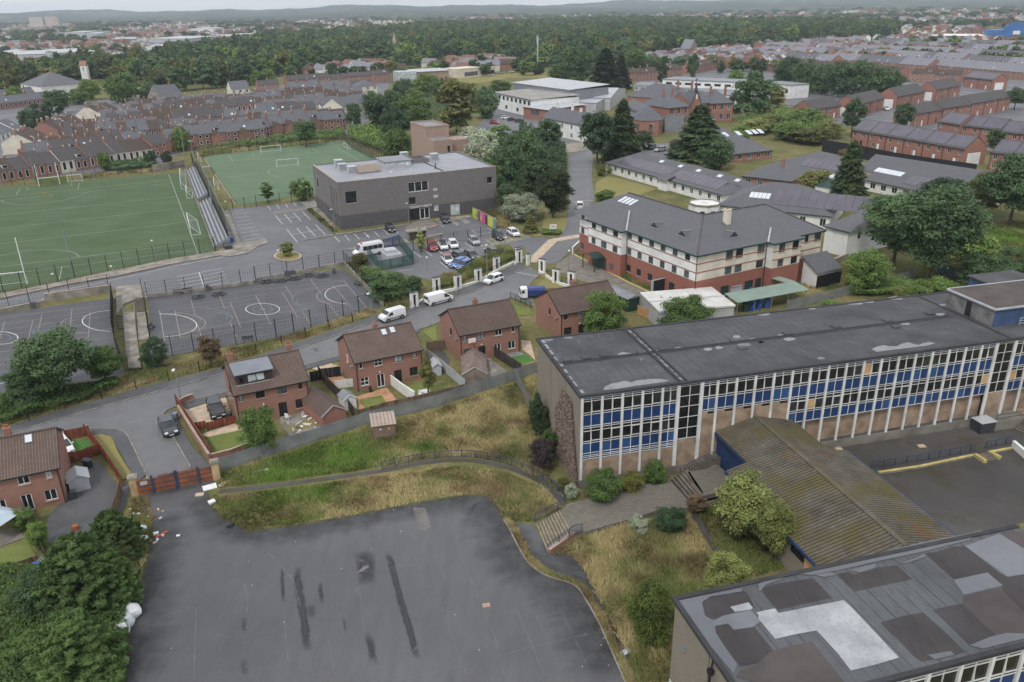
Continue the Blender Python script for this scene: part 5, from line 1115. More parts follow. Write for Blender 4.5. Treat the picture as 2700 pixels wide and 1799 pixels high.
for a in(
(145,912,765,165,'broad','dark','A','large dark broadleaf tree in front of the left court'),(246,886,800,92,'broad','green','A','bright green tree just left of the concrete ramp'),
(62,940,845,70,'column','dark','A','narrow dark tree at the left edge beside the road hedge'),(358,842,775,66,'bush','dark','A','round bushy tree at the foot of the ramp, on its right'),
(487,846,770,56,'slim','brown','A','thin brownish tree by the near court fence'),(603,1042,935,100,'bush','green','A','bushy green tree in the garden of the house with the dormer'),
(985,912,822,42,'slim','olive','A','slim upright tree on the small back lawn'),(1385,775,662,132,'bush','green','A','dense green tree in front of the brick house by the care home'),
(1575,760,685,155,'bush','green','A','spreading shrub in front of the flat white roofed building'),(1271,500,374,92,'column','yew','A','tall dense dark yew beside the drive'),
(1232,452,366,76,'column','yew','B','second dark yew just left of the tallest one by the drive'),(1198,506,440,112,'bush','pale','A','silver leaved tree above the car park corner'),
(1220,534,494,42,'conifer','olive','A','small yellowish conifer by the clipped hedge'),(1050,308,180,104,'column','olive','B','tall rounded olive green tree behind the brown brick tower'),
(1116,272,192,76,'bush','dark','B','dark tree left of the white modern school'),(1372,384,250,96,'broad','dark','B','open crowned eucalyptus at the head of the drive'),
(1428,372,232,96,'conifer','conifer','B','tall conifer right of the eucalyptus by the red brick chapel'),(1604,366,243,134,'conifer','conifer','B','broad cedar in front of the red brick convent'),
(1646,390,305,88,'bush','dark','B','round drooping tree at the foot of the cedar'),(1726,276,162,84,'column','dark','B','tall poplar right of the convent'),
(1778,262,190,48,'slim','olive','B','thin poplar beside the long white building'),(1944,468,328,92,'conifer','conifer','B','tall pointed conifer among the low slate wings'),
(1868,446,388,84,'bush','olive','B','low spreading tree in the courtyard of the slate wings'),(2052,610,440,170,'broad','dark','A','huge dark tree right of the care home'),
(2135,655,428,190,'broad','dark','A','biggest broad tree right of the care home terrace'),(1986,672,572,116,'bush','green','A','rounded bush tree on the bank above the school roof'),
(2318,520,352,150,'broad','dark','A','tall dark tree at the right edge'),(2268,500,392,100,'broad','olive','A','lighter tree beside the tall one at the right edge'),
(2226,530,472,66,'bush','lime','A','bright green shrub below the trees at the right edge'),(2255,668,580,130,'bush','dark','A','wide dark bush on the right hand slope'),
(2140,700,640,110,'bush','green','A','low bush by the palisade fence behind the school roof'),(2325,640,560,90,'bush','dark','A','bush at the right edge above the plant room'),
(2070,690,660,60,'bush','lime','A','low light green shrub along the fence behind the school'),(1905,722,690,50,'bush','green','A','small shrub peeping over the school roof edge'),
(1700,1240,1092,150,'broad','lime','A','lime green tree beside the mossy hall roof'),(1772,1290,1150,95,'broad','lime','A','paler lime tree nearest the mossy hall wall'),
(1660,1392,1272,112,'bush','lime','A','yellow green sapling clump behind the near block'),(1490,1478,1342,120,'bush','rowan','A','rowan with orange berries left of the near school block'),
(1232,1002,905,40,'column','yew','A','left dark evergreen against the school end wall'),(1250,1010,930,36,'column','yew','A','right dark evergreen against the school end wall'),
(1262,1046,985,46,'bush','green','A','green shrub below the evergreens at the school end wall'),(1247,1078,1008,74,'bush','purple','A','buddleia bush with purple flower spikes by the school corner'),
(1295,1128,1096,40,'bush','olive','A','yellow variegated shrub at the school corner'),(1312,1146,1110,36,'bush','pale','A','pale shrub at the foot of the school corner'),
(1385,1150,1085,110,'bush','green','A','wide green shrub under the boarded windows'),(1450,1132,1088,70,'bush','rowan','A','shrub with yellow flowers under the boarded windows'),
(1505,1110,1062,66,'bush','green','A','green shrub beside the school steps'),(1468,1222,1186,50,'bush','pale','A','pale silvery shrub beside the paved terrace'),
(1540,1218,1172,90,'bush','dark','A','patch of tall willowherb beside the terrace'),(1600,1180,1140,46,'slim','brown','A','bare brown bush at the end of the terrace'),
(270,1275,1180,130,'cypress','cypress','A','leylandii nearest the rusty gate'),(205,1395,1240,200,'cypress','cypress','A','largest leylandii on the left of the yard'),(268,1385,1270,120,'cypress','cypress','A','leylandii at the yard edge beside the largest one'),
(185,1560,1420,190,'cypress','cypress','A','nearest leylandii at the bottom left'),(120,1400,1300,140,'bush','dark','A','dark shrub behind the leylandii'),(60,1215,1165,50,'bush','green','A','garden shrub by the gazebo'),(96,1262,1200,46,'bush','green','A','climbing shrub along the garden fence at lower left'),
(892,690,622,116,'bush','dark','A','dense bush at the corner behind the white pillars'),(946,672,636,66,'bush','dark','A','second bush behind the white pillar wall'),(855,650,610,60,'bush','green','A','shrub by the substation fence'),(828,610,582,50,'bush','olive','A','small shrub beside the minibus'),
(660,590,556,40,'slim','lime','B','small tree on the round planted island'),(616,466,418,34,'slim','green','B','left sapling at the end of the bays'),(695,462,408,56,'bush','green','B','dark green sapling right of the first by the bays'),(968,580,532,30,'slim','lime','B','thin young tree by the bus shelter in the car park'),
(705,338,275,60,'broad','dark','B','tree at the far end of the second pitch'),(815,300,235,42,'bush','dark','B','tree at the end of the brick terrace'),(876,312,222,66,'column','dark','B','dark tree left of the brown brick tower'),(912,330,238,80,'bush','dark','B','wide dark tree beyond the pitch corner'),
(912,362,290,80,'bush','green','B','greener shrub mass beside the tall mesh fence'),(958,288,205,80,'bush','green','B','tree behind the brown brick tower on its left'),(905,282,205,70,'bush','dark','B','dark tree beyond the tower access road'),
(1112,395,295,96,'bush','pale','B','grey green tree behind the college on the left'),(1165,432,310,92,'bush','dark','B','dark tree behind the college roof corner'),(1215,410,288,84,'bush','dark','B','dark tree below the white house'),(1120,440,360,80,'bush','green','B','tree touching the college right end'),(1262,352,272,66,'broad','dark','B','slender tree in front of the white house'),(1170,485,420,70,'bush','dark','B','bush above the mural wall'),
(1380,405,372,30,'bush','lime','B','yellow green bush by the drive corner'),(1392,462,436,60,'bush','green','B','clipped hedge bush by the drive'),(1402,398,380,26,'bush','lime','B','golden shrub at the corner of the long white wing'),
(1860,330,295,110,'bush','olive','B','wide spreading tree above the black fence'),(1850,292,250,90,'bush','green','B','green bush below the gable end houses'),(1955,315,225,52,'broad','dark','B','tree between the gabled houses'),(2072,305,238,46,'broad','dark','B','tree in front of the grey roofed terrace'),
(1770,300,262,110,'bush','lime','B','light green hedge mass right of the convent'),(2282,355,295,40,'broad','dark','B','tree between the solar roofed terraces'),(2092,230,200,30,'bush','dark','B','tree beside the white car and gabled houses'),(2330,252,200,50,'broad','dark','B','tree at the right edge above the terraces'),(1940,365,340,36,'bush','brown','B','small reddish tree against the solar terrace'),
(1390,215,112,90,'conifer','yew','B','dark fir right of the tall mast'),(1330,205,108,80,'bush','dark','B','broad tree by the sports field mast'),(1290,190,142,70,'bush','green','B','tree at the end of the sports field'),(1425,205,128,56,'conifer','yew','B','second dark fir right of the tall mast'),(1522,196,142,26,'column','dark','B','narrow dark tree between brown roofed terraces'),(1460,165,110,60,'broad','green','B','tree left of the small chapel'),(1590,182,120,30,'bush','dark','B','tree right of the small chapel')):
 tree(*a)
for i,(x,yb,yt,w)in enumerate(((1810,205,128,64),(1850,212,130,70),(1888,216,140,66),(1925,222,138,70),(1962,224,136,76),(2000,228,140,72),(2035,226,150,60),(1795,195,132,44),(2055,215,165,44))):
 tree(x,yb,yt,w,'bush','dark','B','dark tree in the dense row below the brown roofed terrace',group='row of dark trees above the gabled houses')
for i,(x,yb,yt,w,lb)in enumerate(((135,262,205,60,'round tree standing highest among the left hand terraces'),(100,290,235,50,'tree among the left hand terraces, left of the round one'),(70,300,245,46,'tree at the left end of the terraces'),(180,240,200,48,'tree behind the round one in the left hand terraces'),(40,240,195,40,'tree near the far left terraces'),(210,230,180,50,'tree beside the white bell tower'),(285,235,165,80,'large tree by the junction among the left terraces'),(345,232,185,60,'tree left of the grey gabled villa'),(420,348,285,40,'tree at the head of the grandstand'),(350,380,345,30,'garden tree in front of the left row'),(245,395,350,32,'slim garden tree in front of the left row'),(385,382,345,28,'bushy garden tree in front of the left row'),(610,208,155,60,'round light green tree above the terraces'),(745,172,145,40,'golden green round tree behind the brick row'))):
 tree(x,yb,yt,w,'bush',random.choice(('green','dark','green')),'B',lb)
for x,yb,yt,w,kd,lf_,lb_ in((1700,330,285,60,'bush','green','shrub right of the cedar by the slate block'),(1735,310,270,70,'bush','lime','light shrub above the slate block'),(1810,322,280,80,'bush','green','green shrub left of the black hoarding'),(1905,318,275,60,'bush','olive','shrub at the end of the black hoarding'),(1780,245,200,40,'slim','olive','young poplar right of the long white school'),(1690,262,205,40,'bush','dark','dark shrub at the convent corner'),(1480,345,300,50,'bush','dark','shrub in front of the convent entrance'),(1560,352,318,50,'bush','dark','hedge shrub beside the parked chapel cars'),(1020,240,175,60,'bush','dark','tree above the tower access road'),(985,222,165,70,'bush','green','tree left of the sports pavilion'),(930,230,178,60,'bush','dark','tree at the right end of the slate streets'),(1075,235,190,60,'bush','green','tree below the playing field'),(1150,222,182,60,'bush','green','tree in front of the playing field'),(860,262,205,60,'bush','dark','dark tree at the edge of the cream villa'),(1000,330,280,70,'bush','green','shrub beside the brown brick tower'),(1085,330,290,70,'bush','pale','grey shrub right of the brown brick tower'),(1190,360,300,80,'bush','dark','dark shrub left of the white house'),(1145,345,285,70,'bush','green','shrub by the modern school drive'),(1240,395,330,60,'bush','dark','dark shrub above the tall yew'),(2180,470,405,120,'bush','dark','tree behind the biggest broad tree'),(2230,600,530,110,'bush','green','shrub on the right hand slope'),(2345,470,400,80,'bush','dark','dark shrub at the extreme right'),(2190,350,325,40,'bush','olive','shrub at the end of the solar terrace'),(2010,215,188,40,'bush','green','garden tree between the gabled pairs'),(1640,215,180,70,'bush','green','shrubs below the stepped brown roofed row'),(1590,205,176,60,'bush','dark','tree in front of the stepped brown roofed row'),(1690,195,160,44,'bush','green','tree at the end of the stepped brown roofed row')):
 tree(x,yb,yt,w,kd,lf_,'B',lb_)
def in_poly(P,poly):
 x,y=P[:,0],P[:,1];r=np.zeros(len(P),bool);n=len(poly)
 for i in range(n):
  (x0,y0),(x1,y1)=poly[i],poly[(i+1)%n];c=((y0>y)!=(y1>y))&(x<(x1-x0)*(y-y0)/(y1-y0+1e-12)+x0);r^=c
 return r
def xy(pts):return[(p.x,p.y)for p in pts]
wood_front=[(-60,205),(60,215),(200,190),(330,195),(420,215),(480,205),(590,196),(640,180),(760,160),(860,150),(920,165),(1000,150),(1100,142),(1200,148),(1260,165),(1330,165),(1440,150),(1540,128),(1640,122),(1760,108),(1900,98),(2060,92)]
wood_back=[(2060,66),(1900,58),(1700,56),(1400,52),(1250,56),(1000,66),(850,80),(700,92),(560,108),(430,128),(330,150),(200,160),(60,172),(-60,168)]
wf,wbk=D(*wood_front),D(*wood_back)
wpoly=np.array(xy(wf+wbk))
lo,hi=wpoly.min(0),wpoly.max(0)
cand=RNG.uniform(lo,hi,(16000,2));cand=cand[in_poly(cand,wpoly)]
keep=[];cell={}
for p in cand:
 k=(int(p[0]//9),int(p[1]//9))
 if k in cell:continue
 cell[k]=1;keep.append(p)
keep=np.array(keep)
front_line=np.array(xy(wf));dmin=np.min(np.linalg.norm(keep[:,None]-front_line[None],axis=2),axis=1)
order=np.argsort(np.hypot(keep[:,0],keep[:,1])+dmin*2.0);near=order[:130];rest=order[130:]
for i in near:
 p=keep[i];plant((p[0],p[1]),random.uniform(8,19),random.uniform(8,17),random.choice(('broad','broad','bush','bush','column')),random.choice(('dark','dark','green','wood','olive')),'B' if p[1]<520 else 'C','mature tree on the near side of the big wood',group='trees along the near side of the wood')
def scatter(name,pts,hs,ws,kinds,mats,label,lod='C',per=None):
 me=bpy.data.meshes.new(name);n=len(pts);me.vertices.add(n);co=np.zeros((n,3),np.float32);co[:,:2]=pts[:,:2]
 if pts.shape[1]>2:co[:,2]=pts[:,2]
 me.vertices.foreach_set('co',co.ravel())
 a=me.attributes.new('size','FLOAT_VECTOR','POINT');s=np.stack([ws,ws,hs],1).astype(np.float32);a.data.foreach_set('vector',s.ravel())
 src=bpy.data.collections.new(name+'_source')
 for i,(kd,mt)in enumerate(zip(kinds,mats)):
  base=crown(kd,lod,i%5);m2=base.copy();m2.materials.clear();m2.materials.append(LM[mt])
  v=np.zeros(len(m2.vertices)*3,np.float32);m2.vertices.foreach_get('co',v);v=v.reshape(-1,3);v[:,:2]/=BASEW[kd];v[:,2]/=10;m2.vertices.foreach_set('co',v.ravel());m2.update()
  src.objects.link(bpy.data.objects.new(name+'_crown',m2))
 ng=bpy.data.node_groups.new(name,'GeometryNodeTree');ng.interface.new_socket('Geometry',in_out='INPUT',socket_type='NodeSocketGeometry');ng.interface.new_socket('Geometry',in_out='OUTPUT',socket_type='NodeSocketGeometry')
 nd=ng.nodes;i_,o_=nd.new('NodeGroupInput'),nd.new('NodeGroupOutput');iop=nd.new('GeometryNodeInstanceOnPoints');ci=nd.new('GeometryNodeCollectionInfo');ci.inputs['Collection'].default_value=src
 ci.inputs['Separate Children'].default_value=True;ci.inputs['Reset Children'].default_value=True
 na=nd.new('GeometryNodeInputNamedAttribute');na.data_type='FLOAT_VECTOR';na.inputs['Name'].default_value='size'
 rv=nd.new('FunctionNodeRandomValue');rv.data_type='FLOAT_VECTOR';rv.inputs['Max'].default_value=(0,0,6.283);iop.inputs['Pick Instance'].default_value=True
 ri=nd.new('FunctionNodeRandomValue');ri.data_type='INT';ri.inputs['Max'].default_value=len(kinds)-1
 lk=ng.links.new;lk(i_.outputs[0],iop.inputs['Points']);lk(ci.outputs[0],iop.inputs['Instance']);lk(na.outputs['Attribute'],iop.inputs['Scale']);lk(rv.outputs['Value'],iop.inputs['Rotation'])
 ints=[o for o in ri.outputs if o.type=='INT'][0];lk(ints,iop.inputs['Instance Index']);lk(iop.outputs[0],o_.inputs[0])
 ob=bpy.data.objects.new(name,me);COL.objects.link(ob);md=ob.modifiers.new('scatter','NODES');md.node_group=ng
 ob['kind']='stuff';ob['label']=label;return ob
KM=(('broad','dark'),('bush','wood'),('bush','dark'),('column','dark'),('broad','green'),('bush','wood'),('broad','olive'),('column','wood'),('bush','dark'))
n=len(rest);scatter('woodland',keep[rest],RNG.uniform(7,21,n),RNG.uniform(7,20,n),[k for k,_ in KM],[m for _,m in KM],'dense wood of dark broadleaf trees beyond the terraces')
def far_points(n,y0,y1,thresh,seed,avoid=()):
 r=np.random.default_rng(seed);y=y0*(y1/y0)**r.uniform(0,1,n);x=r.uniform(-.78,.78,n)*y
 f=np.sin(x*.011+y*.004+seed)+np.sin(x*.0037-y*.009+1.3*seed)+.7*np.sin(x*.023+y*.017)+r.normal(0,.5,n)
 P=np.stack([x,y],1);ok=(f>thresh)&~in_poly(P,wpoly)
 return P[ok]
fp=far_points(5200,640,4200,.45,5);n=len(fp);s=np.clip(fp[:,1]/900,1,3.2)
scatter('far_tree_belts',fp,RNG.uniform(6,11,n)*s**.3,RNG.uniform(8,14,n)*s,[k for k,_ in KM],[m for _,m in KM],'belts of trees fading into the distant suburbs')
# other buildings: eave corners A, B on the side that faces us
def blk(name,label,cat,A,B,depth,rise,roof,wall,roofm,win=(),side=(),over=.35,fascia=None,frame=None,group=None,stacks=(),glass=None):
 e=A.z;d=B-A;Lx=hypot(d.x,d.y);ang=atan2(d.y,d.x);root=thing(name,label,cat,(A.x,A.y,0),ang,group);fm=frame or m_upvc
 w=MB();ops=[];sides=[]
 for row in win:
  z0,z1,ww,nn=row[:4];f0,f1=(row[4],row[5])if len(row)>4 else(ww*.6,Lx-ww*1.6)
  for i in range(nn):x=f0+(f1-f0)*(i/max(1,nn-1))if nn>1 else(f0+f1)/2;ops.append((round(x,2),z0,round(x+ww,2),z1))
 wall_open(w,0,Lx,0,e,0,ops,.12);w.quad((Lx,depth,0),(0,depth,0),(0,depth,e),(Lx,depth,e))
 if roof=='gable':
  w.quad((0,depth,0),(0,0,0),(0,0,e),(0,depth/2,e+rise-.05),(0,depth,e));w.quad((Lx,0,0),(Lx,depth,0),(Lx,depth,e),(Lx,depth/2,e+rise-.05),(Lx,0,e))
 else:
  w.quad((0,depth,0),(0,0,0),(0,0,e),(0,depth,e));w.quad((Lx,0,0),(Lx,depth,0),(Lx,depth,e),(Lx,0,e))
 part('wall',w,wall,root);r=MB();o=over;sl=rise/(depth/2)if roof!='mono' else rise/depth;zo=e-o*sl
 if roof=='gable':
  r.quad((-o*.5,-o,zo+.06),(Lx+o*.5,-o,zo+.06),(Lx+o*.5,depth/2,e+rise+.06),(-o*.5,depth/2,e+rise+.06));r.quad((Lx+o*.5,depth+o,zo+.06),(-o*.5,depth+o,zo+.06),(-o*.5,depth/2,e+rise+.06),(Lx+o*.5,depth/2,e+rise+.06))
 elif roof=='hip':
  h=min(depth/2,Lx/2-.1)+o
  a,b,c,dd=(-o,-o,zo),(Lx+o,-o,zo),(Lx+o,depth+o,zo),(-o,depth+o,zo);p,q=(h-o,depth/2,e+rise),(Lx-h+o,depth/2,e+rise)
  r.quad(a,b,q,p);r.quad(b,c,q);r.quad(c,dd,p,q);r.quad(dd,a,p)
 elif roof=='mono':r.sideprism([(-o,zo),(-o,zo+.2),(depth+o,e+rise+.2),(depth+o,e+rise)],-o,Lx+o)
 else:r.box(-o,-o,e,Lx+o,depth+o,e+.3)
 ro=part('roof',r,roofm,root)
 if fascia and roof!='flat':part('fascia',MB().bar((-o,-o,zo-.06),(Lx+o,-o,zo-.06),.12,.22),fascia,root)
 for x0,z0,x1,z1 in ops:window(root,x0,z0,z1,x1-x0,0,fm,glass or random.choice((m_gl,m_gl2,m_gl)),2 if x1-x0>.8 else 1,1,.08,False)
 for(which,y,z0,z1,ww)in side:
  if which=='L':window(root,-y,z0,z1,ww,0,fm,m_gl,1,1,-.04,False,-pi/2)
  else:window(root,y-0,z0,z1,ww,-Lx,fm,m_gl,1,1,-.04,False,pi/2)
 for x,y,z1 in stacks:chimney(root,x,y,e+rise*.4,e+rise+z1,.9,.7,wall if wall in(m_white,)else m_brick2,3)
 root_info[root.name]=(Lx,depth,e,rise,ro);return root
root_info={}
def onslope(root,u0,u1,v0,v1,mat,name,lift=.09,n=1,gap=.0):
 Lx,dp,e,rs,ro=root_info[root.name]
 for i in range(n):
  a,b=u0+(u1-u0)*i/n+gap/2,u0+(u1-u0)*(i+1)/n-gap/2;f=lambda v:(dp/2*v,e+rs*v+lift)
  (ya,za),(yb,zb)=f(v0),f(v1);mb=MB().quad((a,ya,za),(b,ya,za),(b,yb,zb),(a,yb,zb));mb.quad((a,ya,za-.08),(b,ya,za-.08),(b,ya,za),(a,ya,za));mb.quad((b,ya,za-.08),(b,yb,zb-.08),(b,yb,zb),(b,ya,za));mb.quad((a,yb,zb-.08),(a,ya,za-.08),(a,ya,za),(a,yb,zb))
  part(name,mb,mat,ro)
w1=blk('slate_wing','long single storey white wing with solar panels beside the drive','building',Z(2,0,870,1437,3.2),Z(2,1,1900,240,3.2),15,3.4,'hip',m_white,m_slate,[(1.0,2.5,1.3,15)],(),.5,m_greenframe)
onslope(w1,5,30,.12,.6,m_solar,'solar_panel',n=13,gap=.08);onslope(w1,32,52,.12,.62,m_solar,'solar_panel',n=10,gap=.08)
for u in(20,29,37,46,53):onslope(w1,u,u+1.6,.72,.86,m_sky,'rooflight')
part('porch',MB().box(29.5,-1.6,0,33,0,2.9),m_white,w1);part('porch_roof',MB().sideprism([(-2.2,2.9),(-2.2,3.05),(1.5,4.3),(1.5,4.15)],29,33.5),m_slate,w1)
w2_=blk('slate_wing','low white wing with solar panels and rooflight behind the pointed conifer','building',Z(3,1,880,92,3.2),Z(3,1,1800,285,3.2),16,3.6,'hip',m_white,m_slate,[(.9,2.5,1.7,9)],(),.5,m_greenframe)
onslope(w2_,14,42,.15,.62,m_solar,'solar_panel',n=14,gap=.08);onslope(w2_,2,11,.45,.68,m_sky,'rooflight',n=6,gap=.1);onslope(w2_,50,53,.35,.5,m_sky,'rooflight')
w3=blk('slate_wing','slate hipped wing joined to the care home terrace','building',Z(3,1,597,520,5.6),Z(3,1,800,570,5.6),34,3.4,'hip',m_white,m_slate,[],(('R',3,3.4,5.0,1.2),('R',8,2.2,4.6,1.2)),.5,m_greenframe)
w4=blk('slate_wing','slate roofed wing with large solar array behind the care home roof','building',Z(2,1,1880,330,3.6),Z(3,1,640,430,3.6),19,4.6,'hip',m_white,m_slate,[(.8,2.6,1.4,6)],(),.5,m_greenframe)
onslope(w4,12,40,.18,.75,m_solar,'solar_panel',n=14,gap=.08);onslope(w4,6,11,.35,.55,m_sky,'rooflight',n=5,gap=.1);onslope(w4,43,45,.55,.68,m_sky,'rooflight')
b4=blk('slate_bungalow','red brick slate roofed block with six rooflights below the cedar','building',Z(2,0,1940,1368,3.0),Z(3,0,120,1328,3.0),34,6.2,'hip',m_brick2,m_slate,[(.7,2.4,1.5,5)],(),.5,m_greenframe,None,None,((8,18,1.0),))
for u in(7,12.5,17,19.5,22):onslope(b4,u,u+1.7,.62,.78,m_sky,'rooflight')
b5=blk('slate_bungalow','slate roofed brick block between the long wing and the black fence','building',Z(2,1,2080,75,3.0),Z(3,1,285,122,3.0),18,3.4,'hip',m_brick2,m_slate,[(.7,2.3,1.6,4)],(),.5,m_greenframe,None,None,((9,7,.9),))
b6=blk('slate_bungalow','slate roof with solar panels in front of the black fence','building',Z(3,0,70,1465,3.0),Z(3,0,700,1560,3.0),22,4.2,'hip',m_cream,m_slate,[(.8,2.3,1.4,6)],(),.5,m_greenframe)
onslope(b6,10,22,.2,.6,m_solar,'solar_panel',n=6,gap=.08)
b7=blk('slate_bungalow','long low slate roof along the black fence','building',Z(3,0,900,1500,3.0),Z(3,1,1900,190,3.0),14,3.6,'gable',m_cream,m_slate,[],(),.5)
dr=thing('white_turret','white round-cornered turret with flat parapet roof behind the care home','building',(*Z(2,1,1740,330,4.0)[:2],0),0)
dr.scale=(.8,.8,.64);part('wall',MB().lathe([(4.8,0),(4.8,6.6),(4.6,6.6)],8),m_white,dr);part('parapet',MB().lathe([(5.0,6.3),(5.0,7.0),(4.7,7.0),(4.7,6.5),(.1,6.5)],8),m_conc,dr);part('roof',MB().lathe([(4.69,6.55),(.01,6.62)],8),m_cream,dr)
for t in(-1.9,-1.2):part('window',MB().box(-.7,-.06,2.5,.7,0,4.6),m_gl,dr,(4.6*cos(t),4.6*sin(t),0),t+pi/2)
gz=thing('garden_pavilion','octagonal glass roofed pavilion beside the pointed conifer','building',(*Z(3,1,660,165,3.0)[:2],0),.3)
part('wall',MB().lathe([(5.5,0),(5.5,3.4),(5.3,3.4)],8),m_white,gz);part('roof',MB().lathe([(5.9,3.35),(1.4,5.0),(1.3,5.0)],8),m_greenframe,gz);part('lantern',MB().lathe([(1.5,5.0),(1.5,5.5),(.1,6.1)],8),m_sky,gz)
cv=blk('convent_building','red brick two storey convent with grey slate hipped roof, left block','building',Z(2,0,1425,955,8.2),Z(2,0,1608,938,8.2),20,5.0,'hip',m_brick2,m_slate2,[(5.2,7.6,1.6,3),(1.0,3.6,1.6,3)],(),.5,m_pipe,None,None,((4,9,1.2),(9,9,1.2)))
cv2=blk('convent_building','red brick two storey convent, right block with hipped slate roof','building',Z(2,0,1800,915,8.2),Z(2,0,1997,908,8.2),20,5.0,'hip',m_brick2,m_slate2,[(5.2,7.6,1.6,3),(1.0,3.6,1.6,3)],(),.5,m_pipe,None,None,((3,9,1.2),(10,9,1.2)))
cv3=blk('convent_building','recessed middle range of the convent with spired gable and cross','building',Z(2,0,1606,925,8.2),Z(2,0,1800,910,8.2),14,4.5,'gable',m_brick2,m_slate2,[(5.2,7.6,1.4,3),(1.0,3.6,1.4,3)],(),.3,m_pipe)
gb=MB();gb.sideprism([(-.6,0),(-.6,9),(.6,9),(.6,0)],1.0,5.6);part('gable_bay',gb,m_brick2,cv3);gp=MB();n0=len(gp.v);gp.v+=[(1.0,-.6,9),(5.6,-.6,9),(3.3,-.6,13.6),(1.0,4,9),(5.6,4,9),(3.3,4,13.6)];gp.f+=[(0,1,2),(5,4,3)];part('gable',gp,m_brick2,cv3)
part('gable_coping',MB().bar((.8,-.62,8.8),(3.3,-.62,13.8),.4,.3).bar((3.3,-.62,13.8),(5.8,-.62,8.8),.4,.3),m_darkgrey,cv3,kind='stuff');gr=MB();gr.quad((.8,-.6,8.9),(3.3,-.6,13.8),(3.3,6,13.8),(.8,6,8.9));gr.quad((3.3,-.6,13.8),(5.8,-.6,8.9),(5.8,6,8.9),(3.3,6,13.8));part('gable_roof',gr,m_slate2,cv3)
part('spirelet',MB().lathe([(.9,13.2),(.7,14.6),(.1,17.2)],6,(3.3,.2,0)),m_darkgrey,cv3);part('cross',MB().bar((3.3,.2,17),(3.3,.2,19.2),.18).bar((2.6,.2,18.4),(4.0,.2,18.4),.18),m_pipe,cv3);part('niche',MB().box(2.9,-.68,10.2,3.7,-.61,12.2),m_upvc,cv3)
cr4=blk('convent_building','rear slate range of the convent with tall chimneys','building',Z(2,0,1060,850,8.5),Z(2,0,1500,880,8.5),18,5.5,'hip',m_brick2,m_slate2,[],(),.4,None,None,None,((10,9,2.0),(22,9,1.6),(30,8,1.6)))
chp=thing('convent_chapel','red brick chapel with polygonal apse and steep slate roof','building',(*Z(2,0,1240,1060,6.0)[:2],0),radians(96))
ap=[(-4,-6.2),(0,-6.2),(4.6,-3.2),(4.6,3.2),(0,6.2),(-4,6.2),(-26,6.2),(-26,-6.2)];ap=[(-x,-y)for x,y in ap]
part('wall',MB().prism(ap,0,6.2),m_brick2,chp)
rr_=MB();top=[(0,0,11.5),(26,0,11.5)];e6=[(x*1.07,y*1.07,6.1)for x,y in ap]
for i in range(8):
 a,b=e6[i],e6[(i+1)%8]
 if i in(5,7):rr_.quad(a,b,top[1]if i==5 else top[0],top[0]if i==5 else top[1])
 elif i==6:rr_.quad(a,b,top[1])
 else:rr_.quad(a,b,top[0])
me_=rr_.mesh('roof');part('roof',me_,m_slate2,chp)
for i in range(1,4):
 a,b=Vector(ap[i]+(0,)),Vector(ap[i+1]+(0,));m_=(a+b)/2;an=atan2((b-a).y,(b-a).x);part('arched_window',MB().box(-.75,-.06,2.2,.75,.0,4.6).lathe([(.75,0),(.7,.02)],10,(0,-.03,4.6)),m_gl2,chp,(m_.x,m_.y,0),an)
for k in range(4):part('roof_dormer',MB().sideprism([(0,0),(-.0,.9),(.6,1.3),(1.2,.9),(1.2,0)],-.5,.9),m_slate2,chp,(7+k*2.6,3.4,8.0),pi/2)
part('metal_link',MB().sideprism([(-5,0),(-5,4.2),(3,7.2),(3,0)],-14,-6),m_grey,chp,(6,-2,0),pi/2)
wh=blk('white_house','white rendered house with slate roof and tall white chimneys','house',Z(2,0,305,1040,6.6),Z(2,0,665,1105,6.6),10.5,3.8,'gable',m_white,m_slate2,[(3.9,5.6,1.2,5),(.6,2.4,1.2,5)],(),.4,m_pipe,None,None,((3.5,5.2,1.6),(14,5.2,1.6),(20,5.0,1.2)))
mh=blk('modern_school','grey metal clad school hall with pale curved roof','building',Z(2,0,40,735,10.5),Z(2,0,548,800,10.5),24,1.2,'mono',m_grey,m_palegrey,[(6.2,7.2,5.0,2,3,30)],(),.4,None,m_darkgrey)
ml=blk('modern_school','white two storey school wing with strip of dark windows','building',Z(1,0,2090,820,8.0),Z(2,0,206,888,8.0),26,.8,'mono',m_white,M('beige_felt_roof',S(150,147,142),.8,.12,.3,5,grime=.2),[(5.3,7.2,2.4,9),(1.2,3.0,2.4,4)],(),.5,m_darkgrey,m_darkgrey)
mb_=blk('modern_school','red brick entrance block with white flat roof beside the white house','building',Z(2,0,135,950,5.0),Z(2,0,345,978,5.0),24,.6,'mono',m_brick2,m_palegrey,[(2.2,4.2,6,1)],(),.4,m_darkgrey,m_darkgrey)
mz=blk('modern_school','pale shallow roofed hall between the school and the convent','building',Z(2,0,760,868,6.0),Z(2,0,905,870,6.0),50,2.6,'gable',m_palegrey,m_palegrey,[],(),.4)
me2=blk('modern_school','white extension roof behind the white house','building',Z(2,0,400,905,5.0),Z(2,0,780,915,5.0),22,.6,'mono',m_palegrey,m_palegrey,[],(),.3)
lb=blk('white_school','long white rendered school with dark windows behind the convent','building',Z(2,0,1372,765,6.5),Z(2,0,2035,858,6.5),20,.3,'flat',m_white,m_grey,[(3.2,5.4,3.6,7)],(),.3,None,m_darkgrey)
lb2=blk('white_school','upper storey of the long white school with grey roof edge','building',Z(2,0,1368,705,10.5),Z(2,0,2200,738,10.5),16,.3,'flat',m_white,m_grey,[(8.0,9.2,3.6,9)],(),.4,None,m_darkgrey)
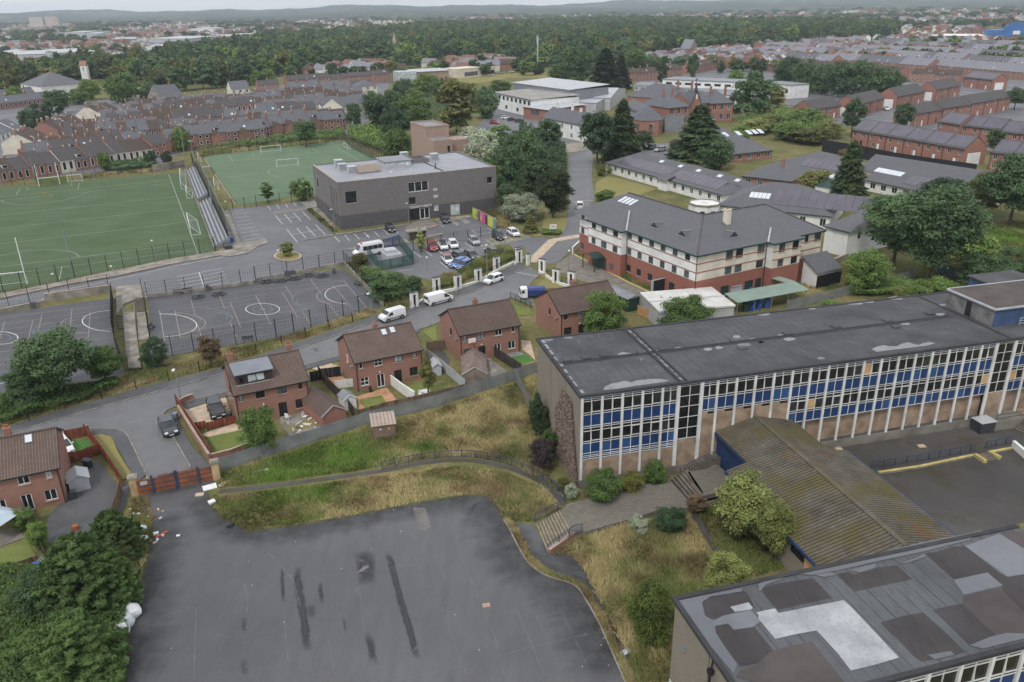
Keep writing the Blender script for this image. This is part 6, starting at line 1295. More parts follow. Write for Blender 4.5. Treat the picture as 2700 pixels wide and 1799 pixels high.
lb3=blk('white_school','white end block of the long school among the poplars','building',Z(3,0,40,735,7.0),Z(3,0,280,760,7.0),14,.3,'flat',m_white,m_grey,[(3.0,5.0,2.0,2)],(),.3,None,m_darkgrey)
sh=blk('school_hut','grey roofed hut behind the convent','building',Z(2,0,1118,755,3.5),Z(2,0,1320,765,3.5),14,1.4,'gable',m_palegrey,m_grey,[(1,2.4,1.4,4)],(),.3)
tw=thing('brick_tower','windowless stepped tower of pale brown brick beyond the college','building',(*Z(1,0,1488,1135,13.0)[:2],0),radians(27))
pl_=Z(1,0,1312,1096,13.0);pq=Z(1,0,1648,1110,13.0);t0=Vector((Z(1,0,1488,1135,13.0).x,Z(1,0,1488,1135,13.0).y,0));wl2_=(Vector((pl_.x,pl_.y,0))-t0).length;wr2_=(Vector((pq.x,pq.y,0))-t0).length
part('wall',MB().box(0,0,0,wr2_,wl2_,13.0),m_pinkbrick,tw);part('parapet',MB().box(-.1,-.1,13,wr2_+.1,.35,13.5).box(-.1,wl2_-.35,13,wr2_+.1,wl2_+.1,13.5).box(-.1,.35,13,.35,wl2_-.35,13.5).box(wr2_-.35,.35,13,wr2_+.1,wl2_-.35,13.5),m_pinkbrick,tw);part('roof',MB().box(.35,.35,13.0,wr2_-.35,wl2_-.35,13.1),m_grey,tw)
part('lower_wing',MB().box(-.5,-7.5,0,wr2_*.75,.0,9.8).box(wr2_*.75,-5.5,0,wr2_+5,2,9.2),m_pinkbrick,tw);part('wing_roof',MB().box(-.2,-7.2,9.8,wr2_*.73,-.2,9.86),m_grey,tw)
part('stair_screen',MB().box(wr2_+5,-4.5,3.5,wr2_+8,1,9.0),m_palegrey,tw);part('low_wing',MB().box(wr2_*.6,-9.5,0,wr2_+12,-5.6,4.2),m_pinkbrick,tw)
for z in(2.5,5.6):part('slot_window',MB().box(1.5+z*.5,-7.56,z,2.3+z*.5,-7.503,z+2.2),m_gl,tw)
pv=blk('sports_pavilion','brown brick sports pavilion with slanted glazed end by the playing field','building',Z(1,0,1410,640,6.5),Z(1,0,1690,625,6.5),18,.6,'mono',m_pinkbrick,m_palegrey,[],(),.8);part('glazed_end',MB().sideprism([(0,0),(0,7.2),(12,7.2),(12,0)],-14,-.4),m_gl3,pv)
pv2=blk('sports_pavilion','cream box of the sports pavilion with wide dark window','building',Z(1,0,1762,618,6.5),Z(1,0,1980,598,6.5),16,.3,'flat',m_cream,m_cream,[(1.0,4.0,14,2,8,26)],(),.2,None,m_blackframe)
fld=sheet('playing_field',L(1,0,(1480,715),(1700,690),(2354,650))+L(2,0,(340,640),(340,690),(0,690))+L(1,0,(2090,720),(1760,760),(1600,740)),.04,m_dry)
def mastp(x,yb,yt,c,r,rad,label,top=None,name='mast',cat='mast',mat=None,group=None):
 p=Z(c,r,x,yb);h=hgt(p,(RY[r]+yt/3.3629)/DS);o=thing(name,label,cat,p,0,group);part('pole',MB().tube((0,0,0),(0,0,h),rad*1.3,rad,8),mat or m_palegrey,o);return o,h
o,h=mastp(262,610,318,2,0,.45,'tall pale telecom mast above the trees');part('antenna_shroud',MB().tube((0,0,h-7),(0,0,h),.85,.85,10),m_palegrey,o)
sc_=blk('stone_chapel','small grey stone chapel with steep slate roof by the green','chapel',Z(2,0,1525,430,7.0),Z(2,0,1612,432,7.0),16,8,'gable',m_conc,m_slatel,[(1.5,4.0,1.5,3)],(),.4)
st=thing('stadium_stand','bright blue stadium stand at the right skyline','stadium',(*Z(3,0,2075,372)[:2],0),radians(-8))
m_sb=M('stadium_blue',S(58,112,172),.5,.1,.1,2);part('stand_wall',MB().box(0,0,0,95,30,13),m_sb,st);part('arched_gable',MB().box(10,-1,0,38,-.05,18).box(14,-1,18,34,-.05,21),m_sb,st);part('white_band',MB().box(45,-.6,7,95,-.05,10),m_upvc,st);part('sign_panel',MB().box(20,-1.5,8,28,-1.05,12),m_upvc,st);part('sign_panel',MB().box(34,-1.5,8,40,-1.05,12),M('sign_red',S(176,92,92),.5,.1),st);part('seating_deck',MB().box(52,5,13,95,30,20),m_sb,st)
wr=blk('white_roofed_shed','long brick shed with bright white roof beside the stadium','building',Z(3,0,1535,318,6),Z(3,0,2060,322,6),45,.6,'mono',m_brick2,m_upvc,[],(),.8)
# terraces
_hm={}
def terrace_unit(kind,w,d,e,rs,wallm,roofm,rear,dormer,facing):
 key=(kind,round(w,1),wallm.name,roofm.name,rear,dormer)
 if key in _hm:return _hm[key]
 wl3=MB();wl3.quad((0,0,0),(w,0,0),(w,0,e),(0,0,e));wl3.quad((w,d,0),(0,d,0),(0,d,e),(w,d,e));wl3.quad((0,d,0),(0,0,0),(0,0,e),(0,d/2,e+rs-.05),(0,d,e));wl3.quad((w,0,0),(w,d,0),(w,d,e),(w,d/2,e+rs-.05),(w,0,e))
 rf3=MB();o=.3;sl3=rs/(d/2);rf3.quad((0,-o,e-o*sl3+.05),(w,-o,e-o*sl3+.05),(w,d/2,e+rs),(0,d/2,e+rs));rf3.quad((w,d+o,e-o*sl3+.05),(0,d+o,e-o*sl3+.05),(0,d/2,e+rs),(w,d/2,e+rs))
 ps=[('wall',wl3.mesh('wall'),wallm),('roof',rf3.mesh('roof'),roofm)]
 ps.append(('chimney',MB().box(-.28,d/2-.4,e+rs-.6,.28,d/2+.4,e+rs+1.0).mesh('chimney'),m_brick2));ps.append(('chimney_pots',MB().lathe([(.16,0),(.13,.5)],5,(-.05,d/2-.15,e+rs+1)).lathe([(.16,0),(.13,.5)],5,(.05,d/2+.2,e+rs+1)).mesh('chimney_pots'),m_cream))
 if rear:
  rw3=.45*w;rd=4.2;r3=MB();r3.quad((.05,0,0),(.05,-rd,0),(.05,-rd,e-.6),(.05,0,e-.6));r3.quad((rw3,-rd,0),(rw3,0,0),(rw3,0,e-.6),(rw3,-rd,e-.6));r3.quad((.05,-rd,0),(rw3,-rd,0),(rw3,-rd,e-.6),(rw3/2,-rd,e+1.1),(.05,-rd,e-.6))
  q3=MB();q3.quad((-.12,-rd-.15,e-.75),(rw3/2,-rd-.15,e+1.15),(rw3/2,2.6,e+1.15),(-.12,.3,e-.75));q3.quad((rw3/2,-rd-.15,e+1.15),(rw3+.15,-rd-.15,e-.75),(rw3+.15,.3,e-.75),(rw3/2,2.6,e+1.15))
  ps+=[('rear_return',r3.mesh('rear_return'),wallm),('rear_roof',q3.mesh('rear_roof'),m_browntile if roofm is m_slate2 and w>5.3 else m_slate2)]
  xs3=[rw3+.6]
 else:xs3=[w*.14,w*.6]
 for x in xs3:
  for z0,z1 in((e-1.75,e-.45),(.8,2.2)):ps.append(('window',MB().box(x,-.06,z0,x+min(1.2,w*.24),-.003,z1).mesh('window'),m_upvc));ps.append(('pane',MB().quad((x+.12,-.065,z0+.12),(x+min(1.2,w*.24)-.12,-.065,z0+.12),(x+min(1.2,w*.24)-.12,-.065,z1-.12),(x+.12,-.065,z1-.12)).mesh('pane'),m_gl))
 if dormer==1:ps+=[('dormer',MB().box(w*.35,1.1,e+.35,w*.35+1.7,3.4,e+1.75).mesh('dormer'),m_upvc),('dormer_pane',MB().box(w*.35+.15,1.03,e+.8,w*.35+1.55,1.08,e+1.55).mesh('dormer_pane'),m_gl),('dormer_roof',MB().box(w*.35-.1,.95,e+1.75,w*.35+1.8,3.6,e+1.85).mesh('dormer_roof'),m_greytile)]
 if dormer==2:ps.append(('rooflight',MB().quad((w*.5,1.6,e+1.6*sl3+.1),(w*.5+.9,1.6,e+1.6*sl3+.1),(w*.5+.9,2.6,e+2.6*sl3+.1),(w*.5,2.6,e+2.6*sl3+.1)).mesh('rooflight'),m_sky))
 for _,me,mt in ps:me.materials.append(mt)
 _hm[key]=ps;return ps
def row(A,B,n,label,group,e=3.7,rs=3.3,d=11,walls=(None,),roofs=(None,),rear=False,dorm=.14,mass=None):
 A,B=Vector((A.x,A.y,0)),Vector((B.x,B.y,0));dv=B-A;Lx=dv.length;ang=atan2(dv.y,dv.x);w=Lx/n;u=dv.normalized();prev=random.choice(roofs)
 for i in range(n):
  if random.random()<.45:prev=random.choice(roofs)
  dm=1 if random.random()<dorm else(2 if random.random()<.2 else 0)
  ps=terrace_unit('t',w,d,e,rs,random.choice(walls),prev,rear and random.random()<.85,dm,1);p=A+u*(w*i)
  if mass is not None:
   T=Matrix.Translation(p)@Matrix.Rotation(ang,4,'Z')
   for nm,me,mt in ps:
    k=mass.setdefault((nm,mt.name),(MB(),mt))[0];n0=len(k.v);k.v+=[tuple(T@v.co)for v in me.vertices];k.f+=[tuple(n0+j for j in f.vertices)for f in me.polygons]
   continue
  o=thing('terraced_house',label,'house',(p.x,p.y,0),ang,group);o.scale=(1,1,random.choice((1,.95,1.03,.98,1.08,1.12)))
  last=None
  for nm,me,mt in ps:
   if nm=='pane':q=part(nm,me,None,last)
   else:q=part(nm,me,None,o)
   if nm=='window':last=q
WB=(m_tbrick,m_tbrick,m_brick,m_cream,m_white);RS=(m_slate2,m_greytile,m_slate2,m_browntile,m_browntile);RB=(m_browntile,m_greytile,m_browntile)
q0=lambda x,y,z=4.6:Z(0,0,x,y,z)
q1=lambda x,y,z=4.6:Z(1,0,x,y,z)
grpL='terraced houses beyond the pitches'
row(q0(-160,1520),q0(1345,1292),12,'brown tiled terraced house with white bay windows facing the left pitch',grpL,walls=(m_brick,m_brick,m_cream),roofs=(m_greytile,m_browntile,m_greytile),dorm=.1)
row(q0(1350,1290),q0(1500,1262),1,'single gabled brick house at the right end of the row facing the pitch',grpL,5.2,3.0,10,(m_brick2,),(m_greytile,))
row(q0(240,1345),q0(1330,1222),10,'slate roofed terraced house in the second row behind the left pitch',grpL,walls=WB[:4],roofs=(m_slate2,m_slate2,m_greytile),rear=True)
row(q0(1480,1228),q0(2354,1138),7,'slate terraced house with brick rear wing beyond the grandstand',grpL,4.8,3,10,(m_tbrick,m_brick),(m_slate2,),True,.15)
row(q1(0,1130),q1(790,1052),7,'slate terraced house with tall brick rear wing behind the second pitch goal',grpL,4.8,3,10,(m_tbrick,m_brick),(m_slate2,),True,.3)
row(q0(560,1198),q0(1500,1122),10,'mixed slate and brown terraced house in the third row behind the left pitch',grpL,walls=WB,roofs=RS,dorm=.12)
row(q0(350,1150),q0(860,1110),5,'dark roofed terraced house left of centre in the third row',grpL,walls=WB,roofs=RB)
row(q0(860,1088),q0(1990,1008),12,'terraced house in the fourth row behind the left pitch',grpL,walls=WB,roofs=RS,dorm=.15)
row(q0(1990,1040),q0(2354,1020),3,'slate terraced house near the white gabled villas',grpL,walls=(m_cream,m_brick),roofs=(m_slate2,))
row(q0(1080,985),q0(2354,905),14,'terraced house in the fifth row behind the left pitch',grpL,walls=WB,roofs=RS,dorm=.1)
row(q0(1190,925),q0(2354,862),13,'terraced house in the sixth row, near the wood',grpL,walls=WB,roofs=RS,dorm=.1)
row(q1(0,985),q1(520,950),6,'pale rendered terraced house in the middle rows behind the second pitch',grpL,walls=(m_cream,m_brick,m_white),roofs=(m_slate2,m_greytile),dorm=.2)
row(q1(80,905),q1(940,858),10,'slate terraced house behind the pale rendered ones',grpL,walls=WB,roofs=RS)
row(q1(0,848),q1(930,795),11,'slate terraced house in the row below the brick flats',grpL,walls=WB,roofs=RS)
row(q1(270,728),q1(1170,668),10,'plain red brick house of the long row in front of the wood',grpL,5.4,2.4,9,(m_brick,),(m_greytile,),False,0)
row(q1(0,765),q1(190,755),2,'brick house left of the long row in front of the wood',grpL,5.4,2.4,9,(m_brick,),(m_greytile,),False,0)
row(q0(-60,905),q0(430,850),6,'long slate terraced house at the far left',grpL,walls=(m_brick,),roofs=(m_slate2,))
row(q0(-60,845),q0(420,795),6,'slate terraced house below the church roof',grpL,walls=(m_brick,),roofs=(m_slate2,))
row(q0(510,1145),q0(750,1062),6,'brown roofed end-on terraced house with rooflights, right hand of the pair of streets',grpL,walls=(m_cream,m_brick),roofs=(m_browntile,),dorm=0)
row(q0(290,1250),q0(400,1175),4,'brown roofed end-on terraced house with rooflights, nearest the mural gable',grpL,walls=(m_cream,m_brick),roofs=(m_browntile,),dorm=0)
row(q0(880,1000),q0(1040,945),3,'brown roofed terraced house by the tree lined junction',grpL,walls=(m_brick2,m_cream),roofs=(m_browntile,))
row(q0(-40,1180),q0(190,1110),3,'white rendered house at the left edge of the terraces',grpL,walls=(m_white,),roofs=(m_slate2,))
for x0,y0,x1,y1,nn,lb_ in((420,1300,1250,1190,8,'slate house between the second and third rows behind the left pitch'),(700,1160,1480,1092,8,'slate house between the third and fourth rows behind the left pitch'),(900,1050,1980,970,10,'terraced house in the crowded middle of the left streets'),(1120,952,2354,880,11,'terraced house between the fifth and sixth rows'),(1560,1175,2354,1095,7,'slate house behind the brick rear wings by the grandstand'),(1540,1135,2354,1062,7,'slate house two rows behind the brick rear wings')):
 row(q0(x0,y0),q0(x1,y1),nn,lb_,grpL,walls=WB,roofs=RS,rear=True)
for x0,y0,x1,y1,nn,lb_ in((0,1080,790,1010,7,'slate house behind the tall brick rear wings of the second pitch'),(40,940,900,905,9,'slate house among the pale rendered ones'),(0,880,930,828,9,'slate house in the crowded streets below the brick row'),(250,770,1000,745,8,'slate house just below the long brick row')):
 row(q1(x0,y0),q1(x1,y1),nn,lb_,grpL,walls=WB,roofs=RS,rear=True)
blk('white_villa','cream gabled villa among the slate roofs behind the second pitch','house',q1(745,945,6),q1(1030,890,6),11,3.4,'gable',m_cream,m_slate2,[(3.6,5.2,1.3,5),(1,2.6,1.3,5)])
blk('white_villa','white house with hipped slate roof at the end of the brick row','house',q1(890,765,5.5),q1(1055,755,5.5),12,3.2,'hip',m_cream,m_slate2,[(3.2,4.8,1.4,3)])
blk('grey_villa','grey stone gabled villa in front of the wood','house',q0(1430,870,7),q0(1625,850,7),14,6,'gable',m_conc,m_slate2,[(4.4,6,1.3,4)],stacks=((10,7,1.4),))
blk('white_villa','white gabled house with orange brick neighbour at the wood edge','house',q0(2050,790,6),q0(2210,780,6),12,4,'gable',m_cream,m_slate2,[(3.6,5.2,1.4,3)])
blk('church_hall','wide grey slate church roof at the far left','church',q0(360,765,8),q0(755,735,8),34,7,'hip',m_white,m_slate2,[],(),.5)
bt=thing('bell_tower','white church bell tower with pitched top and dark cross','tower',(*q0(775,745,0)[:2],0),radians(8));bt.scale=(.75,.75,.72);part('shaft',MB().box(-3,-3,0,3,3,18),m_white,bt);part('cap',MB().sideprism([(-3.2,18),(0,23),(3.2,18)],-3.2,3.2),m_brick,bt);part('cross',MB().bar((0,-3.1,13),(0,-3.1,17),.5,.1).bar((-1.2,-3.1,15.4),(1.2,-3.1,15.4),.5,.1),m_pipe,bt)
grpR='slate terraced houses on the right skyline'
q3=lambda x,y,z=4.8:Z(3,0,x,y,z)
q2=lambda x,y,z=4.8:Z(2,0,x,y,z)
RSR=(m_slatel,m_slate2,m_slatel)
row(q2(1015,668),q2(1335,640),5,'brown roofed brick house left of the narrow dark tree',grpR,5,2.6,9,(m_brick2,),(m_browntile,),False,.1)
row(q2(1420,625),q2(1545,612),2,'brown roofed brick house right of the narrow dark tree',grpR,5,2.6,9,(m_brick2,),(m_browntile,),False,0)
row(q2(1640,597),q2(1960,540),6,'brown roofed brick house in the stepped row with white gable trim',grpR,5,2.8,10,(m_brick2,),(m_browntile,),False,.1)
row(q2(2190,560),q3(330,600),5,'brown roofed brick house behind the poplars',grpR,5,2.6,9,(m_brick,),(m_browntile,),False,.1)
row(q3(1350,655),q3(1790,672),4,'brown roofed house with dormers at the end of the dark tree row',grpR,5,2.8,11,(m_brick,),(m_browntile,),False,.5)
row(q3(390,560),q3(1250,640),9,'brown roofed terraced house partly behind the dark tree row',grpR,5,2.6,9,(m_brick,),(m_browntile,),False,.2)
row(q2(1705,470),q2(2060,440),6,'pale slate house with red chimneys right of the stone chapel',grpR,5,2.5,9,(m_brick2,m_cream),RSR,False,.1)
row(q2(1900,475),q2(2354,450),6,'slate house in front of the chapel row',grpR,5,2.5,9,(m_brick2,),RSR,False,.05)
MASS={}
for k,(x0,y0,x1,y1,nn,lb_)in enumerate(((0,498,640,540,9,'slate house just above the brown roofs'),(640,520,1500,580,11,'slate house above the dark tree row'),(1500,570,2354,640,11,'slate house above the gabled solar pair'),(0,455,900,475,12,'slate house in the third street up on the right'),(900,480,1800,530,11,'slate house in the third street, middle stretch'),
(1800,540,2354,575,7,'slate house in the third street near the right edge'),(100,415,800,425,10,'slate house in the fourth street up on the right'),(800,440,1700,470,11,'slate house in the fourth street, middle stretch'),(1700,480,2354,510,8,'slate house in the fourth street near the right edge'),
(420,385,980,360,8,'slate house in the highest street below the wood'),(980,400,1800,420,11,'slate house in the fifth street'),(1800,430,2354,450,7,'slate house in the fifth street near the stadium'),(1050,375,1700,380,9,'slate house below the white roofed shed'),(1780,395,2354,405,7,'slate house right below the stadium'))):
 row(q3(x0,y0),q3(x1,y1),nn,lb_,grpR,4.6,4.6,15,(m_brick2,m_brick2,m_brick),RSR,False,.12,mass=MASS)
sr=thing('slate_streets','dense slate roofed streets on the right below the stadium','houses');sr['kind']='stuff'
for(nm,_),(k,mt)in MASS.items():part(nm,k,mt,sr,kind='stuff')
def modern_row(label,A,B,n,e,rs,d,roofm,solar,gable_white=True,rear=False,name='brick_terrace'):
 r=blk(name,label,'terrace',A,B,d,rs,'gable',m_brick2,roofm,[(e-2.1,e-.5,1.3,n*2),(.7,2.2,1.3,n)],(),.3,m_pipe)
 Lx=root_info[r.name][0];w=Lx/n
 for i in range(n):
  if solar:onslope(r,i*w+.25,(i+1)*w-.25,.08,.94,m_solar,'solar_panel',.1)
  part('downpipe',MB().tube((i*w+.1,-.1,0),(i*w+.1,-.1,e-.1),.09),m_pipe,r)
  part('door',MB().box(i*w+w*.55,-.05,.05,i*w+w*.55+1.0,-.003,2.2),random.choice((m_upvc,m_blackframe,m_upvc)),r)
 if gable_white:
  part('gable_render',MB().box(-.06,d*.18,0,-.003,d*.75,e*.72),m_white,r);part('gable_render',MB().box(Lx+.003,d*.18,0,Lx+.06,d*.75,e*.72),m_white,r)
 return r
modern_row('brick terrace of six with solar panels over its whole roof',q3(835,1150,5.5),q3(1828,1322,5.5),6,5.5,3.5,9.8,m_greytile,True)
modern_row('right hand brick terrace of two with solar roof behind the six',q3(1800,1112,5.5),q3(2150,1152,5.5),2,5.5,3.4,9.8,m_greytile,True)
modern_row('single solar roofed brick house at the left end of the second terrace',q3(1600,1080,5.8),q3(1790,1108,5.8),1,5.8,3.4,9.8,m_greytile,True)
modern_row('solar roofed brick terrace at the right edge, second row',q3(2150,1168,5.5),q3(2500,1205,5.5),2,5.5,3.4,9.8,m_greytile,True)
modern_row('solar roofed brick terrace at the right edge, nearest row',q3(2065,1348,5.5),q3(2450,1400,5.5),2,5.5,3.5,9.8,m_greytile,True)
modern_row('grey roofed stepped brick terrace, left section',q3(1385,1010,5.5),q3(1640,968,5.5),2,5.5,3.0,9.0,m_greytile,False)
modern_row('grey roofed stepped brick terrace, middle section',q3(1640,960,6.0),q3(1888,925,6.0),2,6.0,3.0,9.0,m_greytile,False)
modern_row('grey roofed stepped brick terrace, right section',q3(1888,918,6.2),q3(2240,858,6.2),3,6.2,3.0,9.0,m_greytile,False)
modern_row('gable fronted brick pair nearest the light green hedge',q3(475,968,5.2),q3(730,935,5.2),2,5.2,3.4,10,m_greytile,False)
modern_row('gable fronted brick pair, second from the left',q3(870,928,5.6),q3(1118,868,5.6),2,5.6,3.6,10,m_greytile,False)
modern_row('gable fronted brick pair, third from the left',q3(1235,855,5.8),q3(1480,808,5.8),2,5.8,3.6,10,m_greytile,False)
modern_row('gable fronted brick pair, fourth from the left',q3(1580,795,5.8),q3(1798,752,5.8),2,5.8,3.6,10,m_greytile,False)
modern_row('brick pair with solar roof below the slate streets',q3(1830,685,5.5),q3(2080,712,5.5),2,5.5,3.4,10,m_greytile,True)
# far suburbs and sheds
for c,x0,y0,x1,y1,dp,e,lb_,mt in((0,45,490,520,475,60,10,'long pale warehouse at the left skyline',m_palegrey),(0,520,470,850,455,50,14,'tall grey warehouse with blue stripe',m_palegrey),(0,1320,345,1660,345,60,12,'pale warehouse beyond the left wood',m_palegrey),(0,1285,415,1540,412,30,8,'low white warehouse beyond the left wood',m_upvc),(0,1690,258,1890,255,60,10,'distant white warehouse on the left',m_upvc),(0,760,300,870,298,40,14,'distant blue and white office block',m_palegrey),(0,570,290,740,288,60,12,'distant low grey warehouse',m_palegrey),(0,-60,470,60,468,40,8,'pale warehouse at the left edge',m_palegrey),(0,1900,312,2250,330,60,8,'pale sheds right of the left wood',m_palegrey),(0,1020,350,1200,345,40,7,'small grey shed beyond the left wood',m_grey)):
 blk('warehouse',lb_,'warehouse',Z(c,0,x0,y0,e),Z(c,0,x1,y1,e),dp,1.5,'mono',mt,m_palegrey,[],(),.5)
tb=thing('tower_block','pair of pinkish high rise flats on the left skyline','tower',(*Z(0,0,270,248)[:2],0),.1);m_tb=M('pink_concrete',S(188,166,160),.8,.08,.05,1);part('slab',MB().box(0,0,0,48,16,36),m_tb,tb);part('slab',MB().box(54,6,0,98,22,36),m_tb,tb)
for k in range(9):part('window_strip',MB().box(4+k*5,-.3,2,6.4+k*5,-.05,34),m_gl3,tb)
sp=thing('church_spire','distant grey church spire on the skyline','church',(*Z(2,0,783,95)[:2],0),0);part('tower',MB().box(-5,-5,0,5,5,24),m_conc,sp);part('spire',MB().lathe([(6,24),(.2,58)],8),m_conc,sp);part('nave',MB().box(-40,-8,0,-5,8,14),m_conc,sp)
sp=thing('church_spire','slim stone spire rising out of the wood','church',(*Z(1,0,1218,480)[:2],0),0);part('tower',MB().box(-2,-2,0,2,2,14),m_stone,sp);part('spire',MB().lathe([(2.4,14),(.2,23)],8),m_stone,sp)
def far_houses(n,seed):
 r=np.random.default_rng(seed);groups={}
 y=680*(3800/680)**r.uniform(0,1,n);x=r.uniform(-.75,.75,n)*y
 f=np.sin(x*.011+y*.004+5)+np.sin(x*.0037-y*.009+6.5)+.7*np.sin(x*.023+y*.017)+.5*(x/y);P=np.stack([x,y],1);ok=(f<.7)&~in_poly(P,wpoly);P=P[ok]
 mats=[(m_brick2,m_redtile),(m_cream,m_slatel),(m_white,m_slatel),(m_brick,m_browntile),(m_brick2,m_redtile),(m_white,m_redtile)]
 W,R=[MB()for _ in mats],[MB()for _ in mats]
 for p in P:
  k=int(r.integers(0,len(mats)));a=np.round(math.sin(p[0]*.004)*3)*.5+r.normal(0,.1);c,s_=cos(a),sin(a);L_,d_,e_,h_=r.uniform(9,20),8,5,3
  T=lambda q:(p[0]+q[0]*c-q[1]*s_,p[1]+q[0]*s_+q[1]*c,q[2])
  W[k].quad(T((0,0,0)),T((L_,0,0)),T((L_,0,e_)),T((0,0,e_)));W[k].quad(T((0,d_,0)),T((0,0,0)),T((0,0,e_)),T((0,d_/2,e_+h_)),T((0,d_,e_)));W[k].quad(T((L_,0,0)),T((L_,d_,0)),T((L_,d_,e_)),T((L_,d_/2,e_+h_)),T((L_,0,e_)));W[k].quad(T((L_,d_,0)),T((0,d_,0)),T((0,d_,e_)),T((L_,d_,e_)))
  R[k].quad(T((-.3,-.5,e_-.2)),T((L_+.3,-.5,e_-.2)),T((L_+.3,d_/2,e_+h_+.1)),T((-.3,d_/2,e_+h_+.1)));R[k].quad(T((L_+.3,d_+.5,e_-.2)),T((-.3,d_+.5,e_-.2)),T((-.3,d_/2,e_+h_+.1)),T((L_+.3,d_/2,e_+h_+.1)))
 root=thing('far_suburb','distant suburb of red and white houses below the hills','houses');root['kind']='stuff'
 for k,(a,b)in enumerate(mats):
  if W[k].v:part('walls',W[k],a,root,kind='stuff');part('roofs',R[k],b,root,kind='stuff')
far_houses(6500,9)
# fences, walls, gates
m_fpost=M('black_fence_post',S(40,42,44),.5,.12,2,8);m_wire=M('dark_fence_wire',S(52,55,56),.6,.1,2,8);m_galv=M('galvanised_steel',S(130,134,138),.5,.14,.5,6);m_greenpal=M('green_palisade',S(46,88,78),.5,.14,1,6);m_bluepal=M('blue_palisade',S(44,74,112),.5,.14,1,6)
m_netting=M('black_netting',S(34,36,40),.8,.2,.5,6);m_rust=M('rusted_sheet',S(150,90,60),.85,.22,.8,7,col2=S(112,66,48),streak=(4,4,.5));m_bluepaint=M('worn_blue_paint',S(56,70,96),.6,.18,1,6)
m_redwood=M('red_stained_timber',S(124,66,50),.75,.18,1,7,streak=(5,5,.6));m_timber=M('weathered_timber',S(118,100,84),.85,.2,1,7,grime=.3,streak=(5,5,.6));m_darktimber=M('dark_timber',S(70,62,58),.85,.2,1,7,streak=(5,5,.6));m_sand=M('sandstone_pillar',S(186,160,122),.85,.14,1,6)
m_blackboard=M('black_hoarding',S(34,36,42),.7,.14,.5,5);m_whitepaint=M('white_wall_paint',S(222,222,218),.7,.06,.6,5,grime=.15)
def fence_root(name,label,pts,cat='fence',group=None):return thing(name,label,cat,(pts[0].x,pts[0].y,0),0,group)
def rel(pts):o=pts[0];return[Vector((p.x-o.x,p.y-o.y,0))for p in pts]
def mesh_fence(label,pts,h=3.0,step=3.0,wire=.45,base=0.0,dense=False,mat=None,wallh=0.0,group=None):
 root=fence_root('mesh_fence',label,pts,group=group);q=rel(pts);pm=MB().box(-.06,-.06,base,.06,.06,base+h).mesh('post')
 for p,a in walk(q,step):part('post',pm,mat or m_fpost,root,(p.x,p.y,0),a)
 wm=MB();last=None
 for p,a in walk(q,wire):wm.bar((p.x,p.y,base+.05),(p.x,p.y,base+h-.05),.017)
 for a,b in zip(q,q[1:]):
  for k in range(int(h/.6)+1):z=base+min(h-.03,.06+k*.6);wm.bar((a.x,a.y,z),(b.x,b.y,z),.02)
  if dense:wm.bar((a.x,a.y,base+h*.5),(b.x,b.y,base+h*.5),.02,h*.96)
 part('wire_mesh',wm,m_netting if dense else(mat or m_wire),root,kind='stuff')
 if wallh:part('base_wall',ribbon(MB(),[(p.x,p.y)for p in q],.25,0,wallh),m_conc,root)
 return root
def palisade(label,pts,h=1.75,mat=None,pitch=.155):
 root=fence_root('palisade_fence',label,pts);q=rel(pts);mt=mat or m_galv;pm=MB().box(-.05,-.05,0,.05,.05,h-.1).mesh('post')
 for p,a in walk(q,2.75):part('post',pm,mt,root,(p.x-.09*sin(a),p.y+.09*cos(a),0),a)
 pal=MB()
 for p,a in walk(q,pitch):
  c,s=cos(a),sin(a);w=.052;n=len(pal.v);hh=h+random.uniform(-.02,.02)
  for t,y,z in((-w,-.012,.08),(w,-.012,.08),(w,-.012,hh-.12),(0,-.012,hh),(-w,-.012,hh-.12)):pal.v.append((p.x+t*c-y*s,p.y+t*s+y*c,z))
  pal.f.append(tuple(range(n,n+5)))
 part('pales',pal,mt,root,kind='stuff')
 for z in(.4,h-.35):
  r=MB();[r.bar((a.x,a.y,z),(b.x,b.y,z),.05)for a,b in zip(q,q[1:])];part('rail',r,mt,root)
 return root
def board_fence(label,pts,h=1.7,mat=None,bw=.6,name='timber_fence',gap=.03,cap=None):
 root=fence_root(name,label,pts);q=rel(pts)
 bm_=MB().box(0,-.025,.04,bw-gap,.025,h).mesh('board')
 for p,a in walk(q,bw):part('board',bm_,mat or m_timber,root,(p.x,p.y,0),a)
 pm=MB().box(-.06,-.1,0,.06,-.03,h+.1).mesh('post')
 for p,a in walk(q,bw*4):part('post',pm,cap or mat or m_timber,root,(p.x,p.y,0),a)
 return root
def wall(label,pts,h,w=.25,mat=None,name='wall',cap=None,cat='wall'):
 root=fence_root(name,label,pts,cat);q=rel(pts);part('wall_body',ribbon(MB(),[(p.x,p.y)for p in q],w,0,h),mat or m_conc,root)
 part('coping',ribbon(MB(),[(p.x,p.y)for p in q],w+.08,h,h+.06),cap or m_stone,root);return root
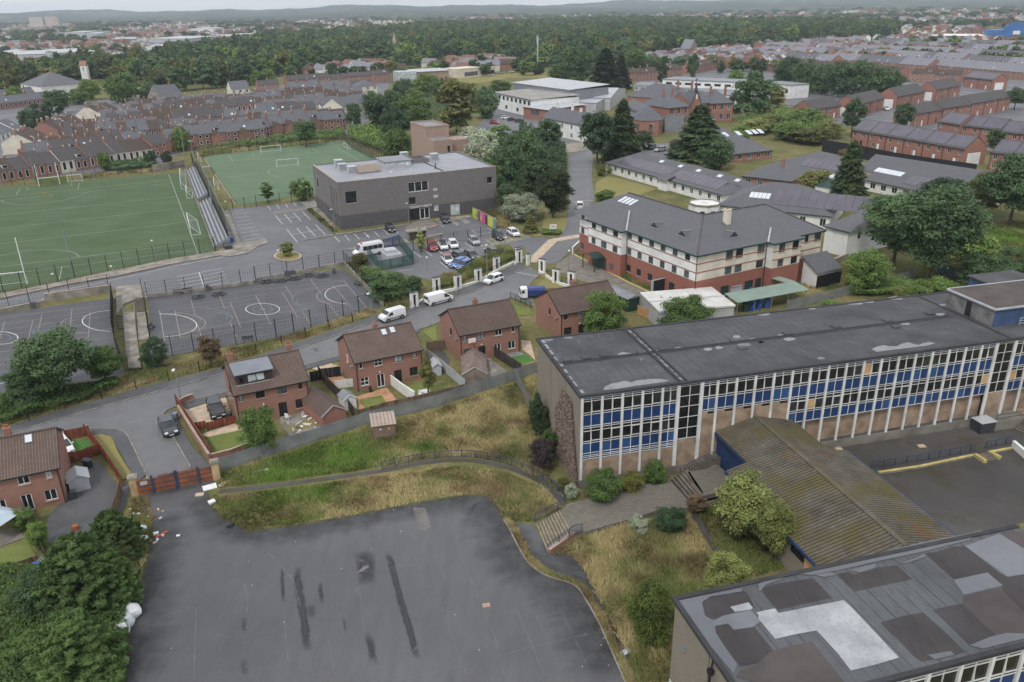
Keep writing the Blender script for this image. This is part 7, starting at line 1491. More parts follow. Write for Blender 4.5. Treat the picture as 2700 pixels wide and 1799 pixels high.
def railing(label,pts,h=1.0,mat=None,step=1.6,bars=.16,zs=None):
 root=fence_root('railing',label,pts);q=rel(pts);zs=zs or[0]*len(q);mt=mat or m_bluepaint;tot=0;L_=[0]
 for a,b in zip(q,q[1:]):L_.append(L_[-1]+(b-a).length)
 zat=lambda d:float(np.interp(d,L_,zs));r=MB();bs=MB()
 for(a,b,za,zb)in zip(q,q[1:],zs,zs[1:]):r.bar((a.x,a.y,za+h),(b.x,b.y,zb+h),.06);r.bar((a.x,a.y,za+.12),(b.x,b.y,zb+.12),.04)
 part('rail',r,mt,root,kind='stuff');d=0
 for i,(p,a)in enumerate(walk(q,bars)):z=zat(i*bars);bs.bar((p.x,p.y,z+.1),(p.x,p.y,z+h),.022)
 part('bars',bs,mt,root,kind='stuff')
 for i,(p,a)in enumerate(walk(q,step)):z=zat(i*step);part('post',MB().box(-.035,-.035,z,.035,.035,z+h+.03),mt,root,(p.x,p.y,0),a)
 return root
palisade('grey palisade fence behind the row of brick house gardens',D((497,1087),(640,1042),(850,974),(1005,936),(1190,873),(1234,858)),1.95,None,.125)
palisade('short grey palisade fence running down beside the school end wall',D((1182,872),(1200,905),(1217,940)),1.9)
palisade('grey palisade fence on the bank behind the long school roof',L(3,1,(250,1275),(500,1215),(850,1125),(1140,1060),(1400,985)),2.0)
palisade('blue palisade fence under the big trees on the right',L(3,1,(1580,960),(1780,1010),(1860,1040)),2.4,m_bluepal)
palisade('green palisade fence along the right side of the substation',L(1,1,(1255,700),(1383,868)),2.8,m_greenpal);palisade('green palisade fence along the left side of the substation',L(1,1,(975,800),(1062,892)),2.4,m_greenpal);palisade('blue palisade fence behind the minibus',L(1,1,(1035,765),(1255,702)),2.6,m_bluepal);palisade('green palisade fence along the front of the substation',L(1,1,(1070,930),(1210,905),(1383,868)),2.4,m_greenpal)
mesh_fence('mesh fence along the near edge of the left pitch',L(0,1,(-300,1190),(0,1125),(600,1003),(1100,900),(1500,820),(1925,755)),3.6,3.2)
mesh_fence('mesh fence between the upper road and the left court',L(0,1,(-300,1310),(0,1250),(410,1178),(1000,1090)),3.2,3.4)
mesh_fence('mesh fence along the far edge of the middle court',L(0,1,(1310,1165),(2240,1040))+L(1,1,(0,1012),(765,872)),3.2,3.4,wallh=.7)
mesh_fence('dark mesh fence on a concrete wall at the right end of the middle court',L(1,1,(768,872),(1112,1240)),3.2,2.4,.3,.0,wallh=.9)
mesh_fence('mesh fence along the near edge of the middle court',L(0,2,(1340,235),(1500,200))+L(1,1,(150,1522),(800,1332),(985,1275)),3.4,3.2)
mesh_fence('dense dark fence beside the steps at the right end of the left court',L(0,1,(1003,1170),(1010,1500))+L(0,2,(1040,160),(1110,345)),3.0,2.4,.25,dense=True)
mesh_fence('mesh fence between the ramp and the middle court',L(0,1,(1265,1120),(1300,1300),(1335,1540)),3.0,2.6,.3)
mesh_fence('black netted fence behind the grandstand',L(0,0,(1705,1440))+L(0,1,(1745,60),(1870,330),(2035,690)),3.6,2.6,.3,dense=True)
mesh_fence('mesh fence at the near end of the second pitch',L(0,1,(1960,400),(2354,345))+L(1,1,(380,310),(500,290)),3.2,3.2)
mesh_fence('tall dark mesh fence along the right side of the second pitch',L(1,0,(775,1290),(1000,1400),(1170,1470)),4.6,2.6,.22)
mesh_fence('mesh fence at the far end of the second pitch',L(0,0,(1730,1400),(2354,1325))+L(1,0,(200,1310),(775,1262)),3.6,3.4)
mesh_fence('mesh fence along the far side of the left pitch',L(0,1,(0,180),(850,100),(1360,60)),3.4,3.4)
mesh_fence('wire fence along the roadside bank',D((-20,990),(22,985),(130,948),(250,915),(370,880),(500,842),(600,810),(720,768),(850,728)),1.7,4.6,.6)
mesh_fence('mesh fence between the two levels of the car park',L(1,1,(1380,745),(1610,700),(1720,672),(1830,655),(2045,610)),2.4,3.6,.6)
board_fence('long black hoarding below the solar roofed terrace',L(3,0,(562,1345),(870,1400),(1180,1468),(1560,1530),(1900,1580)),4.2,m_blackboard,2.4,'hoarding',0)
wall('sloping concrete retaining wall right of the care home',L(3,1,(265,1040),(480,905),(660,870),(790,815)),1.2,.35);wall('concrete wall along the upper road above the left court',L(0,1,(410,1195),(1000,1112)),1.5,.3);wall('low concrete wall at the left edge above the left court',L(0,1,(-200,1330),(0,1295),(405,1215)),.7,.3)
wall('low concrete wall along the pitch footway',L(0,1,(-200,1220),(600,1050),(1100,960),(1500,872)),.25,.3);wall('grey concrete bank wall at the far pitch corner',L(0,0,(1360,1530),(1640,1480)),2.4,.3)
wall('pale retaining wall at the head of the drive',L(2,0,(505,1355),(600,1345),(690,1330)),3.2,.4,m_cream)
gp=L(0,2,(1232,1440),(1905,1300));ga=atan2(gp[1].y-gp[0].y,gp[1].x-gp[0].x);gl=(gp[1]-gp[0]).length
gate=thing('school_gate','rusty sheeted double gate with blue posts closing off the yard','gate',(gp[0].x,gp[0].y,0),ga);n_p=28
for k in range(n_p):part('rusty_panel',MB().box(gl*k/n_p+.01,-.02,.12,gl*(k+1)/n_p-.01,.02,1.95+(.12 if 7<k<22 else .0)),m_rust,gate)
for t in(.2,.5,.52,.8):part('gate_post',MB().box(gl*t-.11,-.12,0,gl*t+.11,.12,2.25),m_bluepaint,gate)
for z in(.5,1.1,1.7):part('gate_rail',MB().box(.15,-.06,z,gl-.15,-.025,z+.07),m_bluepaint,gate)
part('notice',MB().box(gl*.05,-.09,1.3,gl*.14,-.062,1.75),m_palegrey,gate)
for x,y,lb_ in((1205,1425,'sandstone pillar at the left of the rusty gate'),(1925,1285,'sandstone pillar at the right of the rusty gate')):
 p=Z(0,2,x,y);o=thing('gate_pillar',lb_,'pillar',p,ga);part('shaft',MB().box(-.4,-.4,0,.4,.4,2.2),m_sand,o);part('cap',MB().box(-.5,-.5,2.2,.5,.5,2.4).box(-.35,-.35,2.4,.35,.35,2.5),m_conc,o)
def frame_pillar(x,y,c,r,ang,label,w=1.5,h=2.9):
 p=Z(c,r,x,y);o=thing('gate_frame_pillar',label,'pillar',p,ang,'white open frame pillars along the college boundary');t=.46;d=.5
 part('leg',MB().box(-w/2,-d/2,0,-w/2+t,d/2,h-.4),m_whitepaint,o);part('leg',MB().box(w/2-t,-d/2,0,w/2,d/2,h-.4),m_whitepaint,o);part('lintel',MB().box(-w/2,-d/2,h-.4,w/2,d/2,h),m_whitepaint,o);part('coping',MB().box(-w/2-.06,-d/2-.06,h,w/2+.06,d/2+.06,h+.1),m_darkgrey,o)
 part('dark_infill',MB().box(-w/2+t,-.02,.3,w/2-t,.02,h-.4),m_blackboard,o);return p  # flat black sheet fills the frame's open middle
pp=[(1390,1248),(1586,1110),(1775,1088),(1955,1028),(2117,918),(2312,832)]
wa=[]
lbs=('first','second','third','fourth','fifth','sixth')
for(x,y),nm in zip(pp,lbs):
 a_=Z(1,1,x-40,y+25);b_=Z(1,1,x+40,y-25);wa.append(frame_pillar(x,y,1,1,radians(40),'%s white frame pillar from the parked van end'%nm))
wp=[Z(1,1,*q)for q in((1360,1262),(1430,1215),(1500,1170),(1630,1118),(1740,1098),(1820,1068),(1920,1040),(2000,1005),(2080,955),(2150,915),(2290,850),(2354,812))]+[Z(2,1,60,870)]
wall('low white wall running between the frame pillars',wp,.45,.4,m_whitepaint,cap=m_whitepaint);railing('dark railing on the white wall between the frame pillars',wp,1.5,m_fpost,3.0,.3)
frame_pillar(97,852,2,1,radians(40),'white frame pillar left of the drive gateway');frame_pillar(176,872,2,1,radians(40),'slim white gate pier in the drive gateway',.75,2.4)
for x,y,nm in((302,942,'white frame pillar right of the drive gateway'),(425,1035,'middle white frame pillar beside the care home railings'),(560,1058,'white frame pillar nearest the brick house')):frame_pillar(x,y,2,1,radians(-38),nm)
wall('low white wall beside the care home forecourt',L(2,1,(275,940),(345,985),(450,1045),(540,1075)),.5,.4,m_whitepaint,cap=m_whitepaint);railing('black railings beside the care home forecourt',L(2,1,(335,978),(395,1015),(450,1045),(530,1068)),1.7,m_fpost,2.0,.25)
wall('white ramp wall left of the care home entrance',L(2,1,(570,770),(645,700)),1.4,.3,m_whitepaint,cap=m_whitepaint)
railing('black garden railings beside the brick house by the road',L(2,1,(20,1165),(110,1205),(215,1262)),1.1,m_fpost,1.6,.2)
railing('handrail fence above the grass bank by the long white wing',L(2,1,(870,45),(1100,105),(1330,175),(1600,250)),1.1,m_redwood,2.0,.5)
railing('blue grey railing following the curved path',[Vector((p.x,p.y,0))for p in smooth_line(D((878,1078),(975,1058),(1070,1051),(1160,1066),(1252,1106),(1300,1156)),5)],.95,m_bluepaint,1.6,.22)
m_step=M('mossy_concrete_step',S(112,104,94),.9,.18,1,7,grime=.35);m_nose=M('pale_step_nosing',S(168,152,118),.85,.14,2,8)
NS=9;SR=.07;TZ=NS*SR
stp=thing('yard_steps','flight of concrete steps with pale nosings rising from the yard to the terrace','steps',Z(2,3,300,275),0)
b0,b1,t0_,t1_=Z(2,3,252,150),Z(2,3,352,400),Z(2,3,470,15,TZ),Z(2,3,575,200,TZ)
for k in range(NS):
 f0,f1=k/NS,1.0;a,b=b0.lerp(t0_,f0),b1.lerp(t1_,f0);c,d=b1.lerp(t1_,min(1,(k+1.0)/NS)if k<NS-1 else 1),b0.lerp(t0_,min(1,(k+1.0)/NS));z=SR*(k+1)
 wpart('step',MB().prism([(a.x,a.y),(b.x,b.y),(c.x,c.y),(d.x,d.y)],-.02,z),m_step,stp)
 n0=a.lerp(d,.22);n1=b.lerp(c,.22);wpart('nosing',MB().prism([(a.x,a.y),(b.x,b.y),(n1.x,n1.y),(n0.x,n0.y)],z-.002,z+.006),m_nose,stp)
terr=[Z(2,3,*q,TZ)for q in((470,15),(575,200),(680,215),(900,150),(1100,95),(1330,20))]+[g(1600,1165,TZ),g(1560,1105,TZ),g(1420,1132,TZ),g(1312,1158,TZ)]
m_terr=Mslate('terrace_block_paving',S(122,116,108),S(106,100,94),S(70,74,48),.45,.3,.85)
sheet('terrace',terr,TZ,m_terr,None,'structure',.62)
railing('blue railing on the left of the yard steps',[Vector((p.x,p.y,0))for p in(Z(2,3,235,130),Z(2,3,465,8,TZ))],1.0,m_bluepaint,1.4,.14,[0,TZ]);railing('blue railing on the right of the yard steps',[Vector((p.x,p.y,0))for p in(Z(2,3,355,395),Z(2,3,590,225,TZ),Z(2,3,665,215,TZ))],1.0,m_bluepaint,1.4,.14,[0,TZ,TZ])
wall('sloping brick cheek wall on the right of the yard steps',[Vector((p.x,p.y,0))for p in(Z(2,3,362,405),Z(2,3,600,240),Z(2,3,678,228))],.5,.35,m_brick2)
st2=thing('terrace_steps','broad dark steps leading from the terrace up to the school entrance','steps',(*Z(2,2,1560,1400,TZ)[:2],0),0)
for k in range(5):
 a,b,c,d=Z(2,2,1437+k*30,1300-k*12,TZ),Z(2,2,1655+k*18,1550-k*22,TZ),Z(2,2,1700+25,1440,TZ),Z(2,2,1592,1238,TZ)
 z=TZ+.1*(k+1);wpart('step',MB().prism([(a.x,a.y),(b.x,b.y),(c.x,c.y),(d.x,d.y)],TZ-.02-.001*k,z),m_step,st2)
 n0,n1=a.lerp(d,.09),b.lerp(c,.09);wpart('nosing',MB().prism([(a.x,a.y),(b.x,b.y),(n1.x,n1.y),(n0.x,n0.y)],z-.002,z+.007),m_crack,st2)
m_mossyard2=m_terr;up_=[Z(2,2,*q,TZ+.5)for q in((1592,1225),(1760,1200),(1840,1150),(2010,1290),(1900,1400),(1720,1440))];sheet('terrace',up_,TZ+.5,m_mossyard2,None,'structure',.5)
st3=thing('entrance_stair','small stair with blue railings at the boarded school door','steps',(*Z(2,2,1560,1240,TZ)[:2],0),radians(14.1))
for k in range(7):part('step',MB().box(k*.34,0,-.02,2.9,1.5,TZ+.16*(k+1)),m_step,st3,(0,.02*k,0))
part('landing',MB().box(2.9,0,0,5.4,1.9,TZ+1.28),m_step,st3)
for y in(0,1.5):
 rm=MB().bar((0,y,TZ+1.0),(2.9,y,TZ+2.2),.05).bar((2.9,y,TZ+2.2),(5.3,y,TZ+2.2),.05)
 for k in range(18):x=k*.3;rm.bar((x,y,TZ+min(1.2,x*.42)),(x,y,TZ+1.0+min(1.2,x*.42)),.025)
 part('handrail',rm,m_bluepaint,st3,kind='stuff')
m_ycope=M('yellow_coping',S(186,170,108),.75,.14,1,6,grime=.2)
wall('low retaining wall with worn yellow coping in the right hand yard',L(3,2,(1060,1250),(1430,1195),(1900,1095)),.3,.28,m_plinth,cap=m_ycope);wall('yellow coped wall end beyond the small yard stair',L(3,2,(2040,1070),(2240,1032)),.3,.28,m_plinth,cap=m_ycope)
ys=thing('yard_stair','small stair with yellow side walls in the right hand yard','steps',Z(3,2,2020,1120),0)
for k,q in enumerate((((1915,1090),(2010,1150)),((2040,1065),(2140,1118)))):wpart('side_wall',ribbon(MB(),L(3,2,*q),.4,0,.42),m_ycope,ys)
for k in range(4):wpart('step',ribbon(MB(),L(3,2,(1945+k*20,1095+k*12),(2050+k*20,1075+k*12)),.3,0,.3-k*.07),m_step,ys)
railing('dark blue railing along the yellow coped wall',L(3,2,(1000,1195),(1330,1150),(1640,1098),(1930,1040)),.95,m_bluepaint,1.5,.4);railing('dark blue railing at the right end of the yard',L(3,2,(2010,1020),(2260,970)),.95,m_bluepaint,1.5,.4)
wall('white painted wall at the right edge of the yard',L(3,2,(2250,1010),(2354,1100),(2420,1160)),.9,.3,m_whitepaint,cap=m_whitepaint)
bx=thing('derelict_ramp','derelict concrete access ramp with railings against the school at the right','ramp',(*Z(3,2,2200,850)[:2],0),radians(14));part('ramp_block',MB().box(-2,0,0,9,3,1.3),m_plinth,bx);part('steel_cabinet',MB().box(-4.2,-.2,0,-2.1,1.4,1.5),m_darkgrey,bx);part('cabinet_top',MB().box(-4.3,-.3,1.5,-2.0,1.5,1.6),m_palegrey,bx)
for k in range(6):part('step',MB().box(1+k*.3,-1.6,0,4.6,-.01-k*.002,.2*(k+1)),m_step,bx)
part('broken_board',MB().box(3,.5,1.32,5.5,2.2,1.36),m_osb,bx);part('guard_rail',MB().bar((-2,0,2.3),(9,0,2.3),.05).bar((-2,0,1.8),(9,0,1.8),.05).bar((-2,0,1.3),(-2,0,2.3),.05).bar((3,0,1.3),(3,0,2.3),.05).bar((9,0,1.3),(9,0,2.3),.05),m_darkgrey,bx,kind='stuff')
# gardens of the brick houses
def garden(name,c,r,pts,mat,z=.06):return sheet(name,L(c,r,*pts),z,mat)
garden('lawn',0,2,[(1840,920),(2170,850),(2200,1000),(1910,1060)],m_lawn);garden('driveway',0,2,[(1600,650),(1730,600),(1990,535),(2060,740),(2010,770),(1730,825),(1660,760)],m_tan,.055);garden('garden_path',0,2,[(1790,900),(1830,880),(2080,800),(2170,820),(2170,850),(1840,920)],m_tan)
garden('patio',1,2,[(200,710),(490,690),(570,840),(290,930),(200,800)],m_conc);garden('lawn',1,2,[(240,850),(440,760),(540,800),(330,890)],m_dry,.07);garden('patio',1,2,[(880,560),(1140,480),(1240,600),(1390,590),(950,700),(900,690)],m_terracotta);garden('lawn',1,2,[(898,590),(1095,548),(1155,630),(955,678)],m_lawn,.07)
garden('lawn',1,2,[(1290,475),(1520,430),(1740,490),(1400,580),(1360,560)],m_lawn,.065);garden('patio',1,2,[(1930,240),(2055,215),(2240,365),(2040,430)],m_block,.06);garden('yard_paving',1,2,[(1510,140),(1640,150),(1700,230),(1690,290),(1640,230)],m_pave);garden('driveway',1,2,[(600,390),(720,370),(850,440),(700,480)],m_terracotta,.055);garden('driveway',1,2,[(470,310),(640,250),(720,290),(540,330)],m_tan,.055)
garden('lawn',1,2,[(645,235),(700,225),(715,285),(660,275)],m_lawn);garden('patio',2,2,[(-40,190),(80,155),(160,190),(20,220)],m_grey,.06);garden('artificial_lawn',2,2,[(20,215),(145,185),(240,245),(110,285)],m_fakelawn,.07);garden('driveway',2,2,[(115,60),(200,70),(240,240),(200,200),(120,140)],m_tan,.055);garden('lawn',1,1,[(1465,1460),(1580,1410),(1590,1540),(1560,1550)],m_lawn)
garden('yard',0,2,[(570,1190),(760,1160),(880,1130),(1060,1370),(1040,1440),(600,1547)],m_pave,.05);sheet('yard',D((160,1130),(300,1110),(290,1160),(250,1230),(180,1260),(110,1250),(110,1190)),.048,m_pave);garden('lawn',0,2,[(600,950),(770,940),(820,1010),(660,1070)],m_fakelawn);garden('lawn',0,3,[(0,370),(230,280),(330,450),(0,520)],m_lawn);garden('patio',0,3,[(0,200),(160,180),(220,270),(0,350)],m_block);garden('driveway',0,2,[(470,950),(590,930),(690,1100),(560,1140)],m_conc,.055)
pt=thing('patio_paving','grey slab patio beside the asbestos garage','paving',(*Z(1,2,2040,425)[:2],0),0);A_,B_,C_,D_=(Z(1,2,*q)for q in((2040,425),(2240,362),(2055,222),(1935,255)))
for i in range(6):
 for j in range(7):
  f=lambda s_,t:A_.lerp(B_,s_).lerp(D_.lerp(C_,s_),t);e_=.008;p=[f((i+e_)/6,(j+e_)/7),f((i+1-e_)/6,(j+e_)/7),f((i+1-e_)/6,(j+1-e_)/7),f((i+e_)/6,(j+1-e_)/7)]
  wpart('slab',MB().prism([(q.x,q.y)for q in p],.05,.075+random.uniform(0,.004)),m_conc if random.random()<.2 else m_block,pt)
wall('brick boundary wall with red timber top beside the side road',L(0,2,(1590,700),(1650,800),(1750,960),(1865,1140)),1.1,.25,m_brick);board_fence('red stained timber panels on the brick boundary wall',L(0,2,(1572,640),(1640,750),(1740,900),(1868,1105)),1.75,m_redwood,.7)
wall('curved brick wall at the corner of the drive with two cars',smooth_line(L(0,2,(1590,650),(1620,625),(1690,595),(1722,590)),4),.9,.25,m_brick);wall('brick wall behind the palisade fence',L(0,2,(1870,1130),(2050,1085),(2250,1010)),.9,.22,m_brick2)
for k,(q,lb_)in enumerate(((((1735,860),(1812,845)),'left red timber drive gate panel'),(((1840,860),(1990,820)),'red timber double drive gate'),(((2005,815),(2070,800)),'right red timber drive gate panel'))):board_fence(lb_,L(0,2,*q),1.15,m_redwood,.45,'timber_gate')
board_fence('brown timber fence beside the footway, left house',L(0,2,(765,900),(860,1010),(980,1180),(1085,1345)),1.6,m_redwood,.7);board_fence('brown timber fence at the front of the left garden',L(0,2,(590,945),(770,910)),1.4,m_redwood,.7);board_fence('brown timber fence between the white car and the yard',L(0,2,(570,1165),(735,1130),(865,1080)),1.5,m_redwood,.7)
board_fence('tall weathered timber fence running down past the leylandii',L(0,2,(1085,1400),(1050,1547))+L(0,3,(1020,90),),1.7,m_timber,.7);board_fence('timber fence along the gazebo garden',L(0,3,(225,20),(300,220),(390,420),(465,590)),1.5,m_darktimber,.6);board_fence('grey slatted fence beside the gazebo lawn',L(0,3,(0,600),(140,575),(330,510)),1.1,m_timber,.35)
board_fence('black timber fence between the dormer house and its neighbour',L(1,2,(545,380),(640,500),(760,620),(855,745)),1.7,m_darktimber,.6);board_fence('black gates across the neighbouring drive',L(1,2,(555,400),(730,380)),1.6,m_blackboard,.6,'timber_gate');board_fence('dark fence panel beside the dormer house',L(1,2,(470,430),(560,410)),1.6,m_blackboard,.6)
wall('white rendered garden wall between the two patios',L(1,2,(1165,440),(1280,530),(1392,605)),1.5,.15,m_whitepaint,cap=m_whitepaint);board_fence('low scalloped timber fence at the bottom of the patio garden',L(1,2,(890,730),(1140,660),(1392,605)),.9,m_timber,.45);board_fence('low fence at the bottom of the small back lawn',L(1,2,(1392,605),(1600,555),(1830,500)),.9,m_timber,.6)
board_fence('grey fence between the lawn and the asbestos garage',L(1,2,(1500,215),(1660,345),(1840,500)),1.6,m_palegrey,.6);board_fence('timber gate and fence beside the third house',L(1,2,(1500,160),(1645,140)),1.6,m_timber,.5,'timber_gate');board_fence('dark trellis fence beside the slab patio',L(1,2,(2060,180),(2190,265),(2330,355)),1.7,m_darktimber,.6);board_fence('timber edging of the raised artificial lawn',L(2,2,(110,320),(245,285)),.8,m_sand,.5)
board_fence('white trellis panel beside the small white shed',L(1,2,(690,490),(850,470)),1.3,m_whitepaint,.4);wall('low concrete kerb wall behind the rubble garden',L(1,2,(290,945),(560,865)),.6,.15);board_fence('orange timber gate beside the flat white roofed building',L(2,1,(1150,1310),(1250,1350)),1.7,m_osb2,.5,'timber_gate')
def shed(name,label,c,r,nl,nr,depth,e,rise,wallm,roofm,cat='shed',over=.15,door=None,ridge='y',panels=0):
 a,b=Z(c,r,*nl),Z(c,r,*nr);an=atan2(b.y-a.y,b.x-a.x);w=(b-a).length;o=thing(name,label,cat,(a.x,a.y,0),an)
 mb=MB();mb.quad((0,0,0),(w,0,0),(w,0,e),(w/2,0,e+rise),(0,0,e));mb.quad((w,depth,0),(0,depth,0),(0,depth,e),(w/2,depth,e+rise),(w,depth,e));mb.quad((0,depth,0),(0,0,0),(0,0,e),(0,depth,e));mb.quad((w,0,0),(w,depth,0),(w,depth,e),(w,0,e));part('wall',mb,wallm,o)
 rf=MB();s_=rise/(w/2);t=.05
 for sgn,x0 in((1,0),(-1,w)):
  xa=x0-sgn*over;za=e-over*s_;q=[(xa,-over,za+t),(w/2,-over,e+rise+t),(w/2,depth+over,e+rise+t),(xa,depth+over,za+t)]
  if sgn<0:q.reverse()
  q2=[(x,y,z-t)for x,y,z in q][::-1];rf.quad(*q[::-1]);rf.quad(*q2[::-1])
 part('roof',rf,roofm,o);part('bargeboard',MB().bar((-over,-over,e-over*s_),(w/2,-over,e+rise),.05,.14).bar((w/2,-over,e+rise),(w+over,-over,e-over*s_),.05,.14),door or m_palegrey,o,kind='stuff')
 for k in range(panels):part('roof_seam',MB().bar((-over,depth*(k+.5)/panels,e-over*s_+t+.02),(w/2,depth*(k+.5)/panels,e+rise+t+.02),.04),roofm,o);
 if door:part('door',MB().box(w*.32,-.04,.05,w*.68,-.003,min(e,1.9)),door,o)
 return o
shed('garage','brick garage with brown tiled roof beside the rubble garden',1,2,(580,850),(788,782),6.2,1.9,1.1,m_brick2,m_tiled,'garage');shed('garage','old grey asbestos garage with mossy roof',1,2,(1818,442),(2032,432),6.6,1.5,1.05,M('asbestos_wall',S(142,128,118),.9,.2,.8,6,grime=.45),M('mossy_asbestos_roof',S(126,110,102),.9,.18,.8,6,grime=.45),'garage')
shed('garden_shed','white metal shed beside the left edge house',0,2,(630,1425),(810,1375),2.2,1.6,.55,m_palegrey,m_palegrey,door=m_palegrey,panels=5);shed('garden_shed','small white shed with grey roof and lattice side',1,2,(770,690),(878,660),2.0,1.7,.6,m_whitepaint,m_grey,door=m_whitepaint);shed('garden_shed','pale plastic shed behind the slim garden tree',1,2,(1560,380),(1630,370),2.4,1.6,.4,m_palegrey,m_palegrey)
ss=thing('electric_cabin','brown metal substation cabin standing in the long grass','cabin',Z(1,2,1028,945),0);sa=Z(1,2,1226,922)-Z(1,2,1028,945);ss.rotation_euler.z=atan2(sa.y,sa.x)+.04;sw_=sa.length;m_cab=M('brown_steel',S(126,106,96),.6,.1,.8,5);part('body',MB().box(0,0,0,sw_,2.3,1.95),m_cab,ss);part('roof',MB().sideprism([(-.2,1.95),(-.2,2.02),(2.5,2.5),(2.5,2.4)],-.15,sw_+.15),M('brown_sheet_roof',S(166,150,138),.6,.08,.8,5),ss)
for k in range(6):part('roof_seam',MB().bar((.2+k*sw_/6,-.2,2.05),(.2+k*sw_/6,2.5,2.53),.05),m_cab,ss)
for k in range(2):part('door',MB().box(.12+k*sw_/2,-.03,.1,sw_/2-.12+k*sw_/2,-.003,1.85),m_cab,ss)
part('warning_sign',MB().box(sw_*.68,-.045,1.25,sw_*.76,-.032,1.5),M('sign_yellow',S(222,176,50),.6,.05),ss);part('notice',MB().box(sw_*.3,-.045,1.3,sw_*.37,-.032,1.5),m_upvc,ss)
gzb=thing('garden_gazebo','pale blue grey canvas gazebo at the lower left edge','gazebo',(*Z(0,3,20,235)[:2],0),.45);part('canopy',MB().lathe([(2.4,2.1),(1.0,2.6),(.05,2.8)],4),M('gazebo_canvas',S(176,190,200),.8,.06,1,5),gzb)
for k in range(4):part('leg',MB().tube((2.2*cos(k*pi/2),2.2*sin(k*pi/2),0),(2.2*cos(k*pi/2),2.2*sin(k*pi/2),2.1),.05),m_palegrey,gzb)
# care home yard
fb=blk('flat_roofed_annexe','low white flat roofed annexe between the care home and the school','building',Z(2,1,1345,1295,3.0),Z(2,1,2005,1240,3.0),9.5,.2,'flat',m_palegrey,M('white_flat_roof',S(206,204,200),.7,.07,.4,5,grime=.25),[(1.0,2.2,.9,1)],(),.15);part('roof_upstand',MB().box(-.3,4.4,3.3,root_info[fb.name][0]+.3,4.65,3.42),m_palegrey,fb)
ct=thing('shipping_container','dark green container with pitched grey cover beside the care home','container',(*Z(2,1,1160,1265)[:2],0),radians(122));part('body',MB().box(0,0,0,6.5,2.6,2.5),m_greenframe,ct);part('cover_roof',MB().sideprism([(-.3,2.5),(1.3,3.0),(2.9,2.5)],-.3,6.8),m_grey,ct)
for k in range(16):part('rib',MB().box(.2+k*.4,-.05,.1,.35+k*.4,-.003,2.4).box(.2+k*.4,2.603,.1,.35+k*.4,2.65,2.4),m_greenframe,ct,kind='stuff')
bb_=thing('black_screen','black boarded screen with white end beside the care home corner','screen',(*Z(2,1,1270,1148)[:2],0),radians(30));part('panel',MB().box(.3,0,.2,4.4,.12,2.9),m_blackboard,bb_);part('frame',MB().box(0,-.1,0,.3,.25,3.0).box(.3,-.05,2.9,4.5,.2,3.05).box(4.4,-.05,0,4.6,.2,2.9),m_palegrey,bb_,kind='stuff')
cnp=thing('bin_shelter','long pale green corrugated canopy over blue bins','shelter',(*Z(2,1,2030,1205,2.4)[:2],0),radians(23));m_gsheet=M('pale_green_sheet',S(140,158,148),.6,.06,.5,4);part('roof',corr_sheet(0,15.5,3.6,2.9,-.2,2.4,.3,.05),m_gsheet,cnp)
for k in range(5):part('post',MB().tube((.2+k*3.7,.1,0),(.2+k*3.7,.1,2.45),.06),m_grey,cnp)
part('back_roof',MB().sideprism([(3.7,2.8),(3.7,2.95),(8.5,2.6),(8.5,2.45)],13.5,15.5),m_gsheet,cnp)
def wheelie(x,y,c,r,mat,label,z=0,s=1.0):
 o=thing('wheelie_bin',label,'bin',Z(c,r,x,y),random.uniform(-.4,.8));o.scale=(s,)*3;part('bin_body',MB().sideprism([(-.25,.06),(-.3,.95),(.3,.95),(.25,.06)],-.28,.28),mat,o);part('lid',MB().sideprism([(-.34,.95),(-.34,1.0),(.34,1.08),(.34,.95)],-.31,.31),mat,o)
 for sx in(-.26,.26):wm_=MB().lathe([(.1,0),(.1,.06)],8);w_=part('wheel',wm_,m_pipe,o,(sx,.24,.1));w_.rotation_euler=(0,pi/2,0)
m_binblue=M('blue_plastic',S(52,92,160),.45,.08,2,6);m_bindark=M('dark_plastic',S(54,60,66),.45,.08,2,6)
wheelie(2148,1120,2,1,m_binblue,'blue wheelie bin by the care home doors');wheelie(2275,1095,2,1,m_binblue,'blue bin near the right end of the care home');wheelie(2160,1275,2,1,m_binblue,'left blue bin under the green canopy',s=1.5);wheelie(2220,1262,2,1,m_binblue,'middle blue bin under the green canopy',s=1.5);wheelie(2290,1248,2,1,m_binblue,'right blue bin under the green canopy',s=1.5);wheelie(2100,1285,2,1,m_greenframe,'dark green bin beside the blue ones under the canopy',s=1.5);wheelie(2075,1118,2,1,m_carebrick,'red brown bin by the care home doors')
wheelie(770,1180,0,2,m_bindark,'grey bin in front of the red fence, left one');wheelie(800,1185,0,2,m_bindark,'grey bin in front of the red fence, right one');wheelie(660,1465,0,2,m_bindark,'grey bin fallen beside the white metal shed');wheelie(1562,765,0,2,M('blue_grey_plastic',S(110,126,140),.5,.08),'blue grey bin on the footway by the curved wall');wheelie(2040,760,0,2,m_bindark,'dark bin by the red drive gate');wheelie(500,545,1,2,m_binblue,'blue bin behind the brick garage');wheelie(335,575,0,3,m_binblue,'bright blue bin beside the ladder at the lower left');wheelie(1000,520,1,2,m_blackframe,'black planter bin on the terracotta patio',s=.7)
sv=thing('metal_store','small silver metal store in the care home yard','store',(*Z(2,1,1975,1165)[:2],0),radians(25));part('body',MB().box(0,0,0,2.4,1.8,2.0),m_palegrey,sv);part('roof',MB().sideprism([(-.1,2.0),(-.1,2.06),(1.9,2.3),(1.9,2.2)],-.1,2.5),m_grey,sv)
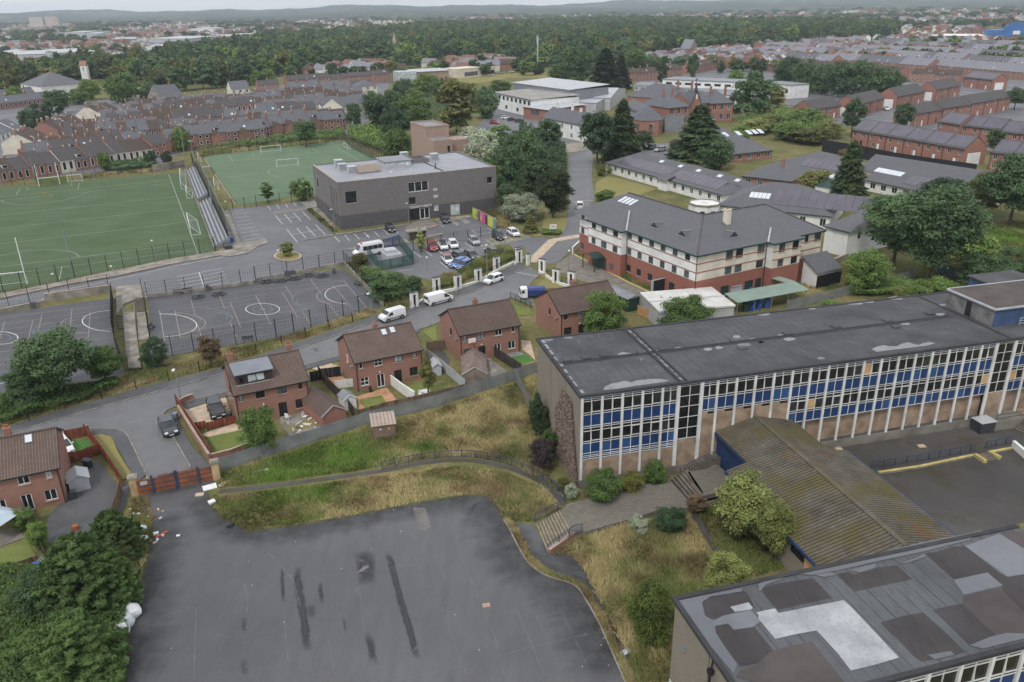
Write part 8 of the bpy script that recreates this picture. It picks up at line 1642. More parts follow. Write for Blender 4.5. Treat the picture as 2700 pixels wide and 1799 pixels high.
# courts, pitches, car park furniture
rp=thing('access_ramp','concrete ramp and steps between the two courts','ramp',(*Z(0,2,1180,300)[:2],0),0)
wpart('ramp_slab',MB().prism(xy(L(0,1,(1100,1300),(1195,1300))+L(0,2,(1225,100),(1245,310),(1140,320),(1110,60)))[::-1],0,.3),m_conc,rp);wpart('ramp_slab',MB().prism(xy(L(0,1,(1215,1300),(1300,1300),(1325,1545),(1230,1545)))[::-1],0,.25),m_conc,rp);wpart('landing',MB().prism(xy(L(0,1,(1030,1070),(1265,1060),(1280,1180),(1200,1190),(1100,1230),(1035,1330)))[::-1],0,.32),m_conc,rp)
for k in range(8):wpart('step',ribbon(MB(),L(0,1,(1212+k*1,1195+k*13),(1282+k*1,1190+k*13)),.35,0,.7-k*.06),m_step,rp)
for k in range(8):wpart('step',ribbon(MB(),L(0,1,(1043+k*1,1350+k*13),(1097+k*1,1348+k*13)),.35,0,.7-k*.06),m_step,rp)
railing('galvanised handrail down the middle of the ramp',L(0,1,(1190,1150),(1215,1540))+L(0,2,(1240,200),),1.0,m_galv,2.5,.5);railing('galvanised handrail on the left of the ramp',L(0,1,(1098,1280),(1118,1545))+L(0,2,(1130,250),),1.0,m_galv,2.5,.5)
wpart('end_block',MB().prism(xy(L(0,2,(1145,200),(1240,190),(1255,320),(1140,330)))[::-1],.3,.5),m_conc,rp)
ga0,ga1=Z(0,1,1650,40),Z(0,1,1915,735);gs=thing('grandstand','long metal bleacher stand between the two pitches','stand',(ga1.x,ga1.y,0),atan2((ga0-ga1).y,(ga0-ga1).x));GL=(ga0-ga1).length;m_alu=M('aluminium',S(168,172,176),.4,.1,.6,5,metal=.3)
for k in range(4):
 part('deck',MB().box(2,-.1-k*.85,0,GL*.47,-.9-k*.85,.35+k*.4),m_grey,gs);part('deck',MB().box(GL*.53,-.1-k*.85,0,GL-.5,-.9-k*.85,.35+k*.4),m_grey,gs)
 part('bench',MB().box(2,-.25-k*.85,.35+k*.4+.3,GL*.47,-.55-k*.85,.35+k*.4+.36),m_alu,gs);part('bench',MB().box(GL*.53,-.25-k*.85,.35+k*.4+.3,GL-.5,-.55-k*.85,.35+k*.4+.36),m_alu,gs)
rl_=MB()
for x in np.arange(2,GL,2.4):rl_.bar((x,-.02,0),(x,-.02,1.2),.06);rl_.bar((x,-4.5,0),(x,-4.5,3.4),.07)
for z,y in((1.2,-.02),(.7,-.02),(3.4,-4.5),(2.9,-4.5)):rl_.bar((2,y,z),(GL-.5,y,z),.06)
part('guard_rail',rl_,m_galv,gs,kind='stuff');part('blue_bin',MB().box(4.0,-4.4,0,4.9,-3.6,1.3),m_binblue,gs);part('stair',MB().box(-1.5,-3.4,0,1.8,-1.8,.9),m_darkgrey,gs)
part('wall',ribbon(MB(),[(0,.3),(GL,.3)],.25,0,.8),m_conc,gs)
def goalframe(label,p,q,h,dep=1.6,mat=None,net=True,tall=0,group=None):
 a,b=p,q;o=thing('goal_frame',label,'goal',(a.x,a.y,0),atan2(b.y-a.y,b.x-a.x),group);w=(b-a).length;t=.07 if not tall else .1;mt=mat or m_upvc
 hh=tall or h
 part('upright',MB().tube((0,0,0),(0,0,hh),t),mt,o);part('upright',MB().tube((w,0,0),(w,0,hh),t),mt,o);part('crossbar',MB().tube((0,0,h),(w,0,h),t),mt,o)
 if dep:part('net_frame',MB().tube((0,0,h),(0,dep,.05),.05).tube((w,0,h),(w,dep,.05),.05).tube((0,dep,.05),(w,dep,.05),.05).tube((0,0,.05),(0,dep,.05),.05).tube((w,0,.05),(w,dep,.05),.05),mt,o,kind='stuff')
 if net:
  nm=MB()
  for k in range(int(w/.5)+1):nm.bar((k*.5,.02,h),(k*.5,dep,.05),.012)
  for k in range(6):nm.bar((0,dep*k/6,h*(1-k/6)),(w,dep*k/6,h*(1-k/6)),.012)
  part('net',nm,m_palegrey,o,kind='stuff')
 return o
goalframe('white football goal at the far left pitch edge',Z(0,1,603,140),Z(0,1,732,131),2.3);o=goalframe('tall gaelic goal with orange and green netting at the far end',Z(0,1,350,176),Z(0,1,532,157),2.5,1.2,None,True,hgt(Z(0,1,350,176),(440-20/3.36)/DS))
goalframe('far goal of the second pitch',Z(1,0,30,1356),Z(1,0,205,1340),2.3);goalframe('portable goal in the middle of the second pitch',Z(1,0,172,1483),Z(1,0,362,1466),2.4);goalframe('small goal at the far corner of the second pitch',Z(1,0,765,1310),Z(1,0,790,1325),2.2);goalframe('pair of white goals leaning by the grandstand, far one',Z(0,1,1610,200),Z(0,1,1600,70),2.2,-1.5);goalframe('white goal stored at the touchline beside the grandstand',Z(0,1,1695,608),Z(0,1,1665,480),2.2,-2.2);goalframe('white goal lying behind the grandstand middle',Z(0,1,1660,280),Z(0,1,1655,220),2.0,-1.6);goalframe('small goal beside the black netted fence',Z(0,1,1905,205),Z(0,1,1900,145),2.0,-1.2);goalframe('small goal at the left edge of the second pitch',Z(0,0,1762,1440),Z(0,0,1755,1400),2.0,-1.0)
m_yel=M('dull_yellow_paint',S(150,140,70),.6,.1,1,5);goalframe('yellow training goal on the left pitch',Z(0,1,370,285),Z(0,1,480,276),1.8,1.2,m_yel);goalframe('tall gaelic goal with green and orange net at the near left',Z(0,1,-120,1080),Z(0,1,240,1040),2.6,1.4,None,True,hgt(Z(0,1,240,1040),(440+628/3.3629)/DS))
net_m=M('orange_green_net',S(120,120,62),.8,.3,.3,1,col2=S(60,104,72));nn_=part('club_net',MB().box(.1,.7,.1,7.9,.75,2.2),net_m,o)
def pole(c,r,x,yb,yt,label,name='lamp_post',cat='lamp post',rad=.07,head='lamp',group=None,mat=None):
 p=Z(c,r,x,yb);h=hgt(p,(RY[r]+yt/3.3629)/DS);o=thing(name,label,cat,p,random.uniform(-.5,.5),group);part('column',MB().tube((0,0,0),(0,0,h),rad*1.3,rad*.8,8),mat or m_galv,o)
 if head=='lamp':part('arm',MB().tube((0,0,h-.05),(0,-.5,h+.1),rad*.6),mat or m_galv,o);part('lantern',MB().box(-.16,-.95,h+.04,.16,-.4,h+.18),m_upvc,o)
 elif head=='flood':part('cross_arm',MB().tube((-1.0,0,h),(1.0,0,h),.06),m_galv,o);[part('floodlight',MB().box(k*.6-.2,-.25,h+.02,k*.6+.2,.1,h+.28),m_palegrey,o)for k in(-1,0,1)]
 return o
pole(0,0,1660,1515,1110,'tallest floodlight column at the head of the grandstand','floodlight','floodlight',.11,'flood');pole(0,0,1735,1530,1255,'second floodlight column at the head of the grandstand','floodlight','floodlight',.11,'flood');pole(0,1,1895,430,5,'floodlight column halfway down the grandstand','floodlight','floodlight',.11,'flood');pole(0,0,315,1547+60,1385,'left grey ball stop pole at the far pitch end','net_pole','pole',.1,None);pole(0,1,24,190,-60,'grey ball stop pole at the left edge','net_pole','pole',.1,None);pole(0,1,845,110,-130,'right grey ball stop pole at the far pitch end','net_pole','pole',.1,None);pole(0,1,660,988,562,'tall grey ball stop pole at the near pitch edge','net_pole','pole',.12,None)
for c,r,x,yb,yt,lb_ in((0,1,1382,858,652,'lamp post on the pitch footway right of the tall pole'),(0,1,1003,938,878,'short lamp post above the court wall'),(0,1,500,1022,945,'lamp post on the pitch footway at the left'),(0,1,2030,420,306,'lamp post at the top of the ladder bays'),(1,1,222,930,738,'lamp post beside the round island'),(1,1,450,330,175,'lamp post by the dark green sapling'),(1,1,685,580,376,'lamp post at the college corner'),(1,1,978,705,612,'lamp post in the middle of the car park'),(1,1,1502,930,800,'lamp post in the lower car park'),(1,1,2035,990,690,'lamp post behind the white pillars'),(1,1,2190,820,625,'lamp post near the yellow hatching'),(1,1,1985,330,245,'lamp post above the mural wall'),(0,2,1605,600,312,'street lamp beside the curved drive wall'),(1,1,1020,1395,1120,'street lamp at the corner of the middle court'),(2,1,532,965,740,'lamp post in the care home forecourt'),(2,1,1345,1320,1125,'lamp post by the flat roofed annexe'),(1,0,1075,1200,1078,'lamp post beside the tall mesh fence'),(1,0,915,1150,1070,'lamp post left of the tall mesh fence'),(1,0,1505,960,888,'lamp post on the tower access road'),(1,0,2098,1085,1003,'lamp post near the red car'),(1,1,1340,505,322,'slim lamp post at the college entrance'),(2,0,1278,1225,1105,'lamp post in front of the chapel')):
 pole(c,r,x,yb,yt,lb_)
for c,x,yb,yt in((2,1365,190,120),(2,1520,205,150),(2,1552,210,150),(2,1613,225,110),(2,1788,225,120),(2,1855,215,140),(2,1888,225,150),(2,1935,215,130),(2,1985,215,130),(1,2098,640,490),(2,1243,500,385),(2,1230,590,490),(2,1287,580,500),(2,123,645,568)):pole(c,0,x,yb,yt,'grey pole around the distant playing fields','net_pole','pole',.2,None,'poles around the distant fields')
m_tbl=M('dark_recycled_plastic',S(84,84,86),.7,.12,2,7)
def picnic(c,x,y,label):
 o=thing('picnic_table',label,'picnic table',Z(c,1,x,y),random.uniform(0,1),'hexagonal picnic tables on the middle court');part('table_top',MB().lathe([(.9,.72),(.9,.79),(.01,.79)],6),m_tbl,o)
 for k in range(6):
  a=k*pi/3+pi/6;part('seat',MB().box(-.5,1.05,.42,.5,1.35,.48),m_tbl,o,None,a);part('leg',MB().bar((.3*sin(a),.3*cos(a),.7),(1.2*sin(a),1.2*cos(a),0),.1),m_tbl,o)
for i,(c,x,y,nm)in enumerate(((0,1752,1160,'leftmost picnic table near the two benches'),(0,1937,1135,'second picnic table from the left near the black litter bin'),(1,75,1025,'third picnic table from the left against the wall'),(1,195,1018,'fourth picnic table from the left against the wall'),(1,326,998,'fifth picnic table from the left, below the dark board'),(1,444,966,'sixth picnic table from the left'),(1,566,972,'rightmost picnic table near the corner bin'))):picnic(c,x,y,nm)
def bench(c,r,x,y,a,label):
 o=thing('park_bench',label,'bench',Z(c,r,x,y),a);part('seat',MB().box(-.9,-.22,.42,.9,.22,.48),m_tbl,o);part('backrest',MB().box(-.9,.2,.5,.9,.26,.9),m_tbl,o)
 for s in(-.7,.7):part('leg',MB().box(s-.05,-.2,0,s+.05,.24,.42),m_tbl,o)
for c,r,x,y,a,nm in((0,1,1580,1130,.25,'left black bench against the court fence'),(0,1,1665,1115,.25,'right black bench against the court fence'),(1,1,880,1050,-.9,'black bench at the right end of the court, far one'),(1,1,975,1150,-.9,'black bench at the right end of the court, near one'),(0,1,1345,1440,1.5,'black bench beside the ramp'),(0,2,2200,70,.3,'black bench behind the near court fence')):bench(c,r,x,y,a,nm)
for c,x,y,nm in((0,1842,1098,'black litter bin by the court fence'),(1,676,950,'black litter bin at the far court corner'),(0,297,1255,'black litter bin on the wall of the left court')):o=thing('litter_bin',nm,'bin',Z(c,1,x,y),.3);part('bin_body',MB().box(-.32,-.32,0,.32,.32,1.0),m_tbl,o);part('hood',MB().box(-.36,-.36,1.0,.36,.36,1.15),m_tbl,o)
part('notice_board',MB().box(-1.1,0,.4,1.1,.08,1.5),m_tbl,thing('notice_board','dark board on the wall behind the picnic tables','board',Z(1,1,290,985),.25))
m_cone=M('cone_orange',S(206,84,52),.6,.08,3,8)
for c,x,y,nm in((1,662,516,'traffic cone behind another at the college corner'),(1,674,548,'traffic cone nearest the college corner'),(1,1408,560,'left traffic cone outside the college entrance'),(1,1485,550,'middle traffic cone outside the college entrance'),(1,1563,538,'right traffic cone outside the college entrance'),(0,981,1078,'traffic cone on the upper road by the court wall'),(0,385,1195,'traffic cone above the left court wall')):
 o=thing('traffic_cone',nm,'cone',Z(c,1,x,y));part('base',MB().box(-.25,-.25,0,.25,.25,.05),m_cone,o);part('cone_body',MB().lathe([(.2,.05),(.12,.45)],10),m_cone,o);part('white_band',MB().lathe([(.12,.45),(.08,.65)],10),m_upvc,o);part('tip',MB().lathe([(.08,.65),(.04,.85)],10),m_cone,o)
sh2=thing('bus_shelter','small concrete bus shelter in the car park','shelter',(*Z(1,1,1345,670)[:2],0),radians(25));part('back_wall',MB().box(0,1.6,0,4.2,1.8,2.3),m_plinth,sh2);part('side_wall',MB().box(0,0,0,.2,1.6,2.3),m_plinth,sh2);part('side_wall',MB().box(4.0,0,0,4.2,1.6,2.3),m_plinth,sh2);part('roof',MB().box(-.3,-.3,2.3,4.5,2.1,2.5),m_conc,sh2)
wall('low concrete wall between the shelter and the upper bays',L(1,1,(1440,665),(1640,612)),.6,.3)
ss2=thing('transformer_housing','pale louvred transformer housing inside the green palisade','transformer',(*Z(1,1,1150,882)[:2],0),radians(25));ss2.scale=(.8,.8,.75);part('body',MB().box(0,0,0,4.2,5.2,3.0),m_palegrey,ss2);part('top_unit',MB().box(.3,1.5,3.0,3.4,4.6,3.9),m_palegrey,ss2)
for k in range(9):part('louvre',MB().box(.1+k*.45,-.05,.2,.4+k*.45,-.003,2.8),m_palegrey,ss2)
mw=L(1,1,(1905,450),(2110,560));mu=thing('mural_wall','retaining wall painted with bright lime, pink and purple mural panels','mural',(mw[0].x,mw[0].y,0),atan2(mw[1].y-mw[0].y,mw[1].x-mw[0].x));ML=(mw[1]-mw[0]).length;part('wall_body',MB().box(0,0,0,ML,.3,2.6),m_conc,mu);pal_=[S(176,200,84),S(190,206,90),S(120,84,110),S(206,110,150),S(196,90,130),S(84,70,74),S(186,200,96),S(206,196,96),S(92,150,150),S(160,90,120)]
for k in range(9):
 part('mural_panel',MB().box(ML*k/9,-.03,.1,ML*(k+1)/9-.02,-.003,2.5),M('mural_%d'%k,pal_[k],.7,.1,1,4),mu)
 if k%2:part('painted_figure',MB().lathe([(.05,.2),(.35,.9),(.28,1.4),(.12,1.5),(.2,1.7),(.05,1.95)],8),M('mural_fig_%d'%(k%4),pal_[(k*3+2)%10],.7,.1),mu,(ML*(k+.5)/9,-.06,.1)).scale=(1,.02,1)
sg=thing('entrance_sign','white sign board above a clipped hedge by the drive','sign',(*Z(2,1,398,585)[:2],0),.1);part('board',MB().box(-.8,0,.9,.8,.06,2.0),m_upvc,sg);part('post',MB().box(-.7,.06,0,-.6,.14,1.9),m_grey,sg);part('post',MB().box(.6,.06,0,.7,.14,1.9),m_grey,sg);part('text_block',MB().box(-.5,-.012,1.3,.5,-.003,1.75),m_palegrey,sg)
gb_=thing('yellow_grit_bin','yellow box on the footway by the care home gateway','bin',Z(2,1,318,975),.3);part('bin_body',MB().box(-.5,-.35,0,.5,.35,.6),m_sand,gb_);part('lid',MB().box(-.54,-.4,.6,.54,.4,.72),m_sand,gb_)
m_bag=M('white_sack',S(206,208,212),.7,.08,3,7)
def lump(name,label,p,s,mat,cat,sub=None):
 me=bpy.data.meshes.new(name);bm_=bmesh.new();bmesh.ops.create_icosphere(bm_,subdivisions=2,radius=1.0)
 rr=random.Random(sum(map(ord,label)))
 for v in bm_.verts:v.co*=1+rr.uniform(-.16,.16);v.co.z=max(-.55,v.co.z)
 bm_.to_mesh(me);bm_.free();o=solo(name,me,mat,label,cat,(p.x,p.y,.55*s),rr.uniform(0,6));o.scale=(s*1.15,s*.9,s);return o
for x,y,s,nm in((1185,950,.75,'big white rubble sack at the yard edge, topmost of three'),(1130,1030,.7,'big white rubble sack at the yard edge, middle of three'),(1085,1105,.75,'big white rubble sack at the yard edge, lowest of three'),(1280,300,.45,'white sack against the upper leylandii'),(1275,200,.4,'white rubbish bag beside the upper leylandii')):lump('rubble_sack',nm,Z(0,3,x,y),s,m_bag,'sack')
lump('rubbish_bag','dark rubbish bag at the grass edge of the yard',Z(0,3,2045,165),.35,m_bindark,'bag')
def junk(c,r,x,y,w,d,h,mat,name,label,cat,a=0,t=0):o=solo(name,MB().box(-w/2,-d/2,0,w/2,d/2,h),mat,label,cat,Z(c,r,x,y,.04),a);o.rotation_euler=(t,0,a);return o
junk(0,2,1860,1365,1.5,.9,.12,m_upvc,'discarded_board','white board dumped inside the rusty gate','board',.5,.15);junk(0,2,1975,1340,.8,.4,.1,m_upvc,'discarded_board','small white board fragment in the grass by the gate','board',1.0,.2);junk(0,2,1770,1430,.9,.6,.1,m_tan,'discarded_board','tan board on the tarmac by the gate','board',.2);junk(0,2,1880,1500,.7,.6,.25,m_upvc,'rubbish_bag','white bag at the kerb near the gate','bag',.7);junk(0,3,1435,240,1.3,.18,.1,M('red_plastic',S(196,74,54),.5,.08),'red_pole','red plastic strip lying on the yard','debris',.9);junk(0,3,1385,235,.5,.35,.2,m_upvc,'plastic_tub','white tub beside the red strip','debris',.4);junk(0,3,1580,250,.35,.25,.1,m_upvc,'plastic_scrap','white scrap right of the red strip','debris',.2);junk(0,3,670,195,.6,.5,.5,m_rust,'rusty_box','rusty box standing on the side yard','box',.3);junk(2,3,1040,1280,.9,.5,.06,M('blue_white_sheet',S(188,204,220),.5,.08),'plastic_sheet','pale blue plastic sheet by the weedy kerb','debris',.6);junk(1,3,2025,865,.7,.55,.02,m_pinkbrick,'drain_cover','rusty square drain cover on the yard','cover',.2);junk(3,2,712,1022,.8,.6,.06,m_tan,'discarded_board','tan board on the mossy yard near the hall roof','board',.3);junk(3,2,1447,998,.9,.7,.05,m_tan,'discarded_board','tan board in the middle of the mossy yard','board',.1);junk(1,2,30,1215,1.8,.3,.08,m_upvc,'white_plank','white plank lying in the long grass','plank',.35)
for i in range(26):
 x,y=random.uniform(1150,1450),random.uniform(-20,330);junk(0,3,x,y,random.uniform(.15,.5),random.uniform(.12,.35),random.uniform(.03,.15),random.choice((m_upvc,m_palegrey,m_tan,m_bag,m_redwood)),'litter','scrap of litter on the tarmac below the gate','litter',random.uniform(0,3))['group']='litter scattered below the gate'
for i in range(22):
 p=random.choice(((1,3,random.uniform(100,1300),random.uniform(0,180)),(2,3,random.uniform(650,950),random.uniform(900,1500)),(0,3,random.uniform(1500,2300),random.uniform(300,1300)),(1,3,random.uniform(0,2300),random.uniform(200,1500))));junk(*p,random.uniform(.04,.1),random.uniform(.04,.08),.02,m_upvc,'litter','tiny white scrap lying on the yard','litter',random.uniform(0,3))['group']='tiny scraps on the yard'
for i in range(24):
 junk(1,2,random.uniform(215,540),random.uniform(700,880),random.uniform(.3,1.3),random.uniform(.1,.3),random.uniform(.05,.3),random.choice((m_upvc,m_whitepaint,m_palegrey,m_timber)),'rubble','piece of white rubble in the garden behind the dormer house','rubble',random.uniform(0,3),random.uniform(-.3,.3))['group']='rubble in the garden behind the dormer house'
for x,y,nm in((1440,560,'white garden chair left of the round table'),(1475,575,'white garden chair in front of the round table')):o=thing('garden_chair',nm,'chair',Z(1,2,x,y),random.uniform(0,3));part('seat',MB().box(-.25,-.25,.4,.25,.25,.45),m_upvc,o);part('backrest',MB().box(-.25,.22,.45,.25,.27,.95),m_upvc,o);[part('leg',MB().box(sx-.03,sy-.03,0,sx+.03,sy+.03,.4),m_upvc,o)for sx in(-.2,.2)for sy in(-.2,.2)]
o=thing('garden_table','round white table on the small back lawn','table',Z(1,2,1490,550));part('table_top',MB().lathe([(.65,.68),(.65,.73),(.01,.73)],14),m_upvc,o);part('leg',MB().lathe([(.25,0),(.05,.1),(.05,.68)],8),m_upvc,o)
for x,y,nm in((270,760,'white garden chair left in the rubble garden'),(420,755,'white garden chair right in the rubble garden')):o=thing('garden_chair',nm,'chair',Z(1,2,x,y),random.uniform(0,3));part('seat',MB().box(-.28,-.28,.35,.28,.28,.42),m_upvc,o);part('backrest',MB().box(-.28,.24,.42,.28,.3,1.0),m_upvc,o);[part('leg',MB().box(sx-.03,sy-.03,0,sx+.03,sy+.03,.35),m_upvc,o)for sx in(-.2,.2)for sy in(-.2,.2)]
o=thing('ladder','aluminium ladder leaning on the fence at the lower left','ladder',Z(0,3,125,655));a_,b_=Vector((0,0,0)),Z(0,3,410,500)-Z(0,3,125,655);b_.z=.9;sdv=Vector((b_.y,-b_.x,0)).normalized()*.2;part('stile',MB().bar(a_+sdv,b_+sdv,.05),m_alu,o);part('stile',MB().bar(a_-sdv,b_-sdv,.05),m_alu,o);[part('rung',MB().bar(a_.lerp(b_,k/13)+sdv,a_.lerp(b_,k/13)-sdv,.035),m_alu,o)for k in range(1,13)]
o=thing('basketball_backboard','white basketball backboard on the house wall','backboard',(*along((-7.8,111.82),a4,1.9,-.1),3.0),a4);part('board',MB().box(-.6,-.04,0,.6,.0,.75),m_upvc,o);part('hoop',MB().lathe([(.22,.1),(.24,.12),(.22,.14)],12,(0,-.3,0)),m_cone,o)
pts=[];r_=np.random.default_rng(4);n=20000;t=r_.uniform(0,1,n);z=t**1.25*9.6;wdt=np.interp(z,[0,3,6,9.6],[8.5,7.6,6.6,3.2]);yy=.15+np.interp(z,[0,9.6],[0,2.6])+r_.uniform(0,1,n)*wdt;Pv=np.stack([-.05-r_.uniform(0,.22,n),yy,z],1);Nv=unit(np.stack([-np.ones(n),r_.normal(0,.5,n),r_.normal(.2,.5,n)],1));cm_=leaves(Pv,Nv,r_.uniform(.06,.16,n),r_,(r_.uniform(.6,1.3,n))[:,None]*np.ones(3))
vine=bpy.data.objects.new('wall_creeper',cm_);COL.objects.link(vine);cm_.materials.append(Mleaf('dead_creeper',S(146,128,118),S(112,98,90),S(134,118,108),2.0,.1));vine.location=(7.22,76.88,0);vine.rotation_euler=(0,0,radians(14.1));vine['kind']='stuff';vine['label']='dead brown creeper covering the school end wall near its corner'
# vehicles (front toward +x, built at the origin and copied)
def Mcar(name,col,rough=.25):
 m=M(name,col,rough,.03,.5,3,spec=.5);b=m.node_tree.nodes['Principled BSDF'];b.inputs['Coat Weight'].default_value=.5;b.inputs['Coat Roughness'].default_value=.08;return m
CC={k:Mcar('car_'+k,v)for k,v in dict(white=S(226,227,228),black=S(26,27,30),grey=S(78,82,88),silver=S(158,162,168),red=S(140,38,40),blue=S(62,104,168),navy=S(34,42,66),darkgrey=S(52,55,60)).items()}
m_tyre=M('tyre_rubber',S(28,28,30),.85,.1,3,8);m_rim=M('alloy_rim',S(150,152,156),.35,.08,3,8,metal=.6);m_cglass=Mglass('car_glass',(.02,.023,.026),.04,.6);m_trim=M('black_trim',S(32,33,35),.6,.08,3,8);m_hl=M('headlight_lens',S(220,224,228),.15,.04,3,8);m_tl=M('tail_light_lens',S(150,30,30),.25,.05,3,8);m_plate_w=M('number_plate',S(226,226,220),.5,.04,3,8)
def loft(secs):
 mb=MB();k=len(secs[0])
 for s in secs:mb.v+=s
 for i in range(len(secs)-1):
  for j in range(k):a,b=i*k+j,i*k+(j+1)%k;mb.f.append((a,b,b+k,a+k))
 mb.f.append(tuple(range(k-1,-1,-1)));mb.f.append(tuple((len(secs)-1)*k+j for j in range(k)));return mb
SPEC={
'hatch':(4.25,1.78,[(-2.1,.62,.86),(-2.02,.88,.95),(-1.2,.95,1),(.3,.93,1),(1.0,.9,1),(1.75,.78,.95),(2.05,.62,.86),(2.13,.5,.74)],(-2.0,-1.55,.25,1.15),.9,1.46,2.62,.32),
'suv':(4.4,1.86,[(-2.18,.7,.86),(-2.1,1.0,.95),(-1.2,1.08,1),(.4,1.06,1),(1.1,1.03,1),(1.85,.92,.95),(2.12,.74,.86),(2.2,.55,.76)],(-2.05,-1.75,.3,1.15),1.03,1.64,2.68,.36)}
def car_proto(kind,colour,roofcol=None):
 Lc,W,st,cab,belt,roof,wb,wr=SPEC[kind];root=thing('parked_car','car','car');hw=W/2;paint=CC[colour];secs=[]
 for x,zt,f in st:h=hw*f;secs.append([(x,-h*.9,.22),(x,-h,.42),(x,-h*.985,zt-.16),(x,-h*.88,zt),(x,h*.88,zt),(x,h*.985,zt-.16),(x,h,.42),(x,h*.9,.22)])
 body=part('body',loft(secs),paint,root,smooth=False)
 x0,x1,x2,x3=cab;g_=MB();a,b=hw*.89,hw*.72;zb=belt-.03
 g_.v+=[(x0,-a,zb),(x3,-a,zb),(x3,a,zb),(x0,a,zb),(x1,-b,roof-.04),(x2,-b,roof-.04),(x2,b,roof-.04),(x1,b,roof-.04)];g_.f+=[(0,1,5,4),(1,2,6,5),(2,3,7,6),(3,0,4,7),(4,5,6,7)]
 part('windows',g_,m_cglass,root)
 rf=MB().prism([(x1-.1,-b-.01),(x2+.02,-b-.01),(x2+.12,0),(x2+.02,b+.01),(x1-.1,b+.01),(x1-.16,0)],roof-.045,roof);part('roof',rf,CC[roofcol]if roofcol else paint,root)
 pl=MB()
 for s in(-1,1):
  for(xa,xb)in((x0,x1),(x3,x2),((x0*.35+x3*.65)-.55,(x1*.4+x2*.6)-.45)):pl.bar((xa,s*(a+.003),zb),(xb,s*(b+.006),roof-.03),.07,.05)
 part('pillars',pl,paint,root,kind='stuff')
 for sx in(-1,1):
  for sy in(-1,1):
   x=sx*wb/2+.02;w=part('wheel',MB().lathe([(wr*.62,-.1),(wr,-.09),(wr,.09),(wr*.62,.1)],14),m_tyre,root,(x,sy*(hw-.09),wr));w.rotation_euler=(pi/2*sy,0,0);part('rim',MB().lathe([(wr*.64,-.1),(wr*.6,-.105),(.05,-.085)],10),m_rim,w)
   ar=MB().lathe([(wr*1.16,0),(wr*1.1,.012),(.02,.014)],16);q=part('wheel_arch',ar,m_trim,root,(x,sy*(hw-.012),wr));q.rotation_euler=(-pi/2*sy,0,0)
 xf,xr=st[-1][0],st[0][0]
 for s in(-1,1):
  part('headlight',MB().box(xf-.28,s*hw*.62-.2,.6,xf-.03,s*hw*.62+.2,.74),m_hl,root);part('tail_light',MB().box(xr-.02,s*hw*.7-.14,.68,xr+.16,s*hw*.7+.14,.9),m_tl,root);part('mirror',MB().box(x3-.5,s*(hw+.08)-.09,belt,x3-.36,s*(hw+.08)+.09,belt+.14),paint,root)
 part('number_plate',MB().box(xf-.015,-.26,.36,xf+.02,.26,.47),m_plate_w,root);part('number_plate',MB().box(xr-.03,-.26,.5,xr+.01,.26,.62),M('yellow_plate',S(214,186,60),.5,.04),root);part('bumper',MB().box(xf-.2,-hw*.74,.22,xf+.015,hw*.74,.36),m_trim,root);part('grille',MB().box(xf-.12,-.45,.5,xf-.0,.45,.6),m_trim,root)
 return root
PROTO={}
def put(root,c,r,rear,front,label,used=True,z=.03,s=1.07,group=None):
 a,b=Z(c,r,*rear),Z(c,r,*front);m_=(a+b)/2;root.location=(m_.x,m_.y,z);root.rotation_euler=(0,0,atan2(b.y-a.y,b.x-a.x));root.scale=(s,s,s);root['label']=label
 if group:root['group']=group
def car(kind,colour,c,r,rear,front,label,roofcol=None,s=1.07):
 k=(kind,colour,roofcol)
 if k not in PROTO:PROTO[k]=car_proto(kind,colour,roofcol);o=PROTO[k]
 else:o=copy_tree(PROTO[k])
 put(o,c,r,rear,front,label,s=s,group='parked cars');return o
car('hatch','darkgrey',0,2,(1468,800),(1530,925),'dark grey hatchback parked in the side road by the rusty gate');car('suv','black',0,2,(1900,655),(1945,765),'black crossover on the tan drive beside the dormer house');car('hatch','white',0,2,(525,990),(605,1085),'white hatchback beside the left edge house')
car('hatch','white',1,1,(2145,1005),(2032,1045),'white hatchback parked on the road below the white pillars')
for col,a,b,lb_,kd,rc in(('red',(1535,705),(1568,762),'red car at the left of the row in the lower car park','suv',None),('white',(1622,698),(1660,748),'white car with dark roof, middle of the row of three','hatch','black'),('white',(1715,688),(1750,735),'white car at the right of the row of three','hatch',None),('silver',(1893,660),(1942,700),'silver grey hatchback alone in the middle bays','hatch',None),('black',(2108,618),(2150,655),'black car left of the yellow hatching','suv',None),('white',(2238,590),(2295,625),'white hatchback beside the yellow hatching','hatch',None),('darkgrey',(2100,790),(2045,760),'dark grey car behind the flowering hedge','hatch',None),('white',(1660,825),(1705,872),'white car with red roof in the near bays','hatch','red'),('darkgrey',(1760,805),(1825,835),'dark saloon behind the blue cars','hatch',None),('darkgrey',(1870,795),(1920,825),'second dark car behind the blue cars','hatch',None),('blue',(1835,855),(1715,905),'blue car, left of the blue pair','hatch',None),('blue',(1895,868),(1765,925),'blue estate car, right of the blue pair','hatch',None),('black',(1155,548),(1195,588),'black hatchback parked below the college wall','hatch',None),('black',(1640,468),(1678,508),'black crossover by the college entrance','suv',None)):
 car(kd,col,1,1,a,b,lb_,rc)
car('suv','white',2,1,(636,385),(632,345),'white car driving up the drive')
for col,a,b,lb_,kd in(('white',(1280,1305),(1215,1322),'leftmost white car below the chapel','hatch'),('darkgrey',(1300,1312),(1250,1332),'dark car half hidden second in the chapel row','hatch'),('silver',(1385,1338),(1305,1350),'silver car third in the chapel row','suv'),('black',(1475,1365),(1388,1380),'black car fourth in the chapel row','hatch'),('white',(1555,1388),(1460,1408),'white car at the right end of the chapel row','suv')):car(kd,col,2,0,a,b,lb_)
